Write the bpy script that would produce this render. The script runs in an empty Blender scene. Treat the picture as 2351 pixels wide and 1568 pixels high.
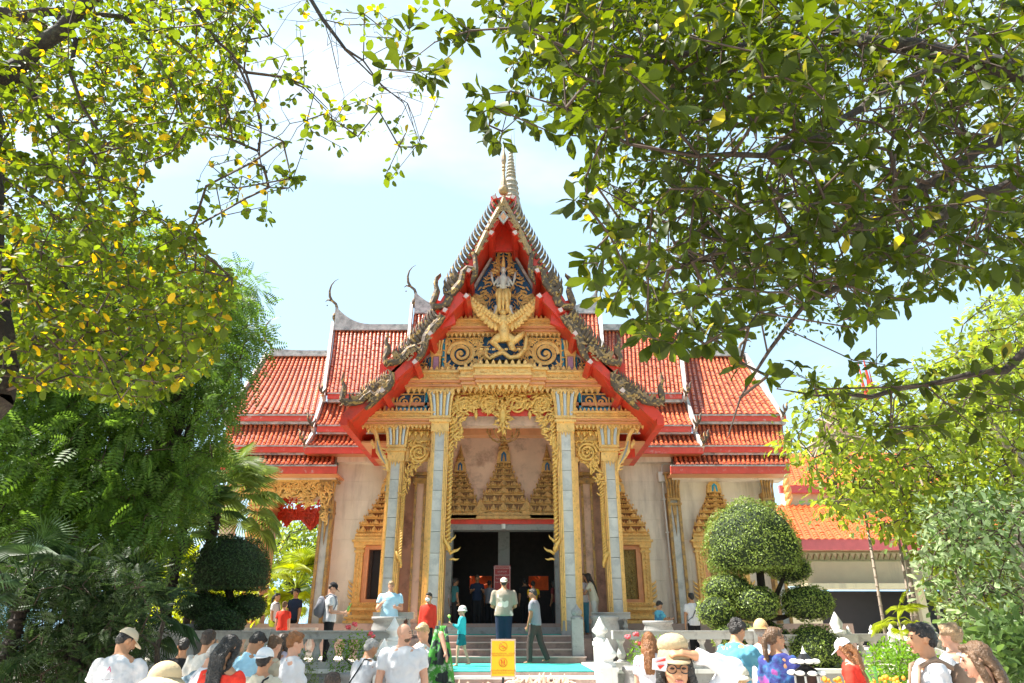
import bpy, bmesh, math, random
import numpy as np
from mathutils import Vector, Matrix, Euler
rnd = random.Random(7); rng = np.random.default_rng(7)
S = bpy.context.scene; COL = S.collection; PI = math.pi
# ---------------------------------------------------------------- camera, sky, sun, exposure
F, TH, CH = 1540.0, math.atan(656/1540), 1.72          # focal length in photo units, pitch, height
ST, CT = math.sin(TH), math.cos(TH)
cam = bpy.data.cameras.new('camera'); co = bpy.data.objects.new('camera', cam); COL.objects.link(co)
co.location = (0, 0, CH); co.rotation_euler = (PI/2+TH, 0, 0)
cam.sensor_width = 36; cam.lens = 36*F/2351; cam.clip_start = 0.05; cam.clip_end = 3000
S.camera = co
SUN_EL, SUN_AZ = math.radians(58), math.radians(-88)    # azimuth from +Y, negative = left
world = bpy.data.worlds.new('World'); S.world = world; world.use_nodes = True
nt = world.node_tree; nt.nodes.clear()
out = nt.nodes.new('ShaderNodeOutputWorld'); bg = nt.nodes.new('ShaderNodeBackground')
sky = nt.nodes.new('ShaderNodeTexSky'); sky.sky_type = 'NISHITA'; sky.sun_disc = False
sky.sun_elevation = SUN_EL; sky.sun_rotation = SUN_AZ; sky.dust_density = 1.6; sky.air_density = 1.0; sky.ozone_density = 2.0
bg.inputs[1].default_value = 0.12
# pale tropical haze and thin high cloud mixed into the sky
tc = nt.nodes.new('ShaderNodeTexCoord'); mp = nt.nodes.new('ShaderNodeMapping'); mp.inputs['Scale'].default_value = (1, 1, 2.6)
mp.inputs['Location'].default_value = (1.9, .1, .2)
cn = nt.nodes.new('ShaderNodeTexNoise'); cn.inputs['Scale'].default_value = 1.3; cn.inputs['Detail'].default_value = 7; cn.inputs['Roughness'].default_value = .5
cr = nt.nodes.new('ShaderNodeValToRGB'); cr.color_ramp.elements[0].position = .50; cr.color_ramp.elements[1].position = .80
cr.color_ramp.elements[0].color = (0, 0, 0, 1); cr.color_ramp.elements[1].color = (.8, .8, .8, 1)
hz = nt.nodes.new('ShaderNodeMix'); hz.data_type = 'RGBA'; hz.inputs[0].default_value = .62; hz.inputs[7].default_value = (2.3, 3.25, 3.65, 1)
mx = nt.nodes.new('ShaderNodeMix'); mx.data_type = 'RGBA'
mx.inputs[7].default_value = (4.6, 4.7, 4.75, 1)
L = nt.links.new
L(tc.outputs['Generated'], mp.inputs[0]); L(mp.outputs[0], cn.inputs['Vector']); L(cn.outputs[0], cr.inputs[0])
L(sky.outputs[0], hz.inputs[6]); L(hz.outputs[2], mx.inputs[6])
L(cr.outputs[0], mx.inputs[0]); L(mx.outputs[2], bg.inputs[0]); L(bg.outputs[0], out.inputs[0])
sl = bpy.data.lights.new('sun', 'SUN'); sl.energy = 5.0; sl.angle = math.radians(.53); sl.color = (1, .955, .87)
so = bpy.data.objects.new('sun', sl); COL.objects.link(so)
sd = Vector((math.sin(SUN_AZ)*math.cos(SUN_EL), math.cos(SUN_AZ)*math.cos(SUN_EL), math.sin(SUN_EL)))
so.rotation_euler = sd.to_track_quat('Z', 'Y').to_euler()
S.view_settings.view_transform = 'Standard'; S.view_settings.look = 'None'; S.view_settings.gamma = 1
S.view_settings.use_curve_mapping = False; S.view_settings.exposure = 1.62
S.cycles.max_bounces = 8; S.cycles.diffuse_bounces = 4; S.cycles.transmission_bounces = 4; S.cycles.transparent_max_bounces = 8
S.cycles.use_denoising = True
XC = -0.27                                             # the temple's axis
# ---------------------------------------------------------------- helpers
def W(x, y, D):
    u = (x-1175.5)/F; v = (784-y)/F; d = CT-v*ST
    return Vector((D*u/d, D, CH+D*(ST+v*CT)/d))
def ZY(y, D): return W(0, y, D).z
def crop(ox, oy, s): return lambda x, y: ((ox+x/s)/1.0208, (oy+y/s)/1.0208)
def mirror(p): return Vector((2*XC-p[0], p[1], p[2]))
def empty(name, loc=(0, 0, 0), label=None, cat=None, group=None, rz=0):
    o = bpy.data.objects.new(name, None); COL.objects.link(o); o.location = loc; o.rotation_euler = (0, 0, rz)
    o.empty_display_size = .2
    return tag(o, label, cat, group)
def tag(o, label=None, cat=None, group=None, kind=None):
    if label: o['label'] = label
    if cat: o['category'] = cat
    if group: o['group'] = group
    if kind: o['kind'] = kind
    return o
def obj(name, me, parent=None, mat=None, kind=None):
    if mat is not None and not me.materials: me.materials.append(mat)
    o = bpy.data.objects.new(name, me); COL.objects.link(o)
    if parent is not None: o.parent = parent
    if kind: o['kind'] = kind
    return o
class MB:
    """collects shapes into one mesh"""
    def __init__(s): s.v = []; s.f = []; s.m = []; s.cur = 0
    def add(s, vs, fs):
        b = len(s.v); s.v += [tuple(p) for p in vs]
        for f in fs: s.f.append([b+i for i in f]); s.m.append(s.cur)
        return s
    def box(s, x0, x1, y0, y1, z0, z1, M=None, tx=0, ty=0):
        """box; tx, ty pull the top in"""
        v = [(x0, y0, z0), (x1, y0, z0), (x1, y1, z0), (x0, y1, z0), (x0+tx, y0+ty, z1), (x1-tx, y0+ty, z1), (x1-tx, y1-ty, z1), (x0+tx, y1-ty, z1)]
        if M is not None: v = [M @ Vector(p) for p in v]
        return s.add(v, [(0, 3, 2, 1), (4, 5, 6, 7), (0, 1, 5, 4), (1, 2, 6, 5), (2, 3, 7, 6), (3, 0, 4, 7)])
    def prism(s, pts, y0, y1, inset=0):
        """polygon in the XZ plane (list of (x,z)) pushed from y0 (front) to y1"""
        n = len(pts); cx = sum(p[0] for p in pts)/n; cz = sum(p[1] for p in pts)/n
        a = [(cx+(p[0]-cx)*(1-inset), y0, cz+(p[1]-cz)*(1-inset)) for p in pts]; b = [(p[0], y1, p[1]) for p in pts]
        s.add(a+b, [tuple(range(n)), tuple(range(2*n-1, n-1, -1))]+[(i, i+n, (i+1) % n+n, (i+1) % n) for i in range(n)])
        return s
    def lathe(s, prof, c=(0, 0, 0), seg=12, sq=False, M=None, sx=1, sy=1):
        """prof = [(r,z)...]; sq = four-sided"""
        if sq: seg = 4
        vs = []; off = PI/4 if sq else 0; k = math.sqrt(2) if sq else 1
        for r, z in prof:
            for i in range(seg):
                a = off+2*PI*i/seg; p = Vector((r*k*math.cos(a)*sx, r*k*math.sin(a)*sy, z))
                if M is not None: p = M @ p
                vs.append((c[0]+p[0], c[1]+p[1], c[2]+p[2]))
        fs = [(j*seg+i, j*seg+(i+1) % seg, (j+1)*seg+(i+1) % seg, (j+1)*seg+i) for j in range(len(prof)-1) for i in range(seg)]
        fs.append(tuple(range(seg-1, -1, -1))); fs.append(tuple((len(prof)-1)*seg+i for i in range(seg)))
        return s.add(vs, fs)
    def tube(s, pts, rad, seg=6, flat=None, cap=True):
        """pts 3D, rad number or list; flat=(axis Vector, factor) squashes"""
        n = len(pts); pts = [Vector(p) for p in pts]
        if not hasattr(rad, '__len__'): rad = [rad]*n
        up = None; vs = []
        for i, p in enumerate(pts):
            t = (pts[min(i+1, n-1)]-pts[max(i-1, 0)])
            if t.length < 1e-9: t = Vector((0, 0, 1))
            t.normalize()
            if up is None: up = t.orthogonal().normalized()
            else:
                up = (up-t*up.dot(t))
                if up.length < 1e-6: up = t.orthogonal()
                up.normalize()
            w = t.cross(up)
            for k in range(seg):
                a = 2*PI*k/seg; d = (up*math.cos(a)+w*math.sin(a))*rad[i]
                if flat is not None: d = d-flat[0]*(d.dot(flat[0])*(1-flat[1]))
                vs.append(p+d)
        fs = [(j*seg+i, j*seg+(i+1) % seg, (j+1)*seg+(i+1) % seg, (j+1)*seg+i) for j in range(n-1) for i in range(seg)]
        if cap: fs.append(tuple(range(seg-1, -1, -1))); fs.append(tuple((n-1)*seg+i for i in range(seg)))
        return s.add(vs, fs)
    def ball(s, c, r, seg=10, rings=6, sc=(1, 1, 1), M=None):
        vs = []; 
        for j in range(rings+1):
            th = PI*j/rings
            for i in range(seg):
                a = 2*PI*i/seg; p = Vector((r*math.sin(th)*math.cos(a)*sc[0], r*math.sin(th)*math.sin(a)*sc[1], -r*math.cos(th)*sc[2]))
                if M is not None: p = M @ p
                vs.append((c[0]+p[0], c[1]+p[1], c[2]+p[2]))
        fs = [(j*seg+i, j*seg+(i+1) % seg, (j+1)*seg+(i+1) % seg, (j+1)*seg+i) for j in range(rings) for i in range(seg)]
        return s.add(vs, fs)
    def mir(s):
        """mirror what is collected so far about the temple's axis"""
        n = len(s.v); nf = len(s.f)
        s.v += [(2*XC-p[0], p[1], p[2]) for p in s.v[:n]]
        s.f += [[n+i for i in reversed(f)] for f in s.f[:nf]]; s.m += s.m[:nf]
        return s
    def build(s, name, mat=None, parent=None, kind=None, smooth=False, mats=None):
        me = bpy.data.meshes.new(name); me.from_pydata(s.v, [], s.f)
        for m in (mats or ([mat] if mat else [])): me.materials.append(m)
        if mats: me.polygons.foreach_set('material_index', s.m)
        if smooth: me.polygons.foreach_set('use_smooth', [True]*len(me.polygons))
        me.validate(); me.update()
        bm = bmesh.new(); bm.from_mesh(me); bmesh.ops.recalc_face_normals(bm, faces=bm.faces); bm.to_mesh(me); bm.free()
        return obj(name, me, parent, None, kind)
def cam_copy(o, loc=None, rz=None, label=None, sc=None, group=None):
    """copy a thing with its parts and sub-parts"""
    r = o.copy(); COL.objects.link(r)
    if loc is not None: r.location = loc
    if rz is not None: r.rotation_euler = (0, 0, rz)
    if sc is not None: r.scale = (sc, sc, sc)
    if label: r['label'] = label
    if group: r['group'] = group
    for ch in list(o.children):
        c = ch.copy(); COL.objects.link(c); c.parent = r
        for g in ch.children:
            d = g.copy(); COL.objects.link(d); d.parent = c
    return r
# ---------------------------------------------------------------- materials
MATS = {}
def mat(name, col, rough=.6, var=.12, scale=4, bump=.0, bscale=30, metal=0, spec=.5, dirt=None, dirtamt=.5, dscale=3, island=0, streak=0, trans=0, hue=0, emit=0, coat=0, col2=None, wave=None):
    m = bpy.data.materials.new(name); m.use_nodes = True; n = m.node_tree; P = n.nodes['Principled BSDF']; l = n.links.new
    P.inputs['Roughness'].default_value = rough; P.inputs['Metallic'].default_value = metal; P.inputs['Specular IOR Level'].default_value = spec
    P.inputs['Coat Weight'].default_value = coat
    t = n.nodes.new('ShaderNodeTexCoord'); c4 = (*col, 1)
    nz = n.nodes.new('ShaderNodeTexNoise'); nz.inputs['Scale'].default_value = scale; nz.inputs['Detail'].default_value = 6; nz.inputs['Roughness'].default_value = .65
    l(t.outputs['Object'], nz.inputs['Vector'])
    mr = n.nodes.new('ShaderNodeMapRange'); mr.inputs[1].default_value = .3; mr.inputs[2].default_value = .7; mr.inputs[3].default_value = 1-var; mr.inputs[4].default_value = 1+var
    l(nz.outputs[0], mr.inputs[0])
    hs = n.nodes.new('ShaderNodeHueSaturation'); hs.inputs['Color'].default_value = c4; l(mr.outputs[0], hs.inputs['Value'])
    if island:
        g = n.nodes.new('ShaderNodeNewGeometry'); oi = n.nodes.new('ShaderNodeObjectInfo')
        ad = n.nodes.new('ShaderNodeMath'); ad.operation = 'ADD'; l(g.outputs['Random Per Island'], ad.inputs[0]); l(oi.outputs['Random'], ad.inputs[1])
        fr = n.nodes.new('ShaderNodeMath'); fr.operation = 'FRACT'; l(ad.outputs[0], fr.inputs[0])
        m2 = n.nodes.new('ShaderNodeMapRange'); m2.inputs[3].default_value = 1-island; m2.inputs[4].default_value = 1+island; l(fr.outputs[0], m2.inputs[0])
        mu = n.nodes.new('ShaderNodeMath'); mu.operation = 'MULTIPLY'; l(m2.outputs[0], mu.inputs[0]); l(mr.outputs[0], mu.inputs[1]); l(mu.outputs[0], hs.inputs['Value'])
        if col2:
            mc = n.nodes.new('ShaderNodeMix'); mc.data_type = 'RGBA'; mc.inputs[6].default_value = c4; mc.inputs[7].default_value = (*col2[0], 1)
            gt = n.nodes.new('ShaderNodeMapRange'); gt.inputs[1].default_value = col2[1]; gt.inputs[2].default_value = min(1, col2[1]+.12)
            f3 = n.nodes.new('ShaderNodeMath'); f3.operation = 'MULTIPLY'; f3.inputs[1].default_value = 7.31; l(fr.outputs[0], f3.inputs[0])
            f4 = n.nodes.new('ShaderNodeMath'); f4.operation = 'FRACT'; l(f3.outputs[0], f4.inputs[0]); l(f4.outputs[0], gt.inputs[0]); l(gt.outputs[0], mc.inputs[0]); l(mc.outputs[2], hs.inputs['Color'])
    last = hs.outputs[0]
    if dirt:
        n2 = n.nodes.new('ShaderNodeTexNoise'); n2.inputs['Scale'].default_value = dscale; n2.inputs['Detail'].default_value = 8; n2.inputs['Roughness'].default_value = .7
        mpp = n.nodes.new('ShaderNodeMapping'); mpp.inputs['Scale'].default_value = (1, 1, .12 if streak else 1); l(t.outputs['Object'], mpp.inputs[0]); l(mpp.outputs[0], n2.inputs['Vector'])
        rr = n.nodes.new('ShaderNodeMapRange'); rr.inputs[1].default_value = .62-.25*dirtamt; rr.inputs[2].default_value = .72; l(n2.outputs[0], rr.inputs[0])
        md = n.nodes.new('ShaderNodeMix'); md.data_type = 'RGBA'; md.inputs[7].default_value = (*dirt, 1); l(rr.outputs[0], md.inputs[0]); l(last, md.inputs[6]); last = md.outputs[2]
    if wave:   # second colour in blotches: (colour, scale, threshold)
        n3 = n.nodes.new('ShaderNodeTexNoise'); n3.inputs['Scale'].default_value = wave[1]; n3.inputs['Detail'].default_value = 2; l(t.outputs['Object'], n3.inputs['Vector'])
        r3 = n.nodes.new('ShaderNodeMapRange'); r3.inputs[1].default_value = wave[2]; r3.inputs[2].default_value = wave[2]+.04; l(n3.outputs[0], r3.inputs[0])
        m3 = n.nodes.new('ShaderNodeMix'); m3.data_type = 'RGBA'; m3.inputs[7].default_value = (*wave[0], 1); l(r3.outputs[0], m3.inputs[0]); l(last, m3.inputs[6]); last = m3.outputs[2]
    l(last, P.inputs['Base Color'])
    if bump:
        nb = n.nodes.new('ShaderNodeTexNoise'); nb.inputs['Scale'].default_value = bscale; nb.inputs['Detail'].default_value = 5; l(t.outputs['Object'], nb.inputs['Vector'])
        b = n.nodes.new('ShaderNodeBump'); b.inputs['Strength'].default_value = bump; b.inputs['Distance'].default_value = .02; l(nb.outputs[0], b.inputs['Height']); l(b.outputs[0], P.inputs['Normal'])
    if trans:
        tr = n.nodes.new('ShaderNodeBsdfTranslucent'); ms = n.nodes.new('ShaderNodeMixShader'); ms.inputs[0].default_value = trans
        h2 = n.nodes.new('ShaderNodeHueSaturation'); h2.inputs['Saturation'].default_value = 1.1; h2.inputs['Value'].default_value = 2.4; h2.inputs['Hue'].default_value = .485; l(last, h2.inputs['Color']); l(h2.outputs[0], tr.inputs['Color'])
        o = n.nodes['Material Output']; l(P.outputs[0], ms.inputs[1]); l(tr.outputs[0], ms.inputs[2]); l(ms.outputs[0], o.inputs['Surface'])
    if emit: P.inputs['Emission Color'].default_value = c4; P.inputs['Emission Strength'].default_value = emit
    MATS[name] = m; return m
GOLD = mat('gold_paint', (.88, .53, .17), .42, .2, 5, .5, 45, .12, .6, dirt=(.30, .14, .05), dirtamt=.28, dscale=13)
GOLDD = mat('aged_gold', (.55, .31, .09), .5, .25, 6, .5, 40, .1, .5, dirt=(.13, .10, .09), dirtamt=.75, dscale=7)
NAGA = mat('weathered_naga_carving', (.15, .095, .055), .7, .3, 8, .7, 35, .1, .5, dirt=(.055, .045, .045), dirtamt=.8, dscale=10, wave=((.46, .27, .08), 9, .57))
BARGE = mat('weathered_gilt_board', (.46, .27, .10), .6, .3, 7, .8, 30, .05, .5, dirt=(.14, .12, .12), dirtamt=.8, dscale=6)
SALMON = mat('salmon_paint', (.74, .33, .16), .5, .1, 4)
CARVB = mat('carved_brown_soffit', (.40, .17, .06), .6, .35, 9, .8, 30, dirt=(.16, .04, .03), dirtamt=.7, dscale=7)
SPIRE = mat('weathered_spire', (.42, .35, .26), .7, .2, 6, .5, 20, dirt=(.14, .12, .11), dirtamt=.7, dscale=5)
PINKW = mat('pinkish_plaster', (.72, .52, .48), .7, .1, 6)
MAROON = mat('maroon_gap_shade', (.34, .13, .05), .7, .25, 6)  # window pediment backing, crevice shade put into its colour
UMBER = mat('umber_gap_shade', (.32, .17, .08), .75, .3, 6)  # door pediment backing, dark to paint the shade of the gaps
BRONZ = mat('warm_bronze_gilt', (.66, .38, .13), .5, .22, 6, .5, 40, .1, .5, dirt=(.24, .13, .06), dirtamt=.35, dscale=8)
RED = mat('red_paint', (.74, .05, .022), .42, .12, 3, .1, 20, dirt=(.34, .05, .03), dirtamt=.6, dscale=3)
REDF = mat('worn_red_fascia', (.74, .085, .055), .5, .12, 4, .1, 25, dirt=(.70, .50, .46), dirtamt=.22, dscale=5)
WHITEF = mat('weathered_white_ridge', (.58, .53, .49), .7, .1, 5, .3, 30, dirt=(.15, .14, .14), dirtamt=.72, dscale=4)
WHITE = mat('white_paint', (.76, .74, .70), .55, .06, 4, .1, 30, dirt=(.45, .42, .38), dirtamt=.3, dscale=5, streak=1)
TILE = mat('glazed_clay_tile', (.60, .145, .06), .26, .16, 6, .12, 60, 0, .5, island=.32, coat=.2, dirt=(.30, .10, .06), dirtamt=.42, dscale=1.6)
TILEO = mat('orange_clay_tile', (.60, .115, .03), .45, .12, 6, .1, 60, 0, .4, island=.15)
TILED = mat('tile_bed', (.22, .03, .015), .7, .2, 5)
MARB = mat('pale_grey_marble', (.60, .57, .54), .3, .08, 3, .05, 20, 0, .5, dirt=(.34, .34, .35), dirtamt=.62, dscale=2.5, island=.09)
STONE = mat('beige_wall_stone', (.86, .74, .62), .6, .07, 2, .08, 25, dirt=(.46, .36, .29), dirtamt=.55, dscale=1.6, streak=1, island=.035)
STONEP = mat('pink_plaster_wall', (.80, .53, .40), .7, .1, 1.5, .1, 20, dirt=(.30, .15, .11), dirtamt=.5, dscale=1.4)
GREY = mat('grey_stone', (.33, .32, .31), .7, .12, 4, .3, 25, dirt=(.16, .15, .15), dirtamt=.5, dscale=4)
BALS = mat('balustrade_stone', (.46, .44, .41), .65, .1, 5, .3, 30, dirt=(.22, .20, .19), dirtamt=.45, dscale=5)
STEP = mat('brown_step_stone', (.36, .25, .21), .55, .12, 3, .2, 25, dirt=(.15, .11, .10), dirtamt=.5, dscale=3)
NOSE = mat('step_nosing', (.58, .42, .37), .5, .1, 3)
BLUE = mat('blue_glass_mosaic', (.01, .10, .24), .18, .4, 60, .6, 90, 0, .8)
CYAN = mat('cyan_glass_mosaic', (.02, .36, .62), .2, .4, 50, .5, 90, 0, .8)
PINKM = mat('pink_mosaic', (.48, .26, .40), .3, .4, 70, .5, 90)
WHITEM = mat('pale_blue_mosaic', (.55, .62, .70), .3, .15, 50, .3, 60)
DARK = mat('room_shade_black', (.018, .014, .018), .5, .3, 2)  # near-black colour painting the shade of unlit interiors
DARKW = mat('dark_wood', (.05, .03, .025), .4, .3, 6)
ORANGE = mat('orange_glow_paint', (.75, .15, .03), .6, .2, 5)  # orange glow at the back of the hall, put into colour
PALE = mat('pale_figure', (.62, .55, .48), .5, .15, 10)
ROPE = mat('gold_rope_trim', (.80, .47, .12), .4, .2, 10, .3, 40, .15, .6)
# ================================================================ THE TEMPLE
D0, DB = 19.1, 17.9       # depth of the portal front and of the barge boards
temple = empty('temple_hall', (XC, 22, 1.5), 'ornate red-roofed temple hall with tall gilded gable and marble columns', 'temple')
TM = Matrix.Translation((-XC, -22, -1.5))
def T(mb, name, m, parent=None, kind=None, smooth=False, mats=None):
    o = mb.build(name, m, None, kind, smooth, mats); o.data.transform(TM); o.parent = parent or temple; return o
def T2(mb, name, m, parent=None, kind=None, smooth=False):
    """a part and its mirror image across the temple's axis, two objects"""
    T(mb, name, m, parent, kind, smooth); r = MB(); r.v = [(2*XC-p[0], p[1], p[2]) for p in mb.v]; r.f = [list(reversed(f)) for f in mb.f]; r.m = list(mb.m)
    return T(r, name, m, parent, kind, smooth)
def both(fn):
    """run fn(side) for left (-1) and right (+1); sx maps an offset from the axis"""
    for s in (-1, 1): fn(s, lambda dx: XC+s*dx)
# ---- relief ornament
def flame(mb, x, y, z, h, ang=0, curl=1, w=.28, dep=.35):
    """a curling flame leaf growing from (x,z) in direction ang (0 = up)"""
    pts = []; rad = []; px, pz, a = x, z, ang
    n = 5
    for i in range(n+1):
        t = i/n; pts.append((px, y-.25*h*dep*math.sin(PI*t), pz)); rad.append(h*w*(.55+.9*t-1.42*t*t)*.62+.002)
        a += curl*(.55 if t < .5 else -.75)*.55; px += math.sin(a)*h/n; pz += math.cos(a)*h/n
    mb.tube(pts, rad, 5, (Vector((0, 1, 0)), dep/.6))
def scroll(mb, x, y, z, R, turns=1.6, a0=0, dr=1, w=.16, leaves=True):
    n = int(16*turns); pts = []; rad = []
    for i in range(n+1):
        t = i/n; r = R*(1-t)**.8*.92+R*.08; a = a0+dr*2*PI*turns*t
        pts.append((x+r*math.cos(a), y-.06*R*t, z+r*math.sin(a))); rad.append(R*w*(1-.45*t))
    mb.tube(pts, rad, 5, (Vector((0, 1, 0)), .6)); mb.ball((x, y-.06*R, z), R*.17, 6, 4)
    if leaves:
        k = int(7*turns)
        for i in range(k):
            t = i/k*.62; r = R*(1-t)**.8*.92; a = a0+dr*2*PI*turns*t
            flame(mb, x+r*math.cos(a), y, z+r*math.sin(a), R*.42, PI/2-a-dr*.9, -dr, .32)
def fill(mb, inside, x0, x1, z0, z1, y, size, n, swirl=3.0):
    """dense carved foliage inside a test function"""
    k = 0; tries = 0
    while k < n and tries < n*8:
        tries += 1; x = rnd.uniform(x0, x1); z = rnd.uniform(z0, z1)
        if not inside(x, z): continue
        a = math.sin(x*swirl)*2+math.cos(z*swirl)*2+rnd.uniform(-.6, .6)
        flame(mb, x, y-rnd.uniform(0, size*.25), z, size*rnd.uniform(.7, 1.25), a, rnd.choice((-1, 1)), .34); k += 1
def teeth(mb, x0, x1, y, z, h, w, up=1, dep=.05):
    n = max(1, round(abs(x1-x0)/w)); w = (x1-x0)/n
    for i in range(n):
        x = x0+w*(i+.5); 
        p = [(x-w*.46, z), (x-w*.30, z+up*h*.30), (x-w*.34, z+up*h*.42), (x, z+up*h), (x+w*.34, z+up*h*.42), (x+w*.30, z+up*h*.30), (x+w*.46, z)]
        if up*w < 0: p.reverse()
        mb.prism(p, y-dep, y, .25)
def beads(mb, x0, x1, y, z, h, w):
    n = max(1, round(abs(x1-x0)/w)); w = (x1-x0)/n
    for i in range(n):
        x = x0+w*(i+.5); l, s_ = .31*w, h*.36
        for k in range(2):
            q = (l, s_) if k == 0 else (l*.66, s_*.45)
            p = [(x-q[0], z), (x-q[0]*.7, z+q[1]), (x+q[0]*.7, z+q[1]), (x+q[0], z), (x+q[0]*.7, z-q[1]), (x-q[0]*.7, z-q[1])]
            mb.prism(p[::-1], y-.02*(k+1), y, .1)
        mb.ball((x+w/2, y, z), h*.16, 6, 4)
def cornice(x0, x1, y, z0, z1, back=.5, parent=None, topteeth=True, botteeth=True, pr=.0):
    """gold entablature between heights z0..z1 with projecting mouldings; y = front depth"""
    h = z1-z0; g = MB(); s_ = MB()
    lay = [(0, .10, .02), (.10, .20, .09), (.20, .30, .05), (.30, .42, .15), (.42, .50, .19), (.50, .82, .12), (.82, .92, .20), (.92, 1, .15)]
    for a, b, p in lay:
        m = s_ if a in (.10, .30) else g
        m.box(x0-p*.6, x1+p*.6, y-p-pr, y+back-p*.02, z0+a*h+.0006, z0+b*h)
    beads(g, x0, x1, y-.12-pr, z0+.66*h, .30*h, .30*h*1.9)
    T(g, 'cornice', GOLD, parent); T(s_, 'cornice_stripe', SALMON, parent)
    t = MB()
    if topteeth: teeth(t, x0, x1, y-.08-pr, z1, h*.30, h*.30, 1)
    if botteeth: teeth(t, x0, x1, y-.02-pr, z0, h*.33, h*.30, -1)
    if t.v: T(t, 'lotus_tooth', GOLD, parent, 'stuff')
# ---- base: platform of the porch and floor
b = MB()
b.box(XC-3.9, XC+3.9, 18.95, 22.0, .9, 1.53)
b.box(XC-10.2, XC+10.2, 21.2, 32, .9, 1.82)
T(b, 'plinth', STEP)
b = MB(); b.box(XC-2.55, XC+2.55, 20.4, 22.0, 1.53, 1.63).box(XC-2.4, XC+2.4, 20.75, 22.0, 1.63, 1.72); T(b, 'threshold_step', GREY)
# ---- columns
def column(cx, y, z0, z1, capz, w, blocks, front=True, mw=.52, label=None, tall=True):
    """square marble column with gilded corner mouldings; capz = height where the capital starts"""
    c = empty('column', (cx-XC, y-22, 0)); c.parent = temple; c.location.z = -1.5
    L2 = Matrix.Translation((-cx, -y, 0))
    def P(mb, n, m, kind=None): o = mb.build(n, m, None, kind); o.data.transform(L2); o.parent = c; return o
    h = w/2; zs = [z0+.35+(capz-.3-z0-.35)*i/blocks for i in range(blocks+1)]; ba = 1.03
    for i in range(blocks):
        b = MB(); g = .006; b.box(cx-h*mw, cx+h*mw, y-.0+.015, y+w-.015, zs[i]+g, zs[i+1]-g)
        P(b, 'marble_block', MARB)
    for sx in (-1, 1):
        b = MB()
        for k in range(3):
            a0 = h*(mw+(1-mw)*k/3); a1 = h*(mw+(1-mw)*(k+.86)/3); yy = (-.02, .02, .07)[k]
            b.box(min(cx+sx*a0, cx+sx*a1), max(cx+sx*a0, cx+sx*a1), y+yy, y+w-yy, z0, capz)
        P(b, 'corner_moulding', GOLD)
    b = MB(); b.box(cx-h*1.02, cx+h*1.02, y-.03, y+w+.02, z0, z0+.10).box(cx-h*.95, cx+h*.95, y+.005, y+w, z0+.10, z0+.35, tx=.02, ty=.0)
    P(b, 'base', GREY)
    # neck ornament, collar, petals, abacus
    b = MB(); b.box(cx-h*1.0, cx+h*1.0, y-.025, y+w, capz-.30, capz-.02)
    for k in (-1, 0, 1): b.prism([(cx+k*h*.35-h*.17, capz-.30), (cx+k*h*.35, capz-.47+.07*abs(k)), (cx+k*h*.35+h*.17, capz-.30)], y-.04, y+.02)
    for zz, hh, ex in ((capz-.02, .07, 1.22), (capz+.05, .05, 1.05), (capz+.10, .07, 1.18)):
        b.box(cx-h*ex, cx+h*ex, y-h*(ex-1)-.03, y+w+.02, zz, zz+hh)
    P(b, 'collar', GOLD)
    n = 7 if tall else 7; pt = MB(); pw = MB(); hz = z1-capz-.17
    for k in range(n):
        xx = cx+(k-(n-1)/2)/(n-1)*w*1.02; fl = 1.0+.42; xt = cx+(xx-cx)*fl
        pts = [(xx, y-.03, capz+.17), (xx+(xt-xx)*.15, y-.06, capz+.17+hz*.4), (xx+(xt-xx)*.55, y-.12, capz+.17+hz*.78), (xt, y-.2, z1-.04)]
        (pw if k % 2 else pt).tube(pts, [w*.085, w*.088, w*.092, w*.10], 5)
    pt.box(cx-h*1.0, cx+h*1.0, y+.01, y+w, capz+.17, z1-.03); pt.box(cx-h*1.5, cx+h*1.5, y-.24, y+w, z1-.05, z1)
    teeth(pt, cx-h*1.4, cx+h*1.4, y-.22, z1-.05, .1, .1, -1, .04)
    P(pt, 'capital', GOLD); P(pw, 'capital_petal', WHITEM)
    return c
zi0, zi1 = 1.53, ZY(900, D0)
column(XC-1.84, D0, zi0, zi1, ZY(968, D0), .52, 9); column(XC+1.84, D0, zi0, zi1, ZY(968, D0), .52, 9)
zo1 = ZY(976, D0+.3)
column(XC-3.13, D0+.3, zi0, zo1, ZY(1035, D0+.3), .50, 8); column(XC+3.13, D0+.3, zi0, zo1, ZY(1035, D0+.3), .50, 8)
# rear pilasters of the porch, standing at the door wall
for s_ in (-1, 1):
    for dx, wd in ((2.62, .34), (3.35, .3)):
        b = MB(); cx = XC+s_*dx; b.box(cx-wd/2, cx+wd/2, 21.3, 21.9, 1.72, 6.6)
        T(b, 'pilaster', STONEP)
        b = MB(); 
        for k in (-1, 1): b.box(cx+k*wd*.42-.035, cx+k*wd*.42+.035, 21.26, 21.4, 1.72, 6.2)
        b.box(cx-wd*.7, cx+wd*.7, 21.15, 21.9, 5.9, 6.05).box(cx-wd*.62, cx+wd*.62, 21.2, 21.9, 6.15, 6.25).box(cx-wd*.8, cx+wd*.8, 21.1, 21.9, 6.6, 6.72)
        T(b, 'pilaster_trim', GOLDD)
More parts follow.
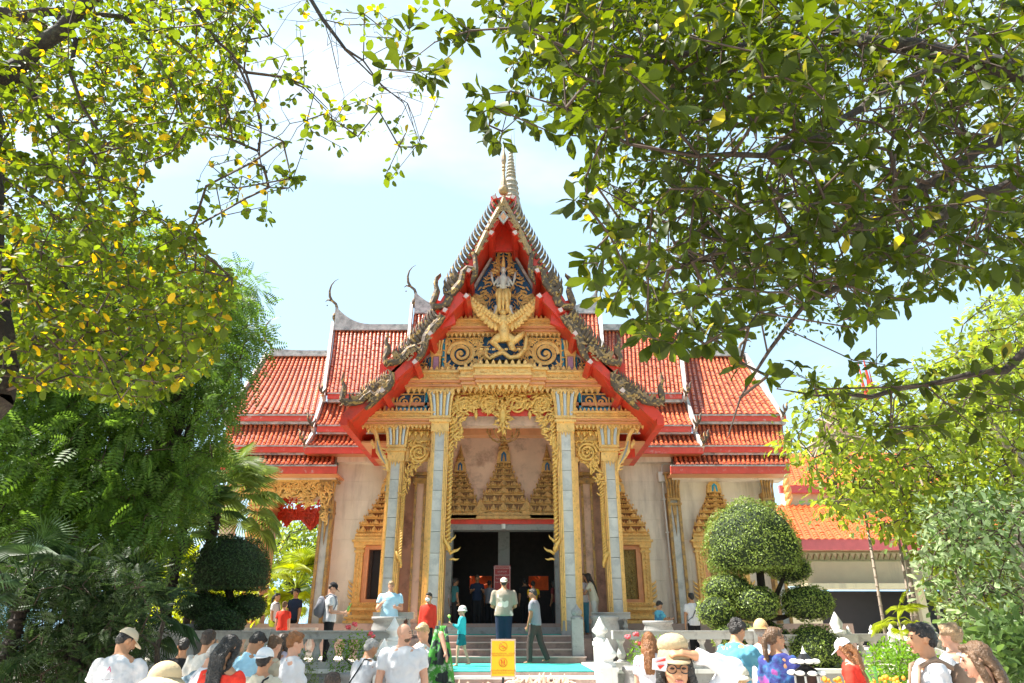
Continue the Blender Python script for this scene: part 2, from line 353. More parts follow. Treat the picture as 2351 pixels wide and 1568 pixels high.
# ---- facade: beams behind the ornament (blue ground) and cornices
zc1a, zc1b = ZY(766, D0), ZY(735, D0)       # upper cornice
zc2a, zc2b = ZY(893, D0), ZY(853, D0)       # middle cornice
zc3a, zc3b = ZY(975, D0), ZY(944, D0)       # side cornices
hw1, hw2, hw3 = 1.80, 2.92, 4.18
cornice(XC-hw1, XC+hw1, D0, zc1a, zc1b, .5)
cornice(XC-hw2, XC+hw2, D0, zc2a, zc2b, .6)
cornice(XC-1.2, XC+1.2, D0-.20, zc2a+.0, zc2b+.02, .2)
cornice(XC-.76, XC+.76, D0-.36, zc2a+.0, zc2b+.05, .16)
for s_ in (-1, 1):
    x0, x1 = sorted((XC+s_*2.12, XC+s_*hw3)); cornice(x0, x1, D0+.1, zc3a, zc3b, .55)
b = MB()
b.prism([(XC-1.50, zc1b), (XC, ZY(552, D0+.25)), (XC+1.50, zc1b)][::-1], D0+.25, D0+.4)
b.prism([(XC-2.85, zc2b), (XC-1.95, zc1a), (XC+1.95, zc1a), (XC+2.85, zc2b)][::-1], D0+.25, D0+.4)
b.prism([(XC-4.1, zc3b), (XC-3.1, zc2a), (XC+3.1, zc2a), (XC+4.1, zc3b)][::-1], D0+.32, D0+.5)
T(b, 'mosaic_ground', BLUE)
b = MB(); b.prism([(XC-2.6, zc1b-.2), (XC-.1, ZY(500, D0+.45)), (XC+.1, ZY(500, D0+.45)), (XC+2.6, zc1b-.2)][::-1], D0+.42, D0+.5); T(b, 'carved_gable_wall', CARVB)
b = MB(); fill(b, lambda x, z: z > zc1b+(ZY(552, D0)-zc1b)*(1-abs(x-XC)/1.50)+.1 and z < zc1b+(ZY(505, D0)-zc1b)*(1-abs(x-XC)/2.5), XC-2.3, XC, zc1b, ZY(520, D0), D0+.42, .2, 150); T2(b, 'gable_wall_relief', GOLDD, None, 'stuff')
# grey sloping frames along the blue triangles
fr = MB()
ap = (XC, ZY(553, D0+.2))
fr.tube([(XC-1.55, D0+.1, zc1b+.02), (ap[0]-.01, D0+.1, ap[1]+.05)], .055, 4); fr.tube([(XC-2.98, D0+.17, zc2b+.02), (XC-2.1, D0+.17, ZY(800, D0))], .045, 4)
fr.tube([(XC-4.2, D0+.2, zc3b+.02), (XC-3.45, D0+.2, ZY(900, D0))], .045, 4)
T2(fr, 'gable_frame', WHITEF)
# cyan mosaic strips and pink shafts of the little columns
cy = MB(); pk = MB(); lc = MB()
def little_column(dx, z0, z1, y, w=.24, shaft=PINKM):
    m = (z1-z0)
    pk.box(XC-dx-w*.28, XC-dx+w*.28, y+.02, y+.2, z0, z0+m*.56)
    for k in (-1, 1): lc.box(XC-dx+k*w*.4-.02, XC-dx+k*w*.4+.02, y, y+.2, z0, z0+m*.5)
    lc.box(XC-dx-w*.55, XC-dx+w*.55, y-.04, y+.2, z0+m*.50, z0+m*.62).box(XC-dx-w*.62, XC-dx+w*.62, y-.06, y+.2, z0+m*.62, z0+m*.68)
    for k in range(5):
        xx = XC-dx+(k-2)/4*w; lc.tube([(xx, y+.02, z0+m*.66), (xx, y, z0+m*.82), (xx+(k-2)*w*.07, y-.06, z1)], [w*.11, w*.11, w*.13], 5)
    lc.box(XC-dx-w*.42, XC-dx+w*.42, y+.02, y+.2, z0+m*.66, z1)
little_column(2.06, zc2b, ZY(782, D0), D0+.02, .30)
little_column(3.42, zc3b, zc2a, D0+.06, .26)
cy.box(XC-1.88, XC-1.80, D0+.16, D0+.24, zc2b, zc1a-.1).box(XC-2.28, XC-2.23, D0+.16, D0+.24, zc2b, zc2b+.55)
cy.box(XC-3.22, XC-2.32, D0+.2, D0+.3, zc3b, zc3b+.17).box(XC-2.36, XC-2.28, D0+.2, D0+.3, zc3b, zc2a)
cy.box(XC-1.8, XC-.9, D0+.16, D0+.24, zc2b, zc2b+.1)
T2(cy, 'cyan_mosaic', CYAN); T2(pk, 'small_column_shaft', PINKM); T2(lc, 'small_column', GOLD)
# scroll panels
sp = MB(); yb = D0+.14
zA, zB = zc2b+.12, zc1a-.16; zm = (zA+zB)/2; R = (zB-zA)*.44
scroll(sp, XC-1.30, yb, zm+.03, R, 2.3, PI, -1, .20)
for k in range(15):
    a = k*.42; flame(sp, XC-1.30+R*1.12*math.cos(a), yb, zm+R*1.12*math.sin(a), R*.36, PI/2-a+.9, -1, .33)
for x, z in ((-1.68, zA+.05), (-1.68, zB-.05), (-.92, zA+.08), (-.95, zB-.02), (-.72, zm)): scroll(sp, XC+x, yb, z, R*.27, 1.2, 0, 1, .2)
xp0, xp1 = XC-1.76, XC-.5
fill(sp, lambda x, z: abs(math.hypot(x-(XC-1.30), z-zm)-R*.98) > R*.16 and math.hypot(x-(XC-1.30), z-zm) > R*.8, xp0, xp1, zA, zB, yb+.02, .17, 120)
fill(sp, lambda x, z: z < zc1b+(ap[1]-zc1b)*(1-abs(x-XC)/1.45)-.14 and abs(x-XC) > .16, XC-1.5, XC, zc1b+.05, ap[1]-.25, D0+.22, .15, 140)
fill(sp, lambda x, z: z < zc2b+.02+(x-(XC-2.85))*1.1, XC-2.75, XC-2.26, zc2b, zc2b+.6, D0+.22, .13, 22)
fill(sp, lambda x, z: True, XC-.95, XC-.35, zc2b+.25, zB, yb+.02, .17, 40)
# frame of the panel
for (xa, za, xb, zb) in ((-1.8, zA-.04, -.62, zA-.04), (-1.8, zB+.05, -.62, zB+.05), (-1.78, zA, -1.78, zB)):
    sp.tube([(XC+xa, yb, za), (XC+xb, yb, zb)], .035, 4)
# side s-scrolls between the side capitals
zS = (zc3b+zc2a)/2+.03
for x, d in ((-2.98, 1), (-2.60, -1)): scroll(sp, XC+x, D0+.24, zS-.02*d, .17, 1.35, PI/2*d, d, .2, True)
sp.tube([(XC-2.82, D0+.22, zS-.2), (XC-2.79, D0+.2, zS), (XC-2.76, D0+.22, zS+.2)], .035, 5)
for za in (zS-.24, zS+.23): sp.tube([(XC-3.2, D0+.24, za), (XC-2.36, D0+.24, za)], .028, 4)
for xa in (-3.2, -2.36): sp.tube([(XC+xa, D0+.24, zS-.24), (XC+xa, D0+.24, zS+.23)], .028, 4)
# tiny triangles outside
for x, z, r in ((-2.5, zc2b+.22, .13), (-.86, zc1b+.34, .24), (-.58, zc1b+.84, .20), (-1.2, zc1b+.14, .13), (-.3, zc1b+1.75, .11)): scroll(sp, XC+x, D0+.2, z, r, 1.4, PI, -1, .2)
for k in range(16):
    t = k/16; x = -1.30+1.14*t; z = zc1b+.12+(ap[1]-zc1b-.2)*t*.93; flame(sp, XC+x+.12, D0+.2, z-.05, .3-.1*t, .5, 1, .3)
for k in range(10): flame(sp, XC-.42-.05*k, D0+.2, zc1b+.25+.13*k if k < 5 else zc1b+.9-.1*(k-5), .34, -.3-.1*k, -1, .28)
for k in range(9): flame(sp, XC-.14, D0+.18, ap[1]-.35-.17*k, .34, -.75, 1, .3)
for k in range(6): flame(sp, XC-2.72+.12*k, D0+.22, zc2b+.05, .16, -.3, 1, .35)
T2(sp, 'carved_scroll', GOLD, None, 'stuff')
tt = MB(); zq = zc2b+.05; zr = ZY(829, D0-.3)
for i, (hw_, a_, b_) in enumerate(((.66, 0, .18), (.58, .18, .32), (.62, .32, .40), (.50, .40, .62), (.56, .62, .86), (.60, .86, 1.0))): tt.box(XC-hw_, XC+hw_, D0-.40+(.03 if i % 2 else 0), D0-.08, zq+(zr-zq)*a_, zq+(zr-zq)*b_)
beads(tt, XC-.52, XC+.52, D0-.41, zq+(zr-zq)*.74, .1, .2); T(tt, 'statue_pedestal', GOLD)
beads(tt, XC-.75, XC+.75, D0-.44, zc2b+.55, .1, .2); T(tt, 'statue_pedestal', GOLD)
# ---- winged guardian carrying a standing deity
gz = zc2b+.66
gu = MB(); yg = D0-.28
q = crop(1080, 480, 3.733)
def G(x, y, dd=0): p = W(*q(x, y), D0-.25+dd); return (p.x, p.y, p.z)
# serpent
gu.tube([G(225, 1265), G(215, 1310), G(250, 1350), G(310, 1310), G(370, 1290), G(430, 1340), G(500, 1330), G(560, 1270), G(575, 1180), G(560, 1120)], [.04, .06, .07, .08, .085, .085, .08, .07, .06, .03], 7)
# legs and skirt
gu.tube([G(360, 1150, -.05), G(300, 1180, -.12), G(270, 1190, -.1), G(330, 1250, -.05), G(375, 1290)], [0.159, 0.134, 0.110, 0.073, 0.061], 7)
gu.tube([G(400, 1150, -.05), G(470, 1190, -.12), G(520, 1150, -.1), G(560, 1110, -.05)], [0.159, 0.134, 0.098, 0.049], 7)
gu.tube([G(430, 1190, -.05), G(450, 1250, -.1), G(480, 1275, 0)], [0.134, 0.098, 0.061], 7)
# torso, head
gu.tube([G(385, 1200, -.06), G(380, 1130, -.1), G(375, 1060, -.12), G(370, 1000, -.12), G(370, 965, -.1)], [0.195, 0.183, 0.159, 0.207, 0.098], 8)
gu.ball(G(370, 945, -.16), .11, 8, 6); gu.tube([G(370, 935, -.14), G(370, 900, -.12)], [0.098, 0.024], 6)
gu.tube([G(345, 990, -.1), G(300, 960, -.14), G(325, 900, -.1)], [0.073, 0.061, 0.049], 6); gu.tube([G(400, 990, -.1), G(440, 960, -.14), G(415, 900, -.1)], [0.073, 0.061, 0.049], 6)
T(gu, 'guardian_statue', GOLD, None, None, True)
wg = MB()
L1 = [(370, 1110), (250, 1085), (150, 1010), (90, 920), (55, 830), (70, 775)]; L0 = [(350, 1010), (290, 985), (220, 930), (150, 890), (100, 860), (70, 780)]
for m_ in (0, 1):
    for k in range(9):                     # long feathers
        t = k/8; base = (330-190*t, 985-95*t); tip = (345-275*t**.9, 1120-80*t-235*t*t)
        if k == 8: tip = (68, 775)
        pts = []
        for i in range(6):
            s = i/5; bx = base[0]+(tip[0]-base[0])*s; by = base[1]+(tip[1]-base[1])*s+ (40*math.sin(PI*s) if k > 2 else 10*math.sin(PI*s))
            pts.append((bx if not m_ else 752-bx, by))
        wg.tube([G(*p, -.10-.02*k) for p in pts], [.06, .10, .10, .09, .07, .02], 5, (Vector((0, 1, 0)), .5))
    for k in range(12):                    # small covert feathers
        t = k/11; x = 345-255*t; y = 1035-150*t-40*t*t
        for r in range(2):
            X = (x+14*r) if not m_ else 752-(x+14*r)
            wg.ball(G(X, y-16*r-6, -.26-.02*r), .065, 6, 4, (1, .5, 1.2))
T(wg, 'wing', GOLD, None, None, True)
dt = MB()
dt.tube([G(345, 950, -.1), G(335, 880, -.12), G(335, 800, -.12), G(345, 740, -.1)], [.05, .075, .095, .085], 8); dt.tube([G(400, 950, -.1), G(410, 880, -.12), G(400, 800, -.12), G(390, 740, -.1)], [.05, .075, .095, .085], 8)
dt.tube([G(370, 950, -.16), G(370, 860, -.18), G(370, 760, -.14)], [.02, .05, .10], 8); dt.tube([G(370, 545, -.1), G(372, 500, -.1), G(373, 420, -.08)], [.07, .06, .012], 8)
for s_ in (-1, 1): dt.tube([G(372+s_*40, 740, -.1), G(372+s_*62, 780, -.14), G(372+s_*58, 840, -.1)], [.06, .05, .02], 5)
for k in range(7): flame(dt, G(375, 0)[0]+(k-3)*.07, D0-.14, G(0, 545)[2]-abs(k-3)*.06, .3, (k-3)*.3, 1 if k > 3 else -1, .3)
T(dt, 'deity_robe', GOLD, None, None, True)
db = MB()
db.tube([G(370, 740, -.12), G(370, 690, -.12), G(370, 650, -.12), G(372, 615, -.1), G(372, 600, -.1)], [0.130, 0.111, 0.169, 0.078, 0.058], 8)
db.ball(G(372, 572, -.14), .095, 8, 6, (1, 1, 1.25))
for s_ in (-1, 1):
    db.tube([G(372+s_*38, 635, -.1), G(372+s_*85, 700, -.14), G(372+s_*100, 640, -.16), G(372+s_*108, 590, -.14)], [0.058, 0.052, 0.046, 0.039], 6)
    db.tube([G(372+s_*30, 650, -.12), G(372+s_*55, 715, -.16), G(372+s_*20, 700, -.2)], [0.052, 0.046, 0.039], 6)
    db.tube([G(372-s_*62, 885, -.1), G(372-s_*70, 945, -.12), G(372-s_*92, 960, -.16)], [0.065, 0.052, 0.039], 6)
T(db, 'deity_figure', PALE, None, None, True)
# ---- carved arch (lambrequin) between the inner columns and side bays
def arch(x0, x1, y, ztop, depth_mid, leg, m, name, sidebay=False, n=150, size=.2, back=None):
    mb = MB(); w = x1-x0; cx = (x0+x1)/2
    def low(x):
        t = abs(x-cx)/(w/2)
        if sidebay: t = ((x-x0)/w) if sidebay > 0 else ((x1-x)/w); return ztop-depth_mid-(leg-depth_mid)*max(0, t)**2.6
        return ztop-depth_mid-.10*math.cos(t*9)-(leg-depth_mid)*max(0, (t-.55)/.45)**2.2
    fill(mb, lambda x, z: z > low(x)+.04, x0+.02, x1-.02, ztop-leg, ztop, y, size, int(n*1.7))
    return mb, low
ya = D0+.12; zt = zc2a-.13
xl, xr = XC-1.58, XC+1.58
mb, low = arch(xl, xr, ya, zt, .62, 2.6, GOLD, 'a', n=330, size=.22)
for x in (-1.15, -.42): 
    scroll(mb, XC+x, ya-.05, zt-.36, .28, 2.2, 0, 1, .15); scroll(mb, XC-x, ya-.05, zt-.36, .28, 2.2, PI, -1, .15)
for k in (-1, 1):                       # pendants
    for x, h in ((.80, .32), (1.22, .3)): mb.lathe([(.0, -h), (.05, -h*.55), (.075, -h*.4), (.03, -h*.1), (.06, 0)], (XC+k*x, ya, low(XC+k*x)+.1), 6)
mb.prism([(XC-.11, zt-.25), (XC, zt-.1), (XC+.11, zt-.25), (XC+.17, zt-.75), (XC+.09, zt-1.0), (XC, zt-1.36), (XC-.09, zt-1.0), (XC-.17, zt-.75)][::-1], ya-.14, ya-.02, .3)
for k in range(40):
    a = k*2*PI/20; r_ = 1 if k < 20 else .55; flame(mb, XC+.17*r_*math.sin(a), ya-.12-.03*(k > 19), zt-.72+.42*r_*math.cos(a), .19, a, 1 if k % 2 else -1, .33)
mb.tube([(xl, ya+.02, zt+.02), (xr, ya+.02, zt+.02)], .05, 4)
T(mb, 'arch_carving', ROPE, None, 'stuff', True)
b = MB(); b.prism([(xl, zt+.1), (xl, zt-.75), (xl+.5, zt-.5), (XC, zt-.56), (xr-.5, zt-.5), (xr, zt-.75), (xr, zt+.1)][::-1] and [(xl, zt+.1), (xr, zt+.1), (xr, zt-.66), (xl, zt-.66)][::-1], ya+.05, ya+.09); T(b, 'arch_backing', RED)
# ropes down the inner edges, ending in upturned flames
for s_ in (-1, 1):
    xr_ = XC+s_*1.50; rp = MB(); zb_ = ZY(1262, D0)
    rp.tube([(xr_, D0+.14, zt-.4), (xr_, D0+.14, zb_)], .055, 6)
    n = 34
    for k in range(n):
        z = zt-.5-(zt-.5-zb_)*k/n; rp.tube([(xr_-.07, D0+.07, z), (xr_+.07, D0+.07, z+.12)], .028, 4)
    for k, (dx, dz, h, a) in enumerate(((0, .0, .58, -.25), (.02, -.06, .4, -.8), (0, .25, .3, -.2), (.02, -.2, .3, -1.6))):
        flame(rp, xr_-s_*(.06+dx*.5), D0+.12, zb_-.05+dz, h*.9, s_*a*.6, s_*-1 if k else s_*1, .27, .5)
    T(rp, 'rope_trim', ROPE, None, None, True)
    # flank between rope and column
# side bays: lotus row, spiral, hanging leg
for s_ in (-1, 1):
    xi, xo = XC+s_*2.14, XC+s_*2.86; x0, x1 = min(xi, xo), max(xi, xo); zt2 = zc3a-.10; ys = D0+.32
    mb = MB(); xc_ = (x0+x1)/2
    def inb(x, z, xo=xo, xi=xi, zt2=zt2):
        t = abs(x-xi)/abs(xo-xi); return z > zt2-.95-1.15*t**2.2
    fill(mb, inb, x0+.02, x1-.02, zt2-2.1, zt2-.3, ys, .17, 130)
    scroll(mb, xc_-s_*.03, ys-.05, zt2-.66, .29, 2.3, 0, s_, .15)
    teeth(mb, x0, x1, ys-.05, zt2-.02, .2, .17, -1); mb.box(x0, x1, ys-.02, ys+.05, zt2-.06, zt2+.0); mb.box(x0, x1, ys-.04, ys+.05, zt2-.34, zt2-.29)
    T(mb, 'bay_carving', ROPE, None, 'stuff', True)
    b = MB(); b.box(x0, x1, ys+.06, ys+.12, zt2-.9, zt2); T(b, 'bay_backing', GOLD)
    rp = MB(); xr_ = xo-s_*.02; zb_ = ZY(1290, D0+.3)
    rp.tube([(xr_, ys, zt2-1.6), (xr_, ys, zb_)], .05, 6)
    for k in range(26): z = zt2-1.7-(zt2-1.7-zb_)*k/26; rp.tube([(xr_-.06, ys-.06, z), (xr_+.06, ys-.06, z+.1)], .025, 4)
    for dz, h, a in ((0, .5, -.3), (-.1, .34, -.9), (.2, .26, -.2)): flame(rp, xr_-s_*.04, ys, zb_-.05+dz, h*.9, s_*a*.6, s_, .27, .5)
    T(rp, 'rope_trim', ROPE, None, None, True)
    rp = MB(); xr_ = xi+s_*.0; rp.box(xr_-.05, xr_+.05, ys-.02, ys+.08, 1.53, zt2-.8); T(rp, 'edge_moulding', GOLD)
# ---- porch beams, ceiling, chandelier
b = MB(); b.box(XC-4.0, XC-2.1, D0+.38, D0+.75, zc3a-.05, zc3b-.02); T2(b, 'porch_beam', GOLD)
b = MB(); b.box(XC-1.6, XC+1.6, D0+.5, D0+.8, zc3b-.3, zc3b+.1); T(b, 'porch_lintel', STONEP)
b = MB(); b.box(XC-3.5, XC+3.5, D0+.2, 22, 7.85, 7.95); T(b, 'porch_ceiling', SALMON)
b = MB(); b.box(XC-1.9, XC+1.9, 20.8, 21.2, 7.35, 7.7); T(b, 'tie_beam', SALMON)
ch = MB(); cz = ZY(1000, 20.4)
ch.tube([(XC, 20.4, 7.84), (XC, 20.4, cz-.1)], .015, 5); ch.ball((XC, 20.4, cz-.1), .08, 8, 6)
for k in range(8):
    a = k*PI/4+.2; dx, dy = math.cos(a), math.sin(a)
    ch.tube([(XC, 20.4, cz-.12), (XC+.2*dx, 20.4+.2*dy, cz-.2), (XC+.42*dx, 20.4+.42*dy, cz-.08), (XC+.5*dx, 20.4+.5*dy, cz+.08)], .016, 5); ch.lathe([(.05, 0), (.03, .03), (.02, .15), (.0, .2)], (XC+.5*dx, 20.4+.5*dy, cz+.08), 6)
o = T(ch, 'chandelier', GOLDD)
# ---- door wall
yw = 21.9; zl0, zl1 = ZY(1218, 22), ZY(1205, 22)
b = MB()
b.box(XC-3.4, XC-1.72, yw, yw+.4, 1.72, 8.6).box(XC-3.4, XC-3.2, yw+.4, 23.0, 1.72, 8.6); T2(b, 'door_wall', STONEP)
b = MB(); b.box(XC-1.72, XC+1.72, yw, yw+.4, zl1, 8.6); T(b, 'door_wall', STONEP)
b = MB(); b.box(XC-1.78, XC+1.78, yw-.06, yw+.45, zl0, zl1).box(XC-1.78, XC-1.6, yw-.06, yw+.45, 1.72, zl0).box(XC+1.6, XC+1.78, yw-.06, yw+.45, 1.72, zl0)
T(b, 'door_frame', GREY)
b = MB(); b.box(XC-1.84, XC+1.84, yw-.1, yw-.061, zl1, zl1+.14); T(b, 'door_lintel_band', RED)
for s_ in (-1, 1):
    b = MB(); b.box(XC+s_*1.15-.22, XC+s_*1.15+.22, 22.9, 23.3, 1.72, zl0-.05) if 0 else None
b = MB(); b.box(XC-.19, XC+.19, 23.2, 23.6, 1.72, 5.1); T(b, 'inner_pillar', GREY)
cv = MB(); cv.box(XC-.06, XC+.06, yw-.16, yw-.06, zl0+.03, zl0+.17); T(cv, 'camera_box', WHITE)
# dark hall behind the door
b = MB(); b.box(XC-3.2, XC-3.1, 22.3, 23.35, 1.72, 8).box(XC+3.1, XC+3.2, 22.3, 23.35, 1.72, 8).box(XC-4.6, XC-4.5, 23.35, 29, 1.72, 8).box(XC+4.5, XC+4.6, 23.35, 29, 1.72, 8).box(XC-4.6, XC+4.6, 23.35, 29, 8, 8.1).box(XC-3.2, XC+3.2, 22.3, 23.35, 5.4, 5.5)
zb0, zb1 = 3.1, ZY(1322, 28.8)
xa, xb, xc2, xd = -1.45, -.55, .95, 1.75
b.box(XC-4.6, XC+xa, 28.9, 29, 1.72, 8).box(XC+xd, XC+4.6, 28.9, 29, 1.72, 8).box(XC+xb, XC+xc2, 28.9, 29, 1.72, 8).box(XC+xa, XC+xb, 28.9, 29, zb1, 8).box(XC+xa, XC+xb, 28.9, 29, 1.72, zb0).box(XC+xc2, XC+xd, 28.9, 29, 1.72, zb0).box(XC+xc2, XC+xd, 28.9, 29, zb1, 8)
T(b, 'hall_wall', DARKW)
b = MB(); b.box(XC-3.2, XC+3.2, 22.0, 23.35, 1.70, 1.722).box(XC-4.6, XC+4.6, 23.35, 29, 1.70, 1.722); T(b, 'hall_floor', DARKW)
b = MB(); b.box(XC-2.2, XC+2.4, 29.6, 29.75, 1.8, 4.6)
fill(b, lambda x, z: True, XC-1.6, XC+2, 2, 4.2, 29.6, .4, 40); T(b, 'rear_glow_panel', ORANGE)  # added panel whose orange colour stands in for the glow behind the openings
# ---- spired pediments over doors and windows
def prang(mb, bl, cx, y, z0, w, h, ant=4, bk=None):
    """tiered spire relief: base row of gablets, stepped tiers, niche, ringed finial"""
    z = z0; hb = h*.57; nw = w*.12; nh = h*.17; bk = bk or mb
    mb.box(cx-w/2-.05, cx+w/2+.05, y-.20, y+.05, z0-.16, z0-.10).box(cx-w/2-.02, cx+w/2+.02, y-.15, y+.05, z0-.10, z0-.05).box(cx-w/2-.04, cx+w/2+.04, y-.18, y+.05, z0-.05, z0)
    T_ = ((1.0, .19), (.92, .17), (.79, .15), (.65, .14), (.52, .12), (.41, .12), (.33, .11))
    for t, (fw_, fh) in enumerate(T_):
        th = hb*fh; w1 = w*fw_; w2 = w*(T_[t+1][0] if t < 6 else .27)
        mb.box(cx-w1/2-.02, cx+w1/2+.02, y-.15+.015*t, y+.05, z, z+th*.12).box(cx-w1/2+.02, cx+w1/2-.02, y-.11+.015*t, y+.05, z+th*.12, z+th*.2).box(cx-w1/2, cx+w1/2, y-.14+.015*t, y+.05, z+th*.2, z+th*.28)
        bk.box(cx-w2/2-.03, cx+w2/2+.03, y-.06+.015*t, y+.05, z+th*.28, z+th, tx=.02)  # tier bodies in a darker colour, painting shade between the gablets
        k = (5, 5, 3, 3, 3, 1, 1)[t]
        for i in range(k):                 # gablets
            big = 1.25 if i == k//2 else .85; gw = w1/max(k, 2.2)*.46*big; x = cx-w1/2+w1*(i+.5)/k; hh = th*.92*(1.0 if i == k//2 else .8)
            for q_, dy in ((1, 0), (.76, .035), (.5, .06), (.28, .085)): (bk if q_ in (.76, .28) and 0 else mb).prism([(x-gw*q_, z+th*.26), (x, z+th*.26+hh*q_), (x+gw*q_, z+th*.26)][::-1], y-.17-dy+.015*t, y, .06)
        m_ = max(6, int(w1/.085))
        for i in range(m_+1):              # little spires along the edge
            x = cx-w1/2+w1*i/m_; e = abs(i/m_-.5)*2; hh = th*(.62+.5*(1-e))*.8
            if abs(x-cx) < w2/2-.05 and t < 6: hh *= .6
            mb.lathe([(.034, 0), (.046, hh*.16), (.022, hh*.3), (.040, hh*.45), (.014, hh*.65), (0, hh*1.15)], (x, y-.14-.05*(i % 2), z+th*.26), 5)
        z += th
    mb.prism([(cx-nw*1.25, z), (cx-nw*1.05, z+nh*.72), (cx-nw*.5, z+nh), (cx+nw*.5, z+nh), (cx+nw*1.05, z+nh*.72), (cx+nw*1.25, z)][::-1], y-.14, y+.05, .05)
    mb.prism([(cx-nw*.85, z+nh*.05), (cx-nw*.7, z+nh*.7), (cx, z+nh*.95), (cx+nw*.7, z+nh*.7), (cx+nw*.85, z+nh*.05)][::-1], y-.17, y-.135, .05)
    bl.prism([(cx-nw*.5, z+nh*.12), (cx-nw*.42, z+nh*.62), (cx, z+nh*.82), (cx+nw*.42, z+nh*.62), (cx+nw*.5, z+nh*.12)][::-1], y-.18, y-.171); mb.lathe([(nw*.22, 0), (nw*.16, nh*.2), (nw*.1, nh*.4), (0, nh*.5)], (cx, y-.18, z+nh*.12), 6)
    z += nh; zs = z0+h; prof = [(nw*.95, 0), (nw*.8, nh*.1), (nw*.9, nh*.16), (nw*.72, nh*.24)]
    L_ = zs-z-nh*.24; n = 8
    for i in range(n): r = nw*.62*(1-i/n*.8); zz = nh*.24+L_*i/n*.72; prof += [(r*.66, zz+L_*.01), (r*1.1, zz+L_*.035), (r*1.1, zz+L_*.05), (r*.66, zz+L_*.08)]
    prof.append((0, zs-z)); mb.lathe(prof, (cx, y-.05, z), 8)
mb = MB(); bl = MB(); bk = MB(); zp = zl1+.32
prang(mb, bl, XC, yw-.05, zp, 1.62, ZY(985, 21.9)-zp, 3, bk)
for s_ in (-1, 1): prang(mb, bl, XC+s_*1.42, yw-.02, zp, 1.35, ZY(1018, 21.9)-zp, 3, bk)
for x in (-.74, .74):
    for q_, dy in ((1, 0), (.72, .03), (.45, .055)): mb.prism([(XC+x-.24*q_, zp), (XC+x, zp+.46*q_), (XC+x+.24*q_, zp)][::-1], yw-.2-dy, yw, .06)
mb.box(XC-2.1, XC+2.1, yw-.22, yw, zl1+.14, zl1+.22).box(XC-2.1, XC+2.1, yw-.17, yw, zl1+.22, zl1+.3)
for k in range(30): mb.lathe([(.05, 0), (.06, .06), (.02, .14), (.0, .3)], (XC-2+k*4/29, yw-.12, zl1+.3), 5)
T(mb, 'door_pediment', BRONZ, None, 'stuff'); T(bk, 'pediment_gap_shade', UMBER); T(bl, 'niche_mosaic', BLUE)
# ---- side walls of the hall, drawn as stone slabs
YW = 23.0
def slab_wall(x0, x1, z0, z1, y, holes=(), nx=4, nz=9, m=STONE, name='wall_slab'):
    k = 0
    rows = [z0+(z1-z0)*i/nz for i in range(nz+1)]
    b0 = MB(); b0.box(x0, x1, y+.07, y+.3, z0, z1)
    zs = sorted(holes, key=lambda h: h[0])
    if holes:
        b0 = MB(); hx0, hx1, hz0, hz1 = holes[0]
        b0.box(x0, hx0, y+.07, y+.3, z0, z1).box(hx1, x1, y+.07, y+.3, z0, z1).box(hx0, hx1, y+.07, y+.3, z0, hz0).box(hx0, hx1, y+.07, y+.3, hz1, z1)
    core = T(b0, 'wall', m)
    for r in range(nz):
        off = (r % 2)*.5; xs = [x0]+[x0+(x1-x0)*(i+off)/nx for i in range(1 if not off else 0, nx) if x0+.1 < x0+(x1-x0)*(i+off)/nx < x1-.1]+[x1]
        for i in range(len(xs)-1):
            xa_, xb_ = xs[i], xs[i+1]; pieces = [(xa_, xb_)]
            for (hx0, hx1, hz0, hz1) in holes:
                if rows[r+1] > hz0+.02 and rows[r] < hz1-.02:
                    np_ = []
                    for (p, q_) in pieces:
                        if q_ <= hx0 or p >= hx1: np_.append((p, q_))
                        else:
                            if p < hx0-.02: np_.append((p, hx0))
                            if q_ > hx1+.02: np_.append((hx1, q_))
                    pieces = np_
            for p, q_ in pieces:
                jj = rnd.uniform(0, .008); mb = MB(); mb.box(p+.0015, q_-.0015, y-.0-jj*.5, y+.068, rows[r]+.0015, rows[r+1]-.0015); o = T(mb, name, m, core); o.parent = core; o.matrix_parent_inverse = Matrix()
    return core
zwin0, zwin1 = ZY(1376, YW), ZY(1262, YW)
ztopw = 7.6
wl = W(775, 1080, YW).x; cxl_, cxr_ = W(881, 1300, YW).x, W(1426, 1300, YW).x
slab_wall(wl, XC-3.2, 1.82, ztopw, YW, [(cxl_-.5, cxl_+.5, zwin0, zwin1)])
slab_wall(XC+3.2, W(1760, 1080, YW).x, 1.82, ztopw, YW, [(cxr_-.5, cxr_+.5, zwin0, zwin1)], nx=6)
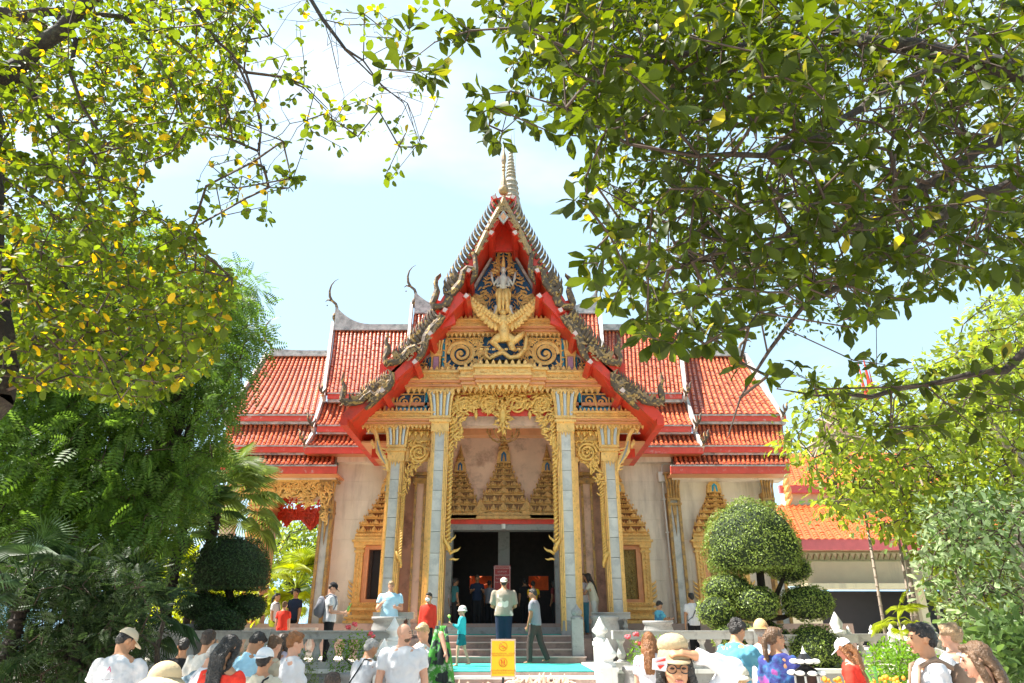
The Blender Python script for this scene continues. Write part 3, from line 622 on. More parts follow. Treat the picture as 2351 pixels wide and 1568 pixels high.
# ---- windows
def window(s, cx, wd, label):
    w_ = empty('window', (0, 0, 0)); w_.parent = temple
    def P(mb, n, m, kind=None, mats=None): o = mb.build(n, m, None, kind, False, mats); o.data.transform(TM); o.parent = w_; return o
    x0, x1 = cx-wd/2, cx+wd/2; y = YW
    b = MB(); b.box(x0-.16, x0, y-.08, y+.25, zwin0-.1, zwin1+.13).box(x1, x1+.16, y-.08, y+.25, zwin0-.1, zwin1+.13).box(x0, x1, y-.08, y+.25, zwin1, zwin1+.13).box(x0, x1, y-.08, y+.25, zwin0-.1, zwin0)
    P(b, 'frame', SALMON)
    b = MB()
    for k in (-1, 1):                      # flanking pilasters
        xx = cx+k*(wd/2+.30)
        b = MB(); b.box(xx-.13, xx+.13, y-.12, y+.06, zwin0-.1, zwin1+.05).box(xx-.17, xx+.17, y-.16, y+.06, zwin1-.1, zwin1-.03).box(xx-.19, xx+.19, y-.18, y+.06, zwin1+.05, zwin1+.14)
        for j in range(12): b.ball((xx, y-.13, zwin0+.05+j*.12), .045, 6, 4, (1, .6, 1.2))
        for j in (-1, 1): b.tube([(xx+j*.1, y-.13, zwin0-.05), (xx+j*.1, y-.13, zwin1-.1)], .02, 4)
        for j in range(4): flame(b, xx+k*.1, y-.05, zwin0-.05+j*.14, .3, k*.25, k, .3)
        P(b, 'side_pilaster', GOLD)
    b = MB()                               # stepped pedestal
    zz = zwin0-.1; fw = wd/2+.48
    for i, (h_, ex) in enumerate(((.09, .0), (.06, -.06), (.08, .03), (.05, -.05), (.09, -.10), (.05, .0), (.06, .10), (.05, .04), (.08, .12))):
        b.box(cx-fw-ex, cx+fw+ex, y-.24-ex, y+.03, zz-h_, zz); zz -= h_
    teeth(b, cx-fw, cx+fw, y-.24, zwin0-.11, .06, .08, -1, .03); P(b, 'pedestal', GOLD)
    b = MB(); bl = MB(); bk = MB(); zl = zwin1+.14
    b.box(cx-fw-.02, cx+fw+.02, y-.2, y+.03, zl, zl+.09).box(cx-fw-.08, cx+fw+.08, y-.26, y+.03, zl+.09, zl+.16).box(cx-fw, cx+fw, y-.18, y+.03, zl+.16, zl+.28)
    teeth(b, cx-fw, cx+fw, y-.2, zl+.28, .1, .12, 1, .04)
    prang(b, bl, cx, y-.04, zl+.34, fw*2-.1, 2.35, 4, bk); P(bk, 'pediment_gap_shade', MAROON)
    P(b, 'spired_pediment', GOLD, 'stuff'); P(bl, 'niche_mosaic', CYAN)
    return w_, P, x0, x1
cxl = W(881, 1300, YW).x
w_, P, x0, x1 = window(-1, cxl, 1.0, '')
b = MB(); b.box(x0, x1, YW+.16, YW+.2, zwin0, zwin1); P(b, 'opening_shade_panel', DARK)  # flat panel closing the window, painted with the shade of the room
b = MB(); b.box(x0+.36, x0+.42, YW+.06, YW+.12, zwin0, zwin1).box(x0, x0+.1, YW+.06, YW+.12, zwin0, zwin1); P(b, 'mullion', DARKW)
cxr = W(1426, 1300, YW).x
w_, P, x0, x1 = window(1, cxr, 1.0, '')
SHUT = mat('gilded_black_shutter', (.36, .24, .05), .35, .3, 20, .8, 40, .2, .6, dirt=(.03, .02, .01), dirtamt=.75, dscale=22)
for k in range(2):
    b = MB(); xa_ = x0+k*(x1-x0)/2; xb_ = xa_+(x1-x0)/2-.01
    b.box(xa_+.005, xb_, YW+.02, YW+.07, zwin0, zwin1)
    fill(b, lambda x, z: True, xa_+.05, xb_-.05, zwin0+.1, zwin1-.1, YW+.02, .14, 40)
    b.box(xa_+.01, xa_+.05, YW-.005, YW+.02, zwin0, zwin1).box(xb_-.04, xb_, YW-.005, YW+.02, zwin0, zwin1); P(b, 'shutter', SHUT)
# second right window, mostly behind the topiary
w_, P, x0, x1 = window(1, W(1657, 1300, YW).x, .82, '')
b = MB(); b.box(x0, x1, YW-.06, YW-.02, zwin0, zwin1); P(b, 'shutter', SHUT)
# ---- wall pilasters
def pilaster(x, y, w, z0, z1, nm='wall_pilaster'):
    p = empty('wall_pilaster'); p.parent = temple
    def P(mb, n, m): o = mb.build(n, m); o.data.transform(TM); o.parent = p
    b = MB(); b.box(x-w*.28, x+w*.28, y, y+.3, z0, z1); P(b, 'shaft', MARB)
    b = MB()
    for k in (-1, 1): b.box(x+k*w*.40-w*.11, x+k*w*.40+w*.11, y-.05, y+.3, z0, z1-.6)
    b.box(x-w*.56, x+w*.56, y-.10, y+.3, z1-1.02, z1-.95).box(x-w*.52, x+w*.52, y-.08, y+.3, z1-.86, z1-.78)
    for k in range(5): xx = x+(k-2)/4*w*.85; b.tube([(xx, y-.04, z1-.8), (xx, y-.06, z1-.4), (xx+(k-2)*w*.08, y-.16, z1)], w*.10, 5)
    b.prism([(x-.09, z1-.9), (x, z1-2.1), (x+.09, z1-.9)][::-1], y-.05, y+.02, .2)
    b.box(x-w*.7, x+w*.7, y-.2, y+.3, z1, z1+.06); P(b, 'gilding', GOLDD)
    return p
zpt = ZY(1075, 22.7)
pilaster(W(758, 1100, 22.7).x, 22.7, .42, .95, ZY(1108, 22.7)); pilaster(W(1543, 1110, 22.7).x, 22.7, .42, .95, ZY(1090, 22.7)); pilaster(W(1757, 1100, 22.7).x, 22.7, .38, .95, ZY(1090, 22.7))
# drain pipe with box
dp = MB(); a = W(1520, 1100, 22.85); c = W(1553, 1430, 22.85)
dp.tube([a, (a.x+.02, a.y, a.z-1), (c.x, c.y, c.z)], .035, 8); dp.box(a.x-.14, a.x+.14, 22.7, 22.95, a.z-.1, a.z+.22); dp.tube([(a.x, 22.85, a.z+.2), (a.x+.05, 22.85, a.z+.5), (a.x+.3, 22.85, a.z+.55)], .03, 6)
for k in range(4): t = .15+k*.24; p = a.lerp(c, t); dp.box(p.x-.06, p.x+.06, 22.8, 22.9, p.z-.02, p.z+.02)
T(dp, 'drain_pipe', WHITE)
# ================================================================ ROOFS
roof = empty('roof'); roof.parent = temple
def mir_pts(c): return [mirror(c[1]), mirror(c[0]), mirror(c[3]), mirror(c[2])]
NT = 0
def tiles(c, pw=.165, ph=.175, sag=.10, single=False, parent=None):
    """c = top-left, top-right, bottom-right, bottom-left corners; lays barrel tiles on a slightly sagging slope"""
    global NT
    TL, TR, BR, BL = [np.array(p) for p in c]
    nu = max(2, round(np.linalg.norm(TR-TL)/pw)); nv = max(2, round(np.linalg.norm(BL-TL)/ph))
    nrm = np.cross(TR-TL, BL-TL); nrm /= np.linalg.norm(nrm)
    if nrm[2] < 0: nrm = -nrm
    def S_(u, v, h):
        u = np.asarray(u)[..., None]; v = np.asarray(v)[..., None]; h = np.asarray(h)[..., None]
        return (TL*(1-u)*(1-v)+TR*u*(1-v)+BL*(1-u)*v+BR*u*v)+nrm*(h-sag*4*v*(1-v)*.9)
    # template: half-round cover tile, thicker at its lower end
    tv = []
    for t, k in ((0, .72), (1.12, 1.0)):
        for a in range(5): th = PI*a/4; tv.append((.5-.36*k*math.cos(th), t, .012+.062*k*math.sin(th)))
    tv = np.array(tv); tf = [[0, 5, 6, 1], [1, 6, 7, 2], [2, 7, 8, 3], [3, 8, 9, 4], [5, 9, 8, 7, 6]]
    I, J = np.meshgrid(np.arange(nu), np.arange(nv)); I = I.ravel(); J = J.ravel()
    jit = rng.normal(0, .008, len(I))
    U = (I[:, None]+tv[None, :, 0])/nu; V = (J[:, None]+tv[None, :, 1])/nv; Hh = tv[None, :, 2]+jit[:, None]
    Pn = S_(U, V, Hh)-np.array([XC, 22, 1.5])
    if not single:
        vs = Pn.reshape(-1, 3); fs = []
        for k in range(len(I)): fs += [[i+10*k for i in f] for f in tf]
        me = bpy.data.meshes.new('roof_tile'); me.from_pydata(vs.tolist(), [], fs)
        me.materials.append(TILE); o = obj('roof_tile', me, parent or roof, None, 'stuff')
    else:
        base = bpy.data.meshes.new('roof_tile'); base.from_pydata([(p[0]-.5, p[1], p[2]) for p in tv.tolist()], [], tf); base.materials.append(TILE)
        for k in range(len(I)):
            u, v = (I[k]+.5)/nu, J[k]/nv
            if NT >= 300: break
            o0 = S_(u, v, 0); ex = S_(u+.5/nu, v, 0)-S_(u-.5/nu, v, 0); ey = S_(u, v+1/nv, 0)-o0
            M = Matrix([[ex[i], ey[i], nrm[i], o0[i]-(XC, 22, 1.5)[i]] for i in range(3)]+[[0, 0, 0, 1]])
            o = bpy.data.objects.new('roof_tile', base); COL.objects.link(o); o.parent = roof; o.matrix_basis = M; NT += 1
        k0 = 300
        if len(I) > k0:
            vs = Pn[k0:].reshape(-1, 3); fs = []
            for k in range(len(I)-k0): fs += [[i+10*k for i in f] for f in tf]
            me = bpy.data.meshes.new('roof_tile'); me.from_pydata(vs.tolist(), [], fs); me.materials.append(TILE); obj('roof_tile', me, roof, None, 'stuff')
    # bed under the tiles
    n = 6; uu, vv = np.meshgrid([0, 1], np.linspace(0, 1, n)); a = S_(uu.ravel(), vv.ravel(), 0)-np.array([XC, 22, 1.5]); b_ = S_(uu.ravel(), vv.ravel(), -.12)-np.array([XC, 22, 1.5])
    vs = a.tolist()+b_.tolist(); m = 2*n; fs = []
    for i in range(n-1): fs += [(2*i, 2*i+1, 2*i+3, 2*i+2), (m+2*i, m+2*i+2, m+2*i+3, m+2*i+1), (2*i, 2*i+2, m+2*i+2, m+2*i), (2*i+1, m+2*i+1, m+2*i+3, 2*i+3)]
    fs += [(0, m, m+1, 1), (m-2, m-1, 2*m-1, 2*m-2)]
    me = bpy.data.meshes.new('roof_slope'); me.from_pydata(vs, [], fs); me.materials.append(TILED); obj('roof_slope', me, parent or roof)
def band(x0, x1, ya, yb, D, m, name='fascia', th=.08, s=None):
    p = W(x0, ya, D); q_ = W(x1, yb, D); b = MB(); b.box(p.x, q_.x, D, D+th, q_.z, p.z); return T(b, name, m, roof)
slopes = [  # (x,y,D) TL, TR, BR, BL, single
    ([(618, 818, 25.6), (756, 818, 25.6), (738, 950, 23.2), (526, 950, 23.2)], True),
    ([(520, 974, 23.4), (728, 974, 23.4), (712, 1022, 22.5), (508, 1022, 22.5)], False),
    ([(506, 1044, 22.6), (770, 1044, 22.6), (762, 1066, 21.9), (500, 1066, 21.9)], False),
    ([(768, 760, 26.2), (1060, 760, 26.2), (1060, 902, 23.4), (748, 902, 23.4)], False),
    ([(744, 924, 23.6), (980, 924, 23.6), (980, 975, 22.7), (724, 975, 22.7)], False),
    ([(722, 998, 22.9), (980, 998, 22.9), (980, 1022, 22.2), (706, 1022, 22.2)], False),
    ([(950, 722, 26.1), (1090, 722, 26.1), (1090, 902, 23.0), (930, 902, 23.0)], False)]
for sl_, single in slopes:
    c = [W(*p) for p in sl_]; tiles(c, single=single)
    c2 = [mirror(c[1]), mirror(c[0]), mirror(c[3]), mirror(c[2])]; tiles(c2)
# fascias, white lines, soffits
def mband(x0, x1, ya, yb, D, m, name='fascia', th=.08):
    p = W(x0, ya, D); q_ = W(x1, yb, D); b = MB(); b.box(p.x, q_.x, D, D+th, q_.z, p.z); T2(b, name, m, roof)
for x0, x1, ya, yb, D in ((512, 730, 954, 966, 23.15), (500, 728, 1025, 1038, 22.4), (500, 772, 1070, 1087, 21.8), (752, 985, 904, 915, 23.3), (728, 985, 978, 991, 22.6), (700, 990, 1026, 1041, 22.1)):
    mband(x0, x1, ya, yb, D, REDF)
for x0, x1, ya, yb, D in ((512, 730, 967, 973, 23.2), (500, 728, 1038, 1044, 22.45), (752, 985, 915, 923, 23.35), (728, 985, 991, 996, 22.65)):
    mband(x0, x1, ya, yb, D, WHITEF, 'gutter_line', .3)
for x0, x1, ya, yb, D in ((512, 730, 951, 954, 23.1), (500, 728, 1022, 1025, 22.35), (500, 772, 1067, 1070, 21.75), (752, 985, 901, 904, 23.25), (728, 985, 975, 978, 22.55), (700, 990, 1023, 1026, 22.05)):
    mband(x0, x1, ya, yb, D, WHITEF, 'drip_edge', .12)
def zbox(name, x0, x1, D0_, D1_, z0, z1, m):
    b = MB(); b.box(x0, x1, D0_, D1_, z0, z1); T2(b, name, m, roof)
zbox('soffit', W(500, 1070, 21.8).x, W(772, 1070, 21.8).x, 21.85, 23.2, ZY(1087, 21.8), ZY(1087, 21.8)+.06, SALMON)
zbox('soffit', W(700, 1040, 22.1).x, XC-2, 22.15, 23.4, ZY(1041, 22.1), ZY(1041, 22.1)+.06, SALMON)
zbox('eave_beam', W(515, 1087, 22.5).x, W(772, 1087, 22.5).x, 22.5, 23.1, ZY(1101, 22.5), ZY(1084, 22.5), STONE)
zbox('eave_beam', W(775, 1045, 22.6).x, XC-3, 22.6, 23.2, ZY(1060, 22.6), ZY(1041, 22.6), STONE)
# dark gap wall between inner upper eave and side porch roof
zbox('roof_step_wall', W(700, 1040, 22.9).x, W(775, 1040, 22.9).x, 22.9, 23.4, ZY(1100, 22.9), ZY(1020, 22.9), WHITEF)
# ridges with upswept ends, verges and hooked finials
def ridge(xl, xr, y, D, hpx=12, sweep=52, left_only=False):
    z0, z1 = ZY(y, D), ZY(y-hpx, D); a, c = W(xl, y, D).x, W(xr, y, D).x
    n = 10; up = []; L_ = 1.6
    for i in range(n+1):
        t = i/n; up.append((a+L_*t, z1+(1-t)**2.2*(ZY(y-hpx-sweep, D)-z1)*1.0))
    pts = [(a, z0)]+up+[(c, z1), (c, z0)]
    for m_ in (0, 1):
        b = MB(); pp = [(p if not m_ else (2*XC-p[0], p[1])) for p in pts]
        # fan of quads for a concave outline
        vs = []; fs = []
        for i in range(n): 
            q4 = [pp[1+i], pp[2+i], (pp[2+i][0], z0), (pp[1+i][0], z0)]; b.prism(q4, D-.14, D+.14)
        b.prism([pp[n+1], pp[n+2], pp[n+3], (pp[n+1][0], z0)], D-.14, D+.14); b.box(min(pp[0][0], pp[-1][0]), max(pp[0][0], pp[-1][0]), D-.18, D+.18, z0-.07, z0-.001)
        T(b, 'ridge_cap', WHITEF, roof)
        tip = Vector((pp[1][0], D, pp[1][1])); s_ = -1 if not m_ else 1; f = MB()
        P3 = [(0.05, -1.1), (.03, -.55), (.0, 0), (.12, .32), (.42, .58), (.6, .9), (.66, 1.35), (.58, 1.8), (.38, 2.12), (.12, 2.3)]
        f.tube([(tip.x+s_*dx*.62, D, tip.z+dz*.62) for dx, dz in P3], [.05, .06, .07, .06, .055, .06, .05, .035, .02, .008], 6)
        f.tube([(tip.x+s_*.3, D, tip.z+.36), (tip.x+s_*.44, D, tip.z+.40), (tip.x+s_*.54, D, tip.z+.30)], [.05, .035, .01], 5); f.ball((tip.x+s_*.44, D, tip.z+.12), .035, 6, 4)
        f.ball((tip.x+s_*.06, D, tip.z-.42), .13, 8, 6, (.8, 1, 1.5)); T(f, 'ridge_finial', NAGA, roof, None, True)
ridge(768, 1000, 758, 26.2, 11, 40); ridge(952, 1100, 720, 26.15, 10, 36); ridge(621, 757, 817, 25.6, 10, 6)
def verge(pa, pb, w=.11, m=WHITEF, proud=.14):
    a, c = W(*pa), W(*pb)
    for m_ in (0, 1):
        A, B = (a, c) if not m_ else (mirror(a), mirror(c)); b = MB(); n = Vector((0, -.8, .6))*proud
        ex = Vector((w, 0, 0)); vs = []
        for p in (A, B):
            for dx, k in ((-.5, -1), (.5, -1), (.5, 1), (-.5, 1)): vs.append(p+ex*dx+n*k)
        b.add(vs, [(0, 1, 2, 3), (7, 6, 5, 4), (0, 4, 5, 1), (1, 5, 6, 2), (2, 6, 7, 3), (3, 7, 4, 0)]); T(b, 'verge', m, roof)
        f = MB(); s_ = -1 if not m_ else 1
        for k in range(3): flame(f, B.x+s_*.05*k, B.y-.1, B.z+.05+.1*k, .42, s_*(.3+.3*k), -s_, .25)
        T(f, 'verge_finial', NAGA, roof, None, True)
verge((765, 745, 26.4), (743, 915, 23.2)); verge((742, 918, 23.6), (718, 988, 22.6), .10); verge((722, 995, 22.9), (700, 1028, 22.1), .10)
verge((946, 700, 26.3), (926, 905, 22.9)); verge((612, 815, 25.7), (520, 962, 23.1), .10)
b = MB(); p = W(763, 760, 26.4); c = W(742, 915, 23.4); e = W(735, 960, 23.2)
b.add([p, c, e, (e.x, 25.5, e.z), (p.x, 26.4, e.z)], [(0, 1, 2, 3, 4)]); T2(b, 'gable_end', STONEP, roof)
# far central spire and lightning wire
sp = MB(); c = W(1173, 460, 27); z0 = c.z; prof = [(.75, -1.6), (.55, -.6), (.42, .0)]; top = ZY(318, 27)-z0
for i in range(4): prof += [(.40-.03*i, .3*i+.02), (.44-.03*i, .3*i+.08), (.37-.03*i, .3*i+.2)]
for i in range(11): r = .26*(1-i/12.5); z = 1.3+(top-1.5)*i/11; prof += [(r*.72, z), (r, z+.06), (r*.9, z+.12), (r*.6, z+.17)]
prof.append((0, top+.6)); sp.lathe(prof, (c.x, 27, z0), 12); T(sp, 'prasat_spire', SPIRE, roof)
b = MB(); b.lathe([(1.5, -6), (1.2, -2.5), (.75, -1.6)], (c.x, 27, z0), 12); T(b, 'spire_base', WHITEF, roof)
b = MB(); b.tube([W(1180, 300, 26.6), W(1184, 400, 26.6), W(1190, 520, 26.6)], .012, 4); T(b, 'lightning_wire', GREY, roof)
# ---- the portal's steep gable roof in three tiers
gab = empty('front_gable'); gab.parent = temple
tiers = [((1157, 449), (1000, 706)), ((1032, 690), (884, 842)), ((912, 838), (786, 948))]
for i, (pa, pb) in enumerate(tiers):
    a, c = W(*pa, DB), W(*pb, DB); a.x = min(a.x, XC) if i else XC; d = (c-a).normalized(); n = Vector((-d.z, 0, d.x)); n = n if n.z < 0 else -n; n = -n  # n points up-left
    if n.z < 0: n = -n
    for m_ in (0, 1):
        A, B = (a, c) if not m_ else (mirror(a), mirror(c)); N = n if not m_ else Vector((-n.x, 0, n.z))
        A0 = A; A = A-(B-A).normalized()*(.42 if i else 0)
        b = MB(); t0, t1 = -.10, -.22
        q4 = [A+N*t0, B+N*t0, B+N*t1, A+N*t1]; b.prism([(v.x, v.z) for v in q4], DB+.08, 24.2+.4*i); T(b, 'roof_board', RED, gab)
        if i == 0 or True:
            up = [A+N*.0, B+N*.0, B+N*t0*.98, A+N*t0*.98]; b = MB(); b.prism([(v.x, v.z) for v in up], DB+.3, 24.1+.4*i); T(b, 'roof_slope', TILED, gab)
        # red barge board standing under the carved one
        b = MB(); q4 = [A+N*-.02, B+N*-.02, B+N*-.32, A+N*-.32]; b.prism([(v.x, v.z) for v in q4], DB+.0, DB+.14); T(b, 'red_barge_board', RED, gab)
        # purlins with pale end caps
        b = MB(); e = MB(); L_ = (B-A).length; K = (3, 2, 2)[i]
        for k in range(K+1):
            t = (k+.02)/K if i else k/K
            if t > 1: continue
            p = A.lerp(B, min(t, 1))+N*-.33; s2 = .085
            Mr = Matrix.Translation(p) @ Matrix.Rotation(math.atan2(-(B-A).x, -(B-A).z) if 0 else math.atan2((B-A).x, (B-A).z), 4, 'Y').to_4x4()
            b.box(-s2, s2, -.12, 4.5, -s2, s2, Mr); e.box(-s2*.75, s2*.75, -.16, -.121, -s2*.75, s2*.75, Mr, .02, .0)
        T(b, 'purlin', RED, gab); T(e, 'purlin_cap', PINKW, gab)
        # small eave run: gutter end
    if i == 2:
        A = W(*pb, DB); b = MB(); b.box(A.x-.04, A.x+.16, DB+.02, 23.4, A.z-.34, A.z-.05); T2(b, 'eave_board', RED, gab)
        b = MB(); b.box(A.x+.16, A.x+1.25, D0+.7, 22.9, A.z-.36, A.z-.30); T2(b, 'eave_soffit', SALMON, gab)
        b = MB(); pA = W(858, 1000, 20.6); pB = W(912, 1052, 20.6); b.box(pA.x, pB.x, 20.5, 20.7, pB.z, pA.z); T2(b, 'red_panel', RED, gab)
        b = MB(); pA = W(827, 994, 19.9); b.box(pA.x, XC-3.4, 19.85, 19.93, pA.z-.03, pA.z+.03); T2(b, 'white_eave_line', WHITE, gab)
# carved barge boards: bands with their width in photo units
def bandpath(mb, pts, D, y0=-.09, y1=.07):
    """flat extruded band along a path of (x, y, width) in photo units at depth D"""
    P2 = [(W(p[0], p[1], D), p[2]*D/F/.93) for p in pts]; n = len(P2); Lr = []
    for i in range(n):
        a = P2[max(i-1, 0)][0]; c = P2[min(i+1, n-1)][0]; t = c-a; t.y = 0; t.normalize(); nn = Vector((-t.z, 0, t.x)); w = P2[i][1]/2
        Lr.append((P2[i][0]+nn*w, P2[i][0]-nn*w))
    for i in range(n-1):
        q4 = [Lr[i][0], Lr[i+1][0], Lr[i+1][1], Lr[i][1]]
        vs = [(v.x, D+y0, v.z) for v in q4]+[(v.x, D+y1, v.z) for v in q4]
        mid = [(q4[0]+q4[3])/2, (q4[1]+q4[2])/2]
        vs += [(v.x, D+y0-.05, v.z) for v in mid]; 
        mb.add(vs, [(0, 8, 9, 1), (8, 3, 2, 9), (7, 4, 5, 6), (0, 1, 5, 4), (3, 7, 6, 2)]+([(0, 4, 7, 3, 8)] if i == 0 else [])+([(1, 9, 2, 6, 5)] if i == n-2 else []))
qa = crop(960, 300, 3.92); qe = crop(780, 600, 3.92)
def cv(q_, pts): return [(*q_(p[0], p[1]), p[2]*.84/3.92/1.0208) for p in pts]
g1 = MB()
bandpath(g1, cv(qa, [(868, 640, 30), (850, 700, 60), (720, 935, 62)]), DB); bandpath(g1, cv(qa, [(708, 960, 62), (612, 1165, 56)]), DB-.02)
T2(g1, 'gilt_barge_board', BARGE, gab)
n1 = MB()
bandpath(n1, cv(qa, [(585, 1150, 56), (602, 1200, 50), (610, 1290, 60), (600, 1350, 62), (575, 1400, 30), (560, 1432, 8)]), DB-.02)
bandpath(n1, cv(qa, [(610, 1350, 30), (580, 1300, 60), (530, 1290, 52), (490, 1330, 60), (472, 1420, 68), (415, 1490, 76), (360, 1540, 80)]), DB-.04)
bandpath(n1, cv(qe, [(1075, 380, 90), (1050, 440, 80), (1005, 470, 60), (930, 470, 70), (915, 440, 60), (940, 380, 70), (960, 320, 62), (945, 260, 48), (955, 210, 34), (995, 175, 5)]), DB-.03)
bandpath(n1, cv(qe, [(1015, 560, 60), (960, 620, 80), (900, 680, 80), (855, 750, 78), (840, 830, 76), (815, 900, 70), (775, 960, 40), (740, 1000, 8)]), DB-.02)
bandpath(n1, cv(qe, [(800, 880, 50), (755, 840, 60), (700, 860, 66), (650, 930, 74), (600, 975, 60), (540, 985, 62), (490, 990, 66), (480, 940, 46), (505, 890, 72), (510, 840, 60), (492, 790, 36), (515, 712, 5)]), DB-.03)
bandpath(n1, cv(qe, [(545, 1080, 60), (540, 1150, 66), (500, 1210, 80), (440, 1260, 84), (390, 1320, 66), (340, 1380, 34), (300, 1410, 8)]), DB-.02)
bandpath(n1, cv(qe, [(400, 1300, 50), (350, 1262, 56), (300, 1290, 66), (260, 1335, 66), (200, 1350, 60), (120, 1350, 66), (85, 1330, 50), (100, 1260, 62), (110, 1200, 50), (90, 1150, 30), (105, 1075, 5)]), DB-.03)
T2(n1, 'naga_barge_board', NAGA, gab)
# flame crockets along the boards
ck = MB()
def crockets(q_, a, c, n, h, ang=-.35, hb=None):
    pa, pb = W(*q_(*a), DB), W(*q_(*c), DB)
    for i in range(n):
        t = (i+.5)/n; p = pa.lerp(pb, t); hh = h+((hb or h)-h)*t
        P0 = p; pts = [(P0.x+dx*hh, DB-.02, P0.z+dz*hh) for dx, dz in ((.38, -.35), (.12, -.05), (-.10, .28), (-.20, .62), (-.17, 1.0))]
        ck.tube(pts, [hh*.14, hh*.165, hh*.155, hh*.10, hh*.012], 6, (Vector((0, 1, 0)), .7))
crockets(qa, (815, 655), (330, 1500), 20, .33, hb=.40)
crockets(qe, (1145, 190), (1030, 400), 4, .44); crockets(qe, (960, 560), (640, 900), 12, .48, hb=.36); crockets(qe, (640, 890), (560, 960), 3, .34)
crockets(qe, (520, 1150), (260, 1300), 11, .38, hb=.32); crockets(qe, (250, 1320), (150, 1340), 3, .28)
T2(ck, 'flame_crocket', NAGA, gab, None, True)
# relief scales on the dark boards
rs = MB()
for a, c, n in (((1015, 560), (845, 800), 34), ((800, 870), (500, 985), 34), ((545, 1100), (390, 1310), 34), ((380, 1270), (110, 1350), 34)):
    for k in range(n):
        t = rnd.random(); x = a[0]+(c[0]-a[0])*t+rnd.uniform(-28, 28); y = a[1]+(c[1]-a[1])*t+rnd.uniform(-28, 28); p = W(*qe(x, y), DB-.12)
        flame(rs, p.x, DB-.12, p.z, rnd.uniform(.12, .24), rnd.uniform(-2.2, .6), rnd.choice((-1, 1)), .3)
for k in range(80):
    t = rnd.random(); x = 850-240*t+rnd.uniform(-22, 22); y = 700+450*t; p = W(*qa(x, y), DB-.1); flame(rs, p.x, DB-.11, p.z, .14, rnd.uniform(-1, 1), 1, .3)
T2(rs, 'carved_scale', BARGE, gab, 'stuff', False)
b = MB(); c = W(1157, 503, DB); 
for q_, yy, in ((.17, -.06), (.11, -.075)): pass
b.prism([(XC-.34, c.z-.62), (XC-.34, c.z+.05), (XC, c.z+.75), (XC+.34, c.z+.05), (XC+.34, c.z-.62)], DB+.9, DB+1.0); T(b, 'apex_board', RED, gab)
b = MB(); b.prism([(XC, c.z-.24), (XC-.16, c.z), (XC, c.z+.26), (XC+.16, c.z)], DB-.12, DB-.05); T(b, 'apex_diamond', WHITEF, gab)
b = MB(); b.prism([(XC, c.z-.13), (XC-.09, c.z), (XC, c.z+.14), (XC+.09, c.z)], DB-.14, DB-.121); T(b, 'apex_diamond_centre', SALMON, gab)
for P_ in ([(1004, 690), (1040, 700), (1046, 742), (1015, 756), (985, 730)], [(872, 838), (905, 820), (925, 862), (905, 895), (872, 872)], [(975, 722), (1012, 728), (1000, 762), (965, 752)]):
    b = MB(); b.prism([(W(x, y, DB+.2).x, W(x, y, DB+.2).z) for x, y in P_][::-1], DB+.16, DB+.3); T2(b, 'red_filler_board', RED, gab)
# ridge-end finial with ball
f = MB(); c = W(1157, 437, DB)
f.ball((XC, DB, c.z), .17, 12, 8, (1, 1, 1.1)); T(f, 'finial_ball', BARGE, gab, None, True)
f = MB(); zt_ = ZY(330, DB)-c.z
f.lathe([(.12, .1), (.10, .3), (.05, .55), (.045, .75), (.07, .78), (.045, .85), (.07, .9), (.05, 1.0), (.085, 1.15), (.08, 1.35), (.03, 1.55), (.0, zt_)], (XC, DB, c.z), 8); T(f, 'finial_spike', BARGE, gab)
# eave brackets (curled, gilded) beside the outer columns
for s_ in (-1, 1):
    qb = crop(760, 860, 3.92); br = MB(); wh = MB()
    def PB(x, y, dy=0): p = W(*qb(x, y), D0+.1+dy); return (p.x if s_ < 0 else 2*XC-p.x, p.y, p.z)
    br.tube([PB(585, 960), PB(570, 880), PB(530, 820), PB(500, 770), PB(490, 700), PB(480, 630), PB(455, 580), PB(425, 560), PB(400, 585), PB(410, 610)], [.03, .07, .10, .10, .07, .06, .07, .06, .05, .02], 6)
    wh.tube([PB(562, 890, -.1), PB(525, 820, -.1), PB(500, 750, -.1), PB(485, 680, -.1)], [.01, .03, .03, .01], 5)
    for k in range(7): x, y = 580-k*6, 950-k*32; p = PB(x, y); flame(br, p[0]-s_*.05, p[1], p[2], .22, s_*-.9 if 0 else s_*.8, s_, .3)
    p = PB(440, 640); flame(br, p[0], p[1], p[2]-.1, .3, s_*2.9, s_, .35)
    T(br, 'eave_bracket', GOLD, gab, None, True); T(wh, 'bracket_inlay', GREY, gab)
# ---- open porch at the left end
lp = empty('side_porch'); lp.parent = temple
zpb = ZY(1101, 22.5); x0, x1 = W(520, 1110, 22.5).x, W(758, 1110, 22.5).x; mb = MB()
def low2(x):
    t = (x-x0)/(x1-x0); return zpb-.62-.35*max(0, 1-abs(t-.42)/.09)-.3*max(0, 1-abs(t-.80)/.07)-.95*max(0, (t-.92)/.08)**1.2-.9*max(0, (.12-t)/.12)**1.2
fill(mb, lambda x, z: z > low2(x)+.05, x0, x1, zpb-1.6, zpb-.05, 22.6, .17, 750); mb.box(x0, x1, 22.55, 22.7, zpb-.08, zpb)
T(mb, 'porch_carving', GOLD, lp, 'stuff')
bb = MB(); n = 40
for i in range(n):
    xa_, xb_ = x0+(x1-x0)*i/n, x0+(x1-x0)*(i+1)/n; za_, zb_ = low2(xa_)+.08, low2(xb_)+.08; bb.add([(xa_, 22.63, za_), (xb_, 22.63, zb_), (xb_, 22.63, zpb), (xa_, 22.63, zpb), (xa_, 22.68, za_), (xb_, 22.68, zb_), (xb_, 22.68, zpb), (xa_, 22.68, zpb)], [(0, 1, 2, 3), (7, 6, 5, 4), (0, 4, 5, 1)])
T(bb, 'carving_panel', GOLDD, lp)
pf = MB(); a = W(606, 1160, 26.5); 
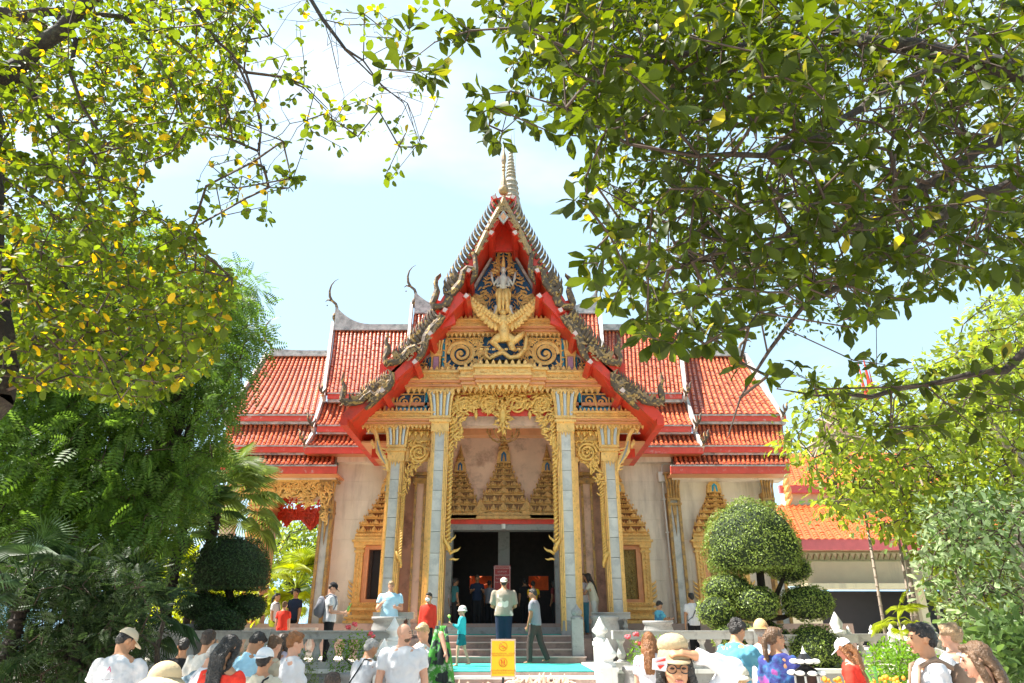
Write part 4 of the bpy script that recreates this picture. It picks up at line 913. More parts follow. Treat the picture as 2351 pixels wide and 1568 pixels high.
for dx in (-.34, -.12, .12, .34): pf.tube([(a.x+dx, 26.3, 1.5), (a.x+dx, 26.3, 6.9)], .13, 10)
pf.box(a.x-.42, a.x+.42, 26.35, 27.1, 1.5, 7.0); T(pf, 'porch_column', SALMON, lp)
pf = MB()
for dx in (-.23, .0, .23): pf.box(a.x+dx-.03, a.x+dx+.03, 26.14, 26.3, 1.5, 6.9)
for z in (5.9, 6.05, 6.6): pf.box(a.x-.5, a.x+.5, 26.1, 27.2, z, z+.08)
T(pf, 'column_gilding', GOLD, lp)
rb = MB(); x2, x3 = W(628, 1180, 27).x, W(748, 1180, 27).x; zt2_ = ZY(1150, 27)
def low3(x):
    t = (x-x2)/(x3-x2); return zt2_-.75-.30*max(0, 1-abs(t-.28)/.10)-.42*max(0, 1-abs(t-.74)/.2)-1.9*max(0, (.09-t)/.09)**1.5
fill(rb, lambda x, z: z > low3(x), x2, x3, zt2_-2.5, zt2_+.05, 27, .2, 300)
n = 36
for i in range(n):
    xa_, xb_ = x2+(x3-x2)*i/n, x2+(x3-x2)*(i+1)/n; rb.add([(xa_, 27, low3(xa_)), (xb_, 27, low3(xb_)), (xb_, 27, zt2_-.32), (xa_, 27, zt2_-.32)], [(0, 1, 2, 3)])
rb.box(x2-.05, x2+.12, 26.95, 27.05, 2.5, zt2_); T(rb, 'red_fretwork', RED, lp, 'stuff')
b = MB(); b.box(x0-.6, x1+.3, 27.1, 27.4, zt2_-.0, zt2_+1.4); T(b, 'rear_beam', STONE, lp)
b = MB(); b.box(x0-.3, x1+.1, 22.7, 27.4, 7.35, 7.5); T(b, 'porch_soffit', SALMON, lp)
b = MB(); p = W(538, 1100, 22.6); b.box(p.x-.2, p.x+.2, 22.55, 22.9, 1.8, 6.5); T(b, 'porch_column', STONEP, lp)
b = MB()
for z in (5.7, 6.0, 6.4): b.box(p.x-.26-.05*(z-5.7), p.x+.26+.05*(z-5.7), 22.5, 22.95, z, z+.09)
T(b, 'column_gilding', GOLDD, lp)
# ================================================================ GROUND AND TERRACE
PAVE = mat('light_paving', (.64, .58, .51), .75, .08, 2, .1, 20, dirt=(.36, .32, .28), dirtamt=.4, dscale=1)
SOIL = mat('garden_soil', (.10, .085, .06), .9, .25, 3, .3, 12)
b = MB(); b.box(-400, 400, -60, 900, -.5, -.05); tag(b.build('ground', mat('grass_ground', (.07, .11, .03), .9, .3, .4)), kind='structure')
b = MB(); b.box(-14, 14, -8, 14.1, -.049, 0); tag(b.build('forecourt_paving', PAVE), kind='structure')
b = MB(); b.box(-26, -1.98, 14.5, 34, -.2, .96).box(1.64, 20, 14.5, 34, -.2, .96).box(-1.98, 1.64, 17.6, 20, -.2, .90); tag(b.build('terrace', PAVE), kind='structure')
b = MB(); b.box(-1.96, 1.62, 14.45, 17.6, -.2, .92); o = tag(b.build('stair_landing', STEP), kind='structure')
cp = MB(); cp.box(-1.93, 1.6, 14.47, 17.5, .924, .936); tag(cp.build('green_carpet', mat('turquoise_carpet', (.03, .42, .36), .8, .15, 8, .3, 60, wave=((.02, .30, .27), 3, .5))), 'turquoise carpet laid on the landing at the foot of the temple stairs', 'carpet')
cp = MB(); cp.box(XC-1.75, XC+1.75, 19.25, 20.3, 1.534, 1.546); tag(cp.build('door_carpet', MATS['turquoise_carpet']), 'narrow turquoise runner in front of the temple doorway', 'carpet')
st = empty('temple_steps', (0, 18, .9), 'brown stone steps rising from the carpet to the temple door', 'steps')
for k in range(4):
    z0 = .93+.15*k; y = 17.6+.36*k; b = MB(); b.box(-2.15, 1.75, y+.02, 19.2, z0 if k else .9, z0+.125); o = b.build('step', STEP); o.data.transform(Matrix.Translation((0, -18, -.9))); o.parent = st
    b = MB(); b.box(-2.17, 1.77, y-.03, 19.2-.01*k, z0+.126, z0+.15-.001*k); o = b.build('nosing', NOSE); o.data.transform(Matrix.Translation((0, -18, -.9))); o.parent = st
fs_ = empty('front_steps', (0, 14, 0), 'wide front steps with carved riser below the carpet', 'steps')
for k in range(5):
    z1 = .86-.185*k; y0 = 14.2-.33*k; b = MB(); b.box(-1.93, 1.6, y0+.03, 14.44-.001*k, -.04+.002*k, z1-.05); o = b.build('riser', STEP); o.data.transform(Matrix.Translation((0, -14, 0))); o.parent = fs_
    b = MB(); b.box(-1.95, 1.62, y0, 14.445-.001*k, z1-.049, z1); o = b.build('tread', WHITE); o.data.transform(Matrix.Translation((0, -14, 0))); o.parent = fs_
b = MB(); fill(b, lambda x, z: True, -1.6, 1.3, .66, .78, 14.2, .16, 70); o = b.build('carved_riser', STONEP, None, 'stuff'); o.data.transform(Matrix.Translation((0, -14, 0))); o.parent = fs_
# ---- balustrades
def baluster_mesh(h, r=.085):
    b = MB(); b.lathe([(r*1.05, 0), (r*1.05, h*.07), (r*.6, h*.11), (r*.95, h*.24), (r*1.05, h*.36), (r*.75, h*.55), (r*.5, h*.72), (r*.55, h*.8), (r*.8, h*.87), (r*1.0, h*.93), (r*1.0, h)], seg=10)
    me = bpy.data.meshes.new('baluster'); me.from_pydata(b.v, [], b.f); me.materials.append(BALS); return me
BM = baluster_mesh(.40); BM2 = baluster_mesh(.36, .07)
def balustrade(x0, x1, y, z, h, label, n, bm, mat_=BALS, w=.26, zr=None):
    t = empty('balustrade', ((x0+x1)/2, y, z), label, 'balustrade', None); cx = (x0+x1)/2; hh = h
    def P(mb, nme, m): o = mb.build(nme, m); o.data.transform(Matrix.Translation((-cx, 0, 0))); o.parent = t; return o
    b = MB(); b.box(x0, x1, -w/2, w/2, hh-.16, hh-.03).box(x0, x1, -w/2-.03, w/2+.03, hh-.029, hh); P(b, 'top_rail', mat_)
    b = MB(); b.box(x0, x1, -w/2, w/2, 0, .13); P(b, 'bottom_rail', mat_)
    for i in range(n):
        o = bpy.data.objects.new('baluster', bm); COL.objects.link(o); o.parent = t; o.location = (x0-cx+(x1-x0)*(i+.5)/n, 0, .13)
        o.scale = (1, 1, (hh-.16-.13)/(.40 if bm is BM else .36))
    return t
zt_ = .96
balustrade(-9.0, -5.0, 14.62, zt_, .70, 'grey stone balustrade shaded by trees at far left of terrace front', 13, BM)
balustrade(-4.9, -2.25, 14.62, zt_, .70, 'grey stone balustrade left of the white stair post, rose bush in front', 9, BM)
balustrade(2.0, 4.9, 14.62, zt_, .70, 'grey stone balustrade right of the white stair post, red flowers in front', 9, BM)
balustrade(-10.5, -5.4, 20.2, zt_, .75, 'weathered balustrade behind the person in the red shirt', 15, BM)
balustrade(XC-3.35, XC-2.3, 19.0, 1.53, .55, 'short stone balustrade between the two left columns of the porch', 4, BM2, w=.3)
balustrade(XC+2.35, XC+3.35, 19.0, 1.53, .55, 'short stone balustrade between the two right columns, two women above it', 4, BM2, w=.3)
balustrade(5.0, 7.2, 15.4, zt_, .62, 'low stone balustrade behind the clipped topiary', 7, BM)
balustrade(7.3, 14.5, 17.0, zt_, .62, 'long grey balustrade with white caps at the right side garden', 24, BM)
# piers between
for x, y, z, lab in ((-4.95, 14.6, zt_, 'square stone pier in the left balustrade'), (4.95, 14.6, zt_, 'square stone pier at the right end of the front balustrade'), (-9.1, 14.6, zt_, 'shaded stone pier at the far left of the balustrade')):
    b = MB(); b.box(x-.17, x+.17, y-.15, y+.2, -.0, z+.72); tag(b.build('pier', BALS), lab, 'pier')
b = MB(); b.box(-9.2, -2.2, 14.44, 14.5, -.1, .955).box(1.9, 9, 14.44, 14.5, -.1, .955); tag(b.build('terrace_wall', GREY), kind='structure')
b = MB(); b.box(-9.2, -2.2, 14.40, 14.48, .90, .975).box(1.9, 9, 14.40, 14.48, .90, .975); tag(b.build('terrace_edge', WHITE), kind='structure')
# white stair rails: post, finial, sloping rail
def finial_prof(s=.85): return [(.13*s, 0), (.13*s, .05*s), (.09*s, .07*s), (.085*s, .12*s), (.15*s, .17*s), (.155*s, .21*s), (.10*s, .27*s), (.05*s, .36*s), (.0, .45*s)]
def post(name, x, y, z0, z1, w, label, group=None, s=1, mt=WHITE, holes=False):
    t = empty(name, (x, y, z0), label, 'post', group)
    b = MB(); b.box(-w, w, -w, w, 0, z1-z0-.1).box(-w*1.15, w*1.15, -w*1.15, w*1.15, z1-z0-.099, z1-z0-.03); o = b.build('shaft', mt); o.parent = t
    b = MB(); b.lathe(finial_prof(s), (0, 0, z1-z0-.03), 4, True) if 0 else b.lathe(finial_prof(s), (0, 0, z1-z0-.03), 10); o = b.build('finial', mt, None, None, True); o.parent = t; return t
xL, xR = W(905, 1440, 14.25).x, W(1377, 1440, 14.25).x
zU = ZY(1452, 14.25); zLw = ZY(1512, 12.55)
post('stair_post', xL, 14.25, -.03, zU-.13, .125, 'upper white stair post with pointed cap left of the steps'); post('stair_post', xR, 14.25, -.03, zU-.13, .125, 'upper white stair post with pointed cap right of the steps')
xL2, xR2 = W(880, 1512, 12.55).x, W(1396, 1512, 12.55).x
post('stair_post', xL2, 12.55, -.03, zLw-.1, .13, 'lower white stair post left of the steps beside the bald man'); post('stair_post', xR2, 12.55, -.03, zLw-.1, .13, 'lower white stair post right of the steps beside the capped woman')
for s_, xa_, xb_, lab in ((-1, xL, xL2, 'white sloping stair rail left of the steps'), (1, xR, xR2, 'white sloping stair rail right of the steps')):
    b = MB(); vs = []
    for (x, y, z1) in ((xa_, 14.12, zU-.22), (xb_, 12.68, zLw-.2)):
        vs += [(x-.11, y, z1-1.0 if y > 13 else -.0), (x+.11, y, z1-1.0 if y > 13 else 0), (x+.11, y, z1), (x-.11, y, z1)]
    b.add(vs, [(0, 1, 2, 3), (7, 6, 5, 4), (0, 4, 5, 1), (1, 5, 6, 2), (2, 6, 7, 3), (3, 7, 4, 0)])
    for k in range(4):
        pass
    tag(b.build('stair_rail', WHITE), lab, 'stair rail')
# inner grey rail posts next to the temple steps
b = MB(); x = W(1325, 1440, 17.9).x; b.box(x-.14, x+.14, 17.75, 18.05, .9, ZY(1422, 17.9)); b.lathe([(.15, 0), (.16, .04), (.10, .08), (.14, .14), (.13, .2), (.05, .28), (0, .36)], (x, 17.9, ZY(1422, 17.9)), 10)
tag(b.build('newel_post', GREY), 'grey stone newel post at right of the temple steps', 'post')
b = MB(); b.box(x+.2, x+1.9, 18.4, 19.0, .9, 1.45).box(-2.9, -2.2, 18.4, 19.0, .9, 1.45); tag(b.build('plinth_wall', STEP), kind='structure')
# small white capped posts along the right balustrade
cap = None
for i, (x, y, s) in enumerate(((1921, 1438, 2.2), (1946, 1440, .8), (2000, 1440, .9), (2045, 1438, 1.1), (2076, 1440, .9), (2140, 1438, 1.0))):
    p = W(x, y, 17.0); b = MB(); b.lathe([(.09*s, -.02), (.09*s, .03*s), (.05*s, .05*s), (.07*s, .10*s), (.03*s, .17*s), (0, .22*s)], (0, 0, 0), 8)
    o = tag(b.build('post_cap', WHITE, None, None, True), ['large white pointed cap on the corner of the right balustrade', 'tiny white cap next to the large pointed cap', 'small white cap left of the yellow-green fan palm', 'white cap under the yellow-green fan palm', 'small white cap right of the fan palm', 'white cap above the curly-haired man'][i], 'post cap'); o.location = (p.x, 17.0, zt_+.62)
b = MB(); p = W(2040, 1440, 15.5)
for dx, hh in ((0, 0),): b.tube([(p.x, 15.5, 1.6), (p.x, 15.4, .7)], .06, 4); b.tube([(p.x, 15.5, 1.6), (p.x+.75, 14.6, 1.15)], .07, 4)
tag(b.build('side_rail', WHITE), 'white sloping hand rail in front of the grey balustrade at right', 'rail')
# ---- hills, far sky-line
b = MB(); hp = []
rr = random.Random(3)
for i in range(61):
    x = -700+i*1400/60; hp.append((x, 18+34*abs(math.sin(i*.23+.5))+14*math.sin(i*.61)+rr.uniform(-3, 3)))
vs = [(x, 560+30*math.sin(i*.4), -1) for i, (x, z) in enumerate(hp)]+[(x, 640, z) for x, z in hp]+[(x, 760, -1) for x, z in hp]
n = len(hp); b.add(vs, [(i, i+1, n+i+1, n+i) for i in range(n-1)]+[(n+i, n+i+1, 2*n+i+1, 2*n+i) for i in range(n-1)]); tag(b.build('distant_hills', mat('hazy_hill', (.16, .26, .36), .9, .2, .02)), kind='structure')
# ---- building at right with orange roof
rbn = empty('side_building', (13, 34, 0), 'low cream building with orange tiled roof and dark openings at right', 'building')
RM = Matrix.Translation((-13, -34, 0))
def R_(mb, n, m, kind=None): o = mb.build(n, m, None, kind); o.data.transform(RM); o.parent = rbn; return o
CREAM = mat('cream_wall', (.56, .50, .34), .7, .06, 2, .05, 20, dirt=(.40, .36, .26), dirtamt=.3, dscale=1.5, streak=1)
PINKF = mat('pink_fascia', (.62, .13, .14), .5, .1, 3)
DR = 30.0
p0 = W(1780, 1250, DR); p1 = W(2400, 1250, DR); ze = ZY(1258, DR); zt3 = ZY(1152, DR+5)
x0_, x1_ = p0.x, p1.x+4
b = MB(); b.box(x0_, x1_, DR-.1, DR+.1, ZY(1262, DR-.1), ZY(1238, DR-.1)); R_(b, 'fascia', PINKF)
c = [Vector((x0_+1.6, DR+4.6, ZY(1160, DR+4.6))), Vector((x1_, DR+4.6, ZY(1160, DR+4.6))), Vector((x1_, DR-.1, ZY(1238, DR-.1))), Vector((x0_, DR-.1, ZY(1238, DR-.1)))]
TB, TD = TILE, TILED
def tiles_b(c): 
    global TILE, TILED
    n0 = len(bpy.data.objects); before = set(bpy.data.objects)
    TILE = TILEO; TILED = TILEO; tiles(c, .3, .28, .03); TILE, TILED = TB, TD
    for o in [o for o in bpy.data.objects if o not in before]: o.parent = rbn; o.data.transform(Matrix.Translation((XC-13, 22-34, 1.5)))
tiles_b(c)
b = MB(); b.box(x0_+.2, x1_, DR+1.0, DR+1.2, ZY(1345, DR+1), ZY(1258, DR+1)); R_(b, 'wall', CREAM)
b = MB(); zq = ZY(1278, DR+1)
for i in range(70):
    x = x0_+1+i*.26; b.prism([(x-.12, zq-.13), (x, zq+.13), (x+.12, zq-.13)][::-1], DR+.93, DR+1.0)
b.box(x0_+.8, x1_, DR+.95, DR+1.0, zq+.16, zq+.2).box(x0_+.8, x1_, DR+.95, DR+1.0, zq-.2, zq-.16); R_(b, 'frieze', mat('olive_frieze', (.30, .30, .16), .7))
b = MB(); b.box(x0_+1.2, x1_, DR+.2, DR+1.2, ZY(1352, DR+.5), ZY(1340, DR+.5)); R_(b, 'canopy', CREAM)
b = MB(); b.box(x0_+.2, x0_+1.9, DR+.95, DR+1.25, 0, ZY(1352, DR+1)); 
for x in (6.2, 11.5): b.box(x0_+x, x0_+x+.3, DR+.95, DR+1.25, 0, ZY(1352, DR+1))
R_(b, 'pier', CREAM)
b = MB(); b.box(x0_+1.9, x1_, DR+3, DR+3.1, 0, ZY(1352, DR+1)); R_(b, 'interior_shade_panel', DARK)  # near-black panel, shade inside the building put into its colour
b = MB(); pA = W(1790, 1130, DR+4.6); b.box(pA.x, pA.x+9, DR+4.5, DR+4.7, ZY(1132, DR+4.6), ZY(1115, DR+4.6)); R_(b, 'upper_fascia', PINKF)
b = MB(); pB = W(1800, 1100, DR+4.6); b.box(pB.x, pB.x+9, DR+4.7, DR+5.4, ZY(1160, DR+4.6), ZY(1132, DR+4.6)); R_(b, 'upper_wall', CREAM)
tiles_b([Vector((pB.x+1.2, DR+8, ZY(1040, DR+8))), Vector((pB.x+9, DR+8, ZY(1040, DR+8))), Vector((pB.x+9, DR+4.6, ZY(1115, DR+4.6))), Vector((pB.x, DR+4.6, ZY(1115, DR+4.6)))])
b = MB(); q_ = W(1800, 1095, DR+4.5)
for k in range(5): flame(b, q_.x-.1, DR+4.4, q_.z-1.6+.35*k, .9, -.2, 1, .3)
R_(b, 'gilded_finial', GOLD)
b = MB(); pC = W(1830, 1000, DR+9); b.prism([(pC.x-1.5, 9), (pC.x+2.5, ZY(940, DR+9)), (pC.x+6.5, 9)][::-1], DR+9, DR+9.3); R_(b, 'upper_gable', STONEP)
b = MB()
for (x, y) in ((1985, 900), (2010, 915), (1995, 880)): q_ = W(x, y, 36); b.lathe([(.25, 0), (.3, .2), (.12, .5), (.06, 1.4), (0, 2.6)], (q_.x, 36, q_.z-.6), 8)
R_(b, 'red_finial', RED)
# blue shed wall far left
b = MB(); p = W(20, 1300, 20); b.box(p.x-2, W(95, 1300, 20).x, 20, 20.2, 0, ZY(1262, 20)); tag(b.build('garden_shed', mat('blue_sheet', (.12, .30, .42), .6, .2, 3)), 'blue sheet-metal shed wall behind the palms at far left', 'shed')
# ================================================================ VEGETATION
def leafmat(name, col, trans=.45, rough=.38, island=.35, col2=None, coat=0): return mat(name, col, rough+.12, .12, 3, 0, 30, 0, .28, island=island, trans=trans, col2=col2)
LF_YEL = leafmat('yellow_green_leaf', (.075, .11, .012), .5, .45, .35, ((.55, .36, .02), .87))
LF_RT = leafmat('dark_obovate_leaf', (.042, .062, .006), .46, .35, .4, ((.30, .26, .03), .94))
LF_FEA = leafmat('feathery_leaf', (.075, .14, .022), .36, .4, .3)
LF_DKF = leafmat('shade_frond_leaf', (.028, .052, .014), .3, .4, .35)  # darker frond copy, shade under the trees put into its colour
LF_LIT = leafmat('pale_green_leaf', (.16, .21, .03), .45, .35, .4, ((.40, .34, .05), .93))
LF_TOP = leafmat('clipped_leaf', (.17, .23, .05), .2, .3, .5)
LF_TOPD = leafmat('shade_tinted_leaf', (.045, .085, .028), .18, .35, .4)  # darker copy of the leaf colours, tree shade painted in
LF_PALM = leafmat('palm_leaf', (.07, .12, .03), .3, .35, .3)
LF_PALS = leafmat('sunny_palm_leaf', (.16, .22, .05), .35, .35, .35)  # lighter copy of the palm leaf, sunlight put into its colour
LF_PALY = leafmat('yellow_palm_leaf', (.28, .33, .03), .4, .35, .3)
LF_HEDGE = leafmat('hedge_leaf', (.12, .24, .02), .35, .4, .4)
BARK = mat('dark_bark', (.03, .02, .015), .85, .3, 8, .8, 25, dirt=(.12, .11, .06), dirtamt=.3, dscale=6)
BARKP = mat('pale_bark', (.30, .24, .19), .85, .2, 8, .6, 25)
TWIG = mat('twig_bark', (.065, .04, .028), .8, .3, 8)
def inpoly(x, y, P):
    r = np.zeros(len(x), bool); n = len(P)
    for i in range(n):
        x1, y1 = P[i]; x2, y2 = P[(i+1) % n]
        if y1 == y2: continue
        c = ((y1 > y) != (y2 > y)) & (x < (x2-x1)*(y-y1)/(y2-y1)+x1); r ^= c
    return r
def sample(P, n, D0_, D1_, holes=()):
    """n points in the volume seen through an outline, between two depths"""
    P = list(P); xs = [p[0] for p in P]; ys = [p[1] for p in P]; out_ = np.zeros((0, 3))
    while len(out_) < n:
        x = rng.uniform(min(xs), max(xs), n*3); y = rng.uniform(min(ys), max(ys), n*3); k = inpoly(x, y, P)
        for (hx, hy, hr) in holes: k &= (x-hx)**2+(y-hy)**2 > hr*hr
        x, y = x[k], y[k]; D = rng.uniform(D0_, D1_, len(x)); u = (x-1175.5)/F; v = (784-y)/F; d = CT-v*ST
        out_ = np.vstack([out_, np.stack([D*u/d, D, CH+D*(ST+v*CT)/d], 1)])
    return out_[:n]
def leaf_tmpl(kind):
    """unit leaf along +Y, normal +Z, length 1"""
    if kind == 'obovate':
        v = [(0, 0, 0), (.10, .18, .01), (.22, .5, .035), (.23, .72, .03), (0, 1, -.05), (-.23, .72, .03), (-.22, .5, .035), (-.10, .18, .01), (0, .5, 0)]
        f = [(0, 1, 8), (1, 2, 8), (2, 3, 8), (3, 4, 8), (4, 5, 8), (5, 6, 8), (6, 7, 8), (7, 0, 8)]
    elif kind == 'round':
        v = [(0, 0, 0), (.28, .22, .03), (.36, .55, .04), (.2, .9, .0), (0, 1, -.03), (-.2, .9, .0), (-.36, .55, .04), (-.28, .22, .03)]
        f = [(0, 1, 2, 3), (0, 3, 4, 5), (0, 5, 6, 7)]
    elif kind == 'small':
        v = [(0, 0, 0), (.26, .45, .05), (0, 1, -.03), (-.26, .45, .05)]; f = [(0, 1, 2), (0, 2, 3)]
    elif kind == 'frond':
        v = []; f = []
        for i in range(8):
            y = .06+.115*i; L_ = .30*math.sin(PI*(.22+.70*i/8)); dz = -.5*(y**2)*.35
            for s in (-1, 1):
                b0 = len(v); v += [(0, y, dz), (s*L_*.5, y-.008, dz-.01), (s*L_, y+.07, dz-.06), (s*L_*.5, y+.085, dz-.01)]; f.append((b0, b0+1, b0+2, b0+3))
    elif kind == 'fan':
        v = []; f = []
        n = 26
        for i in range(n):
            a = math.radians(-115+230*i/(n-1)); a1 = a-.055; a2 = a+.055; L_ = 1-.18*abs(a)/2; c = (.0, .0)
            p = [(0, 0, 0), (math.sin(a1)*.45, math.cos(a1)*.45, .02), (math.sin(a)*.5, math.cos(a)*.5, .08), (math.sin(a2)*.45, math.cos(a2)*.45, .02), (math.sin(a)*L_, math.cos(a)*L_, -.22)]
            b0 = len(v); v += p; f += [(b0, b0+1, b0+2), (b0, b0+2, b0+3), (b0+1, b0+4, b0+2), (b0+2, b0+4, b0+3)]
    return np.array(v, float), f
def scatter(name, tmpl, pos, dirs, nrm, size, m, parent, kind='stuff'):
    """many leaves as one mesh; dirs = leaf axis, nrm = rough normal"""
    v, f = tmpl; Y = dirs/np.linalg.norm(dirs, axis=1)[:, None]; X = np.cross(Y, nrm); X /= np.linalg.norm(X, axis=1)[:, None]+1e-9; Z = np.cross(X, Y)
    R_ = np.stack([X, Y, Z], 2); n_ = len(pos); v3 = np.repeat(v[None], n_, 0); v3[:, :, 0] *= rng.uniform(.75, 1.15, n_)[:, None]; v3[:, :, 2] += rng.uniform(-.35, .18, n_)[:, None]*v3[:, :, 1]**2+rng.uniform(-.1, .9, n_)[:, None]*v3[:, :, 0]**2
    P = np.einsum('nij,nkj->nki', R_, v3)*size[:, None, None]+pos[:, None, :]
    n, k = len(pos), len(v); lens = np.array([len(q_) for q_ in f]); flat = np.concatenate([np.array(q_) for q_ in f])
    me = bpy.data.meshes.new(name); me.vertices.add(n*k); me.vertices.foreach_set('co', P.reshape(-1).astype(np.float32))
    idx = (flat[None, :]+(np.arange(n)*k)[:, None]).ravel(); me.loops.add(len(idx)); me.loops.foreach_set('vertex_index', idx.astype(np.int32))
    tot = np.tile(lens, n); st_ = np.concatenate([[0], np.cumsum(tot)[:-1]]); me.polygons.add(len(tot)); me.polygons.foreach_set('loop_start', st_.astype(np.int32)); me.polygons.foreach_set('loop_total', tot.astype(np.int32))
    me.polygons.foreach_set('use_smooth', [True]*len(tot)); me.update(calc_edges=True); me.materials.append(m)
    return obj(name, me, parent, None, kind)
def leaf_frames(cl, per, spread, droop=.2, tilt=.75, outward=None):
    n = len(cl)*per; c = np.repeat(cl, per, 0)
    off = rng.normal(0, 1, (n, 3)); off /= np.linalg.norm(off, axis=1)[:, None]; off *= (rng.random(n)**.6*spread)[:, None]
    d = off+rng.normal(0, .35, (n, 3))*spread; d[:, 2] -= droop*spread; nr = rng.normal(0, tilt, (n, 3)); nr[:, 2] += 1
    return c+off, d, nr
def leaf_twigs(cl, dirs, per, L_, size, rosette=.5, droop=.15, tilt=.55):
    n = len(cl)*per; c = np.repeat(cl, per, 0); d = np.repeat(dirs/(np.linalg.norm(dirs, axis=1)[:, None]+1e-9), per, 0); j = np.tile(np.arange(per), len(cl))
    t = np.where(j < per*rosette, 0, (j-per*rosette)/per)*L_*rng.uniform(.8, 1.3, n); a = j*2.4+rng.normal(0, .4, n)+np.repeat(rng.uniform(0, 6.28, len(cl)), per)
    u = np.cross(d, [.2, .1, .97]); u /= np.linalg.norm(u, axis=1)[:, None]+1e-9; w = np.cross(d, u); rad = u*np.cos(a)[:, None]+w*np.sin(a)[:, None]
    ax = d*rng.uniform(.1, .9, n)[:, None]+rad*rng.uniform(.6, 1.0, n)[:, None]; ax[:, 2] -= droop; nr = d*.5+rng.normal(0, tilt, (n, 3)); nr[:, 2] += .9
    return c-d*t[:, None]+rad*.01+rng.normal(0, .012, (n, 3)), ax, nr
def grow(limbs, targets, tip=.004, seg=.35, jit=.10, rmax=.05):
    """branches from limb polylines [(x,y,z,r)...] to every target; returns edges (a,b,ra,rb)"""
    N = [];par = []; R0 = []
    for L_ in limbs:
        for i in range(len(L_)-1):
            a, b_ = np.array(L_[i]), np.array(L_[i+1]); k = max(1, int(np.linalg.norm(b_[:3]-a[:3])/.3))
            for j in range(k+(i == len(L_)-2)):
                t = j/k; p = a+(b_-a)*t; w = rng.normal(0, .02, 3)*(0 if (i == 0 and j == 0) else 1); N.append(p[:3]+w); R0.append(p[3]); par.append(len(N)-2 if not (i == 0 and j == 0) else -1)
    nl = len(N); A = np.zeros((nl+len(targets)*8, 3)); A[:nl] = N; cnt = nl
    global TD_; TD_ = np.zeros((len(targets), 3)); TD_[:, 2] = .1
    d = np.min(np.linalg.norm(targets[:, None, :]-A[None, :nl, :][:, ::2], axis=2), 1); order = np.argsort(d)
    for i in order:
        p = targets[i]; dd = np.linalg.norm(A[:cnt]-p, axis=1); dd[:nl] *= .85; j = int(np.argmin(dd)); L_ = np.linalg.norm(A[j]-p)
        k = min(8, max(1, int(L_/seg))); a = A[j].copy(); prev = j; w = rng.normal(0, jit, 3)*min(1, L_)
        for s in range(1, k+1):
            t = s/k; q_ = a+(p-a)*t+w*math.sin(PI*t)+rng.normal(0, .02 if seg > .2 else .007, 3)*(s < k); A[cnt] = q_; par.append(prev); TD_[i] = A[cnt]-A[par[-1]]; prev = cnt; cnt += 1
    cn_ = np.zeros(cnt)
    for i in range(cnt-1, -1, -1):
        cn_[i] = max(cn_[i], 0)+(1 if i >= nl else 0)
        if par[i] >= 0: cn_[par[i]] += cn_[i]*.9
    E = []
    for i in range(cnt):
        if par[i] < 0: continue
        j = par[i]
        if i < nl: ra, rb_ = R0[j], R0[i]
        else:
            rb_ = min(rmax, tip*max(1, cn_[i])**.42); ra = min(rmax, tip*max(1, cn_[j])**.42) if j >= nl else rb_*1.15
        E.append((A[j], A[i], ra, rb_))
    return E
def branches(name, E, m, parent, rough_=.0):
    for nm, sel, sd_ in ((name, [e for e in E if e[2] > .022], 7), ('twigs', [e for e in E if e[2] <= .022], 3)):
        if not sel: continue
        a = np.array([e[0] for e in sel]); b_ = np.array([e[1] for e in sel]); ra = np.array([e[2] for e in sel]); rb_ = np.array([e[3] for e in sel])
        t = b_-a; t /= np.linalg.norm(t, axis=1)[:, None]+1e-9; u = np.cross(t, [.31, .2, .93]); u /= np.linalg.norm(u, axis=1)[:, None]+1e-9; w = np.cross(t, u)
        V = []
        for base, r in ((a-t*ra[:, None]*.25, ra), (b_+t*rb_[:, None]*.25, rb_)):
            for k in range(sd_): th = 2*PI*k/sd_; V.append(base+(u*math.cos(th)+w*math.sin(th))*r[:, None])
        V = np.stack(V, 1); n = len(sel); F_ = []
        for k in range(sd_): F_.append([k, (k+1) % sd_, sd_+(k+1) % sd_, sd_+k])
        F_ = np.array(F_); idx = (F_.ravel()[None, :]+(np.arange(n)*2*sd_)[:, None]).ravel()
        me = bpy.data.meshes.new(nm); me.vertices.add(n*2*sd_); me.vertices.foreach_set('co', V.reshape(-1).astype(np.float32)); me.loops.add(len(idx)); me.loops.foreach_set('vertex_index', idx.astype(np.int32))
        k = n*sd_; me.polygons.add(k); me.polygons.foreach_set('loop_start', (np.arange(k)*4).astype(np.int32)); me.polygons.foreach_set('loop_total', np.full(k, 4, np.int32)); me.polygons.foreach_set('use_smooth', [True]*k); me.update(calc_edges=True); me.materials.append(m if nm == name else TWIG)
        obj(nm, me, parent, None, 'stuff' if nm == 'twigs' else None)
def leaf_objects(pos, d, nr, size, tmpl, m, parent, n=300):
    """the n leaves nearest the camera, each an object of its own"""
    me = bpy.data.meshes.new('leaf'); me.from_pydata(tmpl[0].tolist(), [], tmpl[1]); me.materials.append(m); me.polygons.foreach_set('use_smooth', [True]*len(me.polygons))
    dist = np.linalg.norm(pos-np.array([0, 0, CH]), axis=1)/size
    u = pos[:, 0]/np.maximum(.1, pos[:, 1]); vis = (np.abs(u) < .95) & (pos[:, 1] > .5); dist[~vis] = 1e9
    order = np.argsort(dist)[:n]
    for i in order:
        Y = Vector(d[i]).normalized(); X = Y.cross(Vector(nr[i])).normalized(); Z = X.cross(Y); M = Matrix((X, Y, Z)).transposed().to_4x4() @ Matrix.Scale(size[i], 4); M.translation = Vector(pos[i])
        o = bpy.data.objects.new('leaf', me); COL.objects.link(o); o.parent = parent; o.matrix_basis = M
    k = np.ones(len(pos), bool); k[order] = False; return k
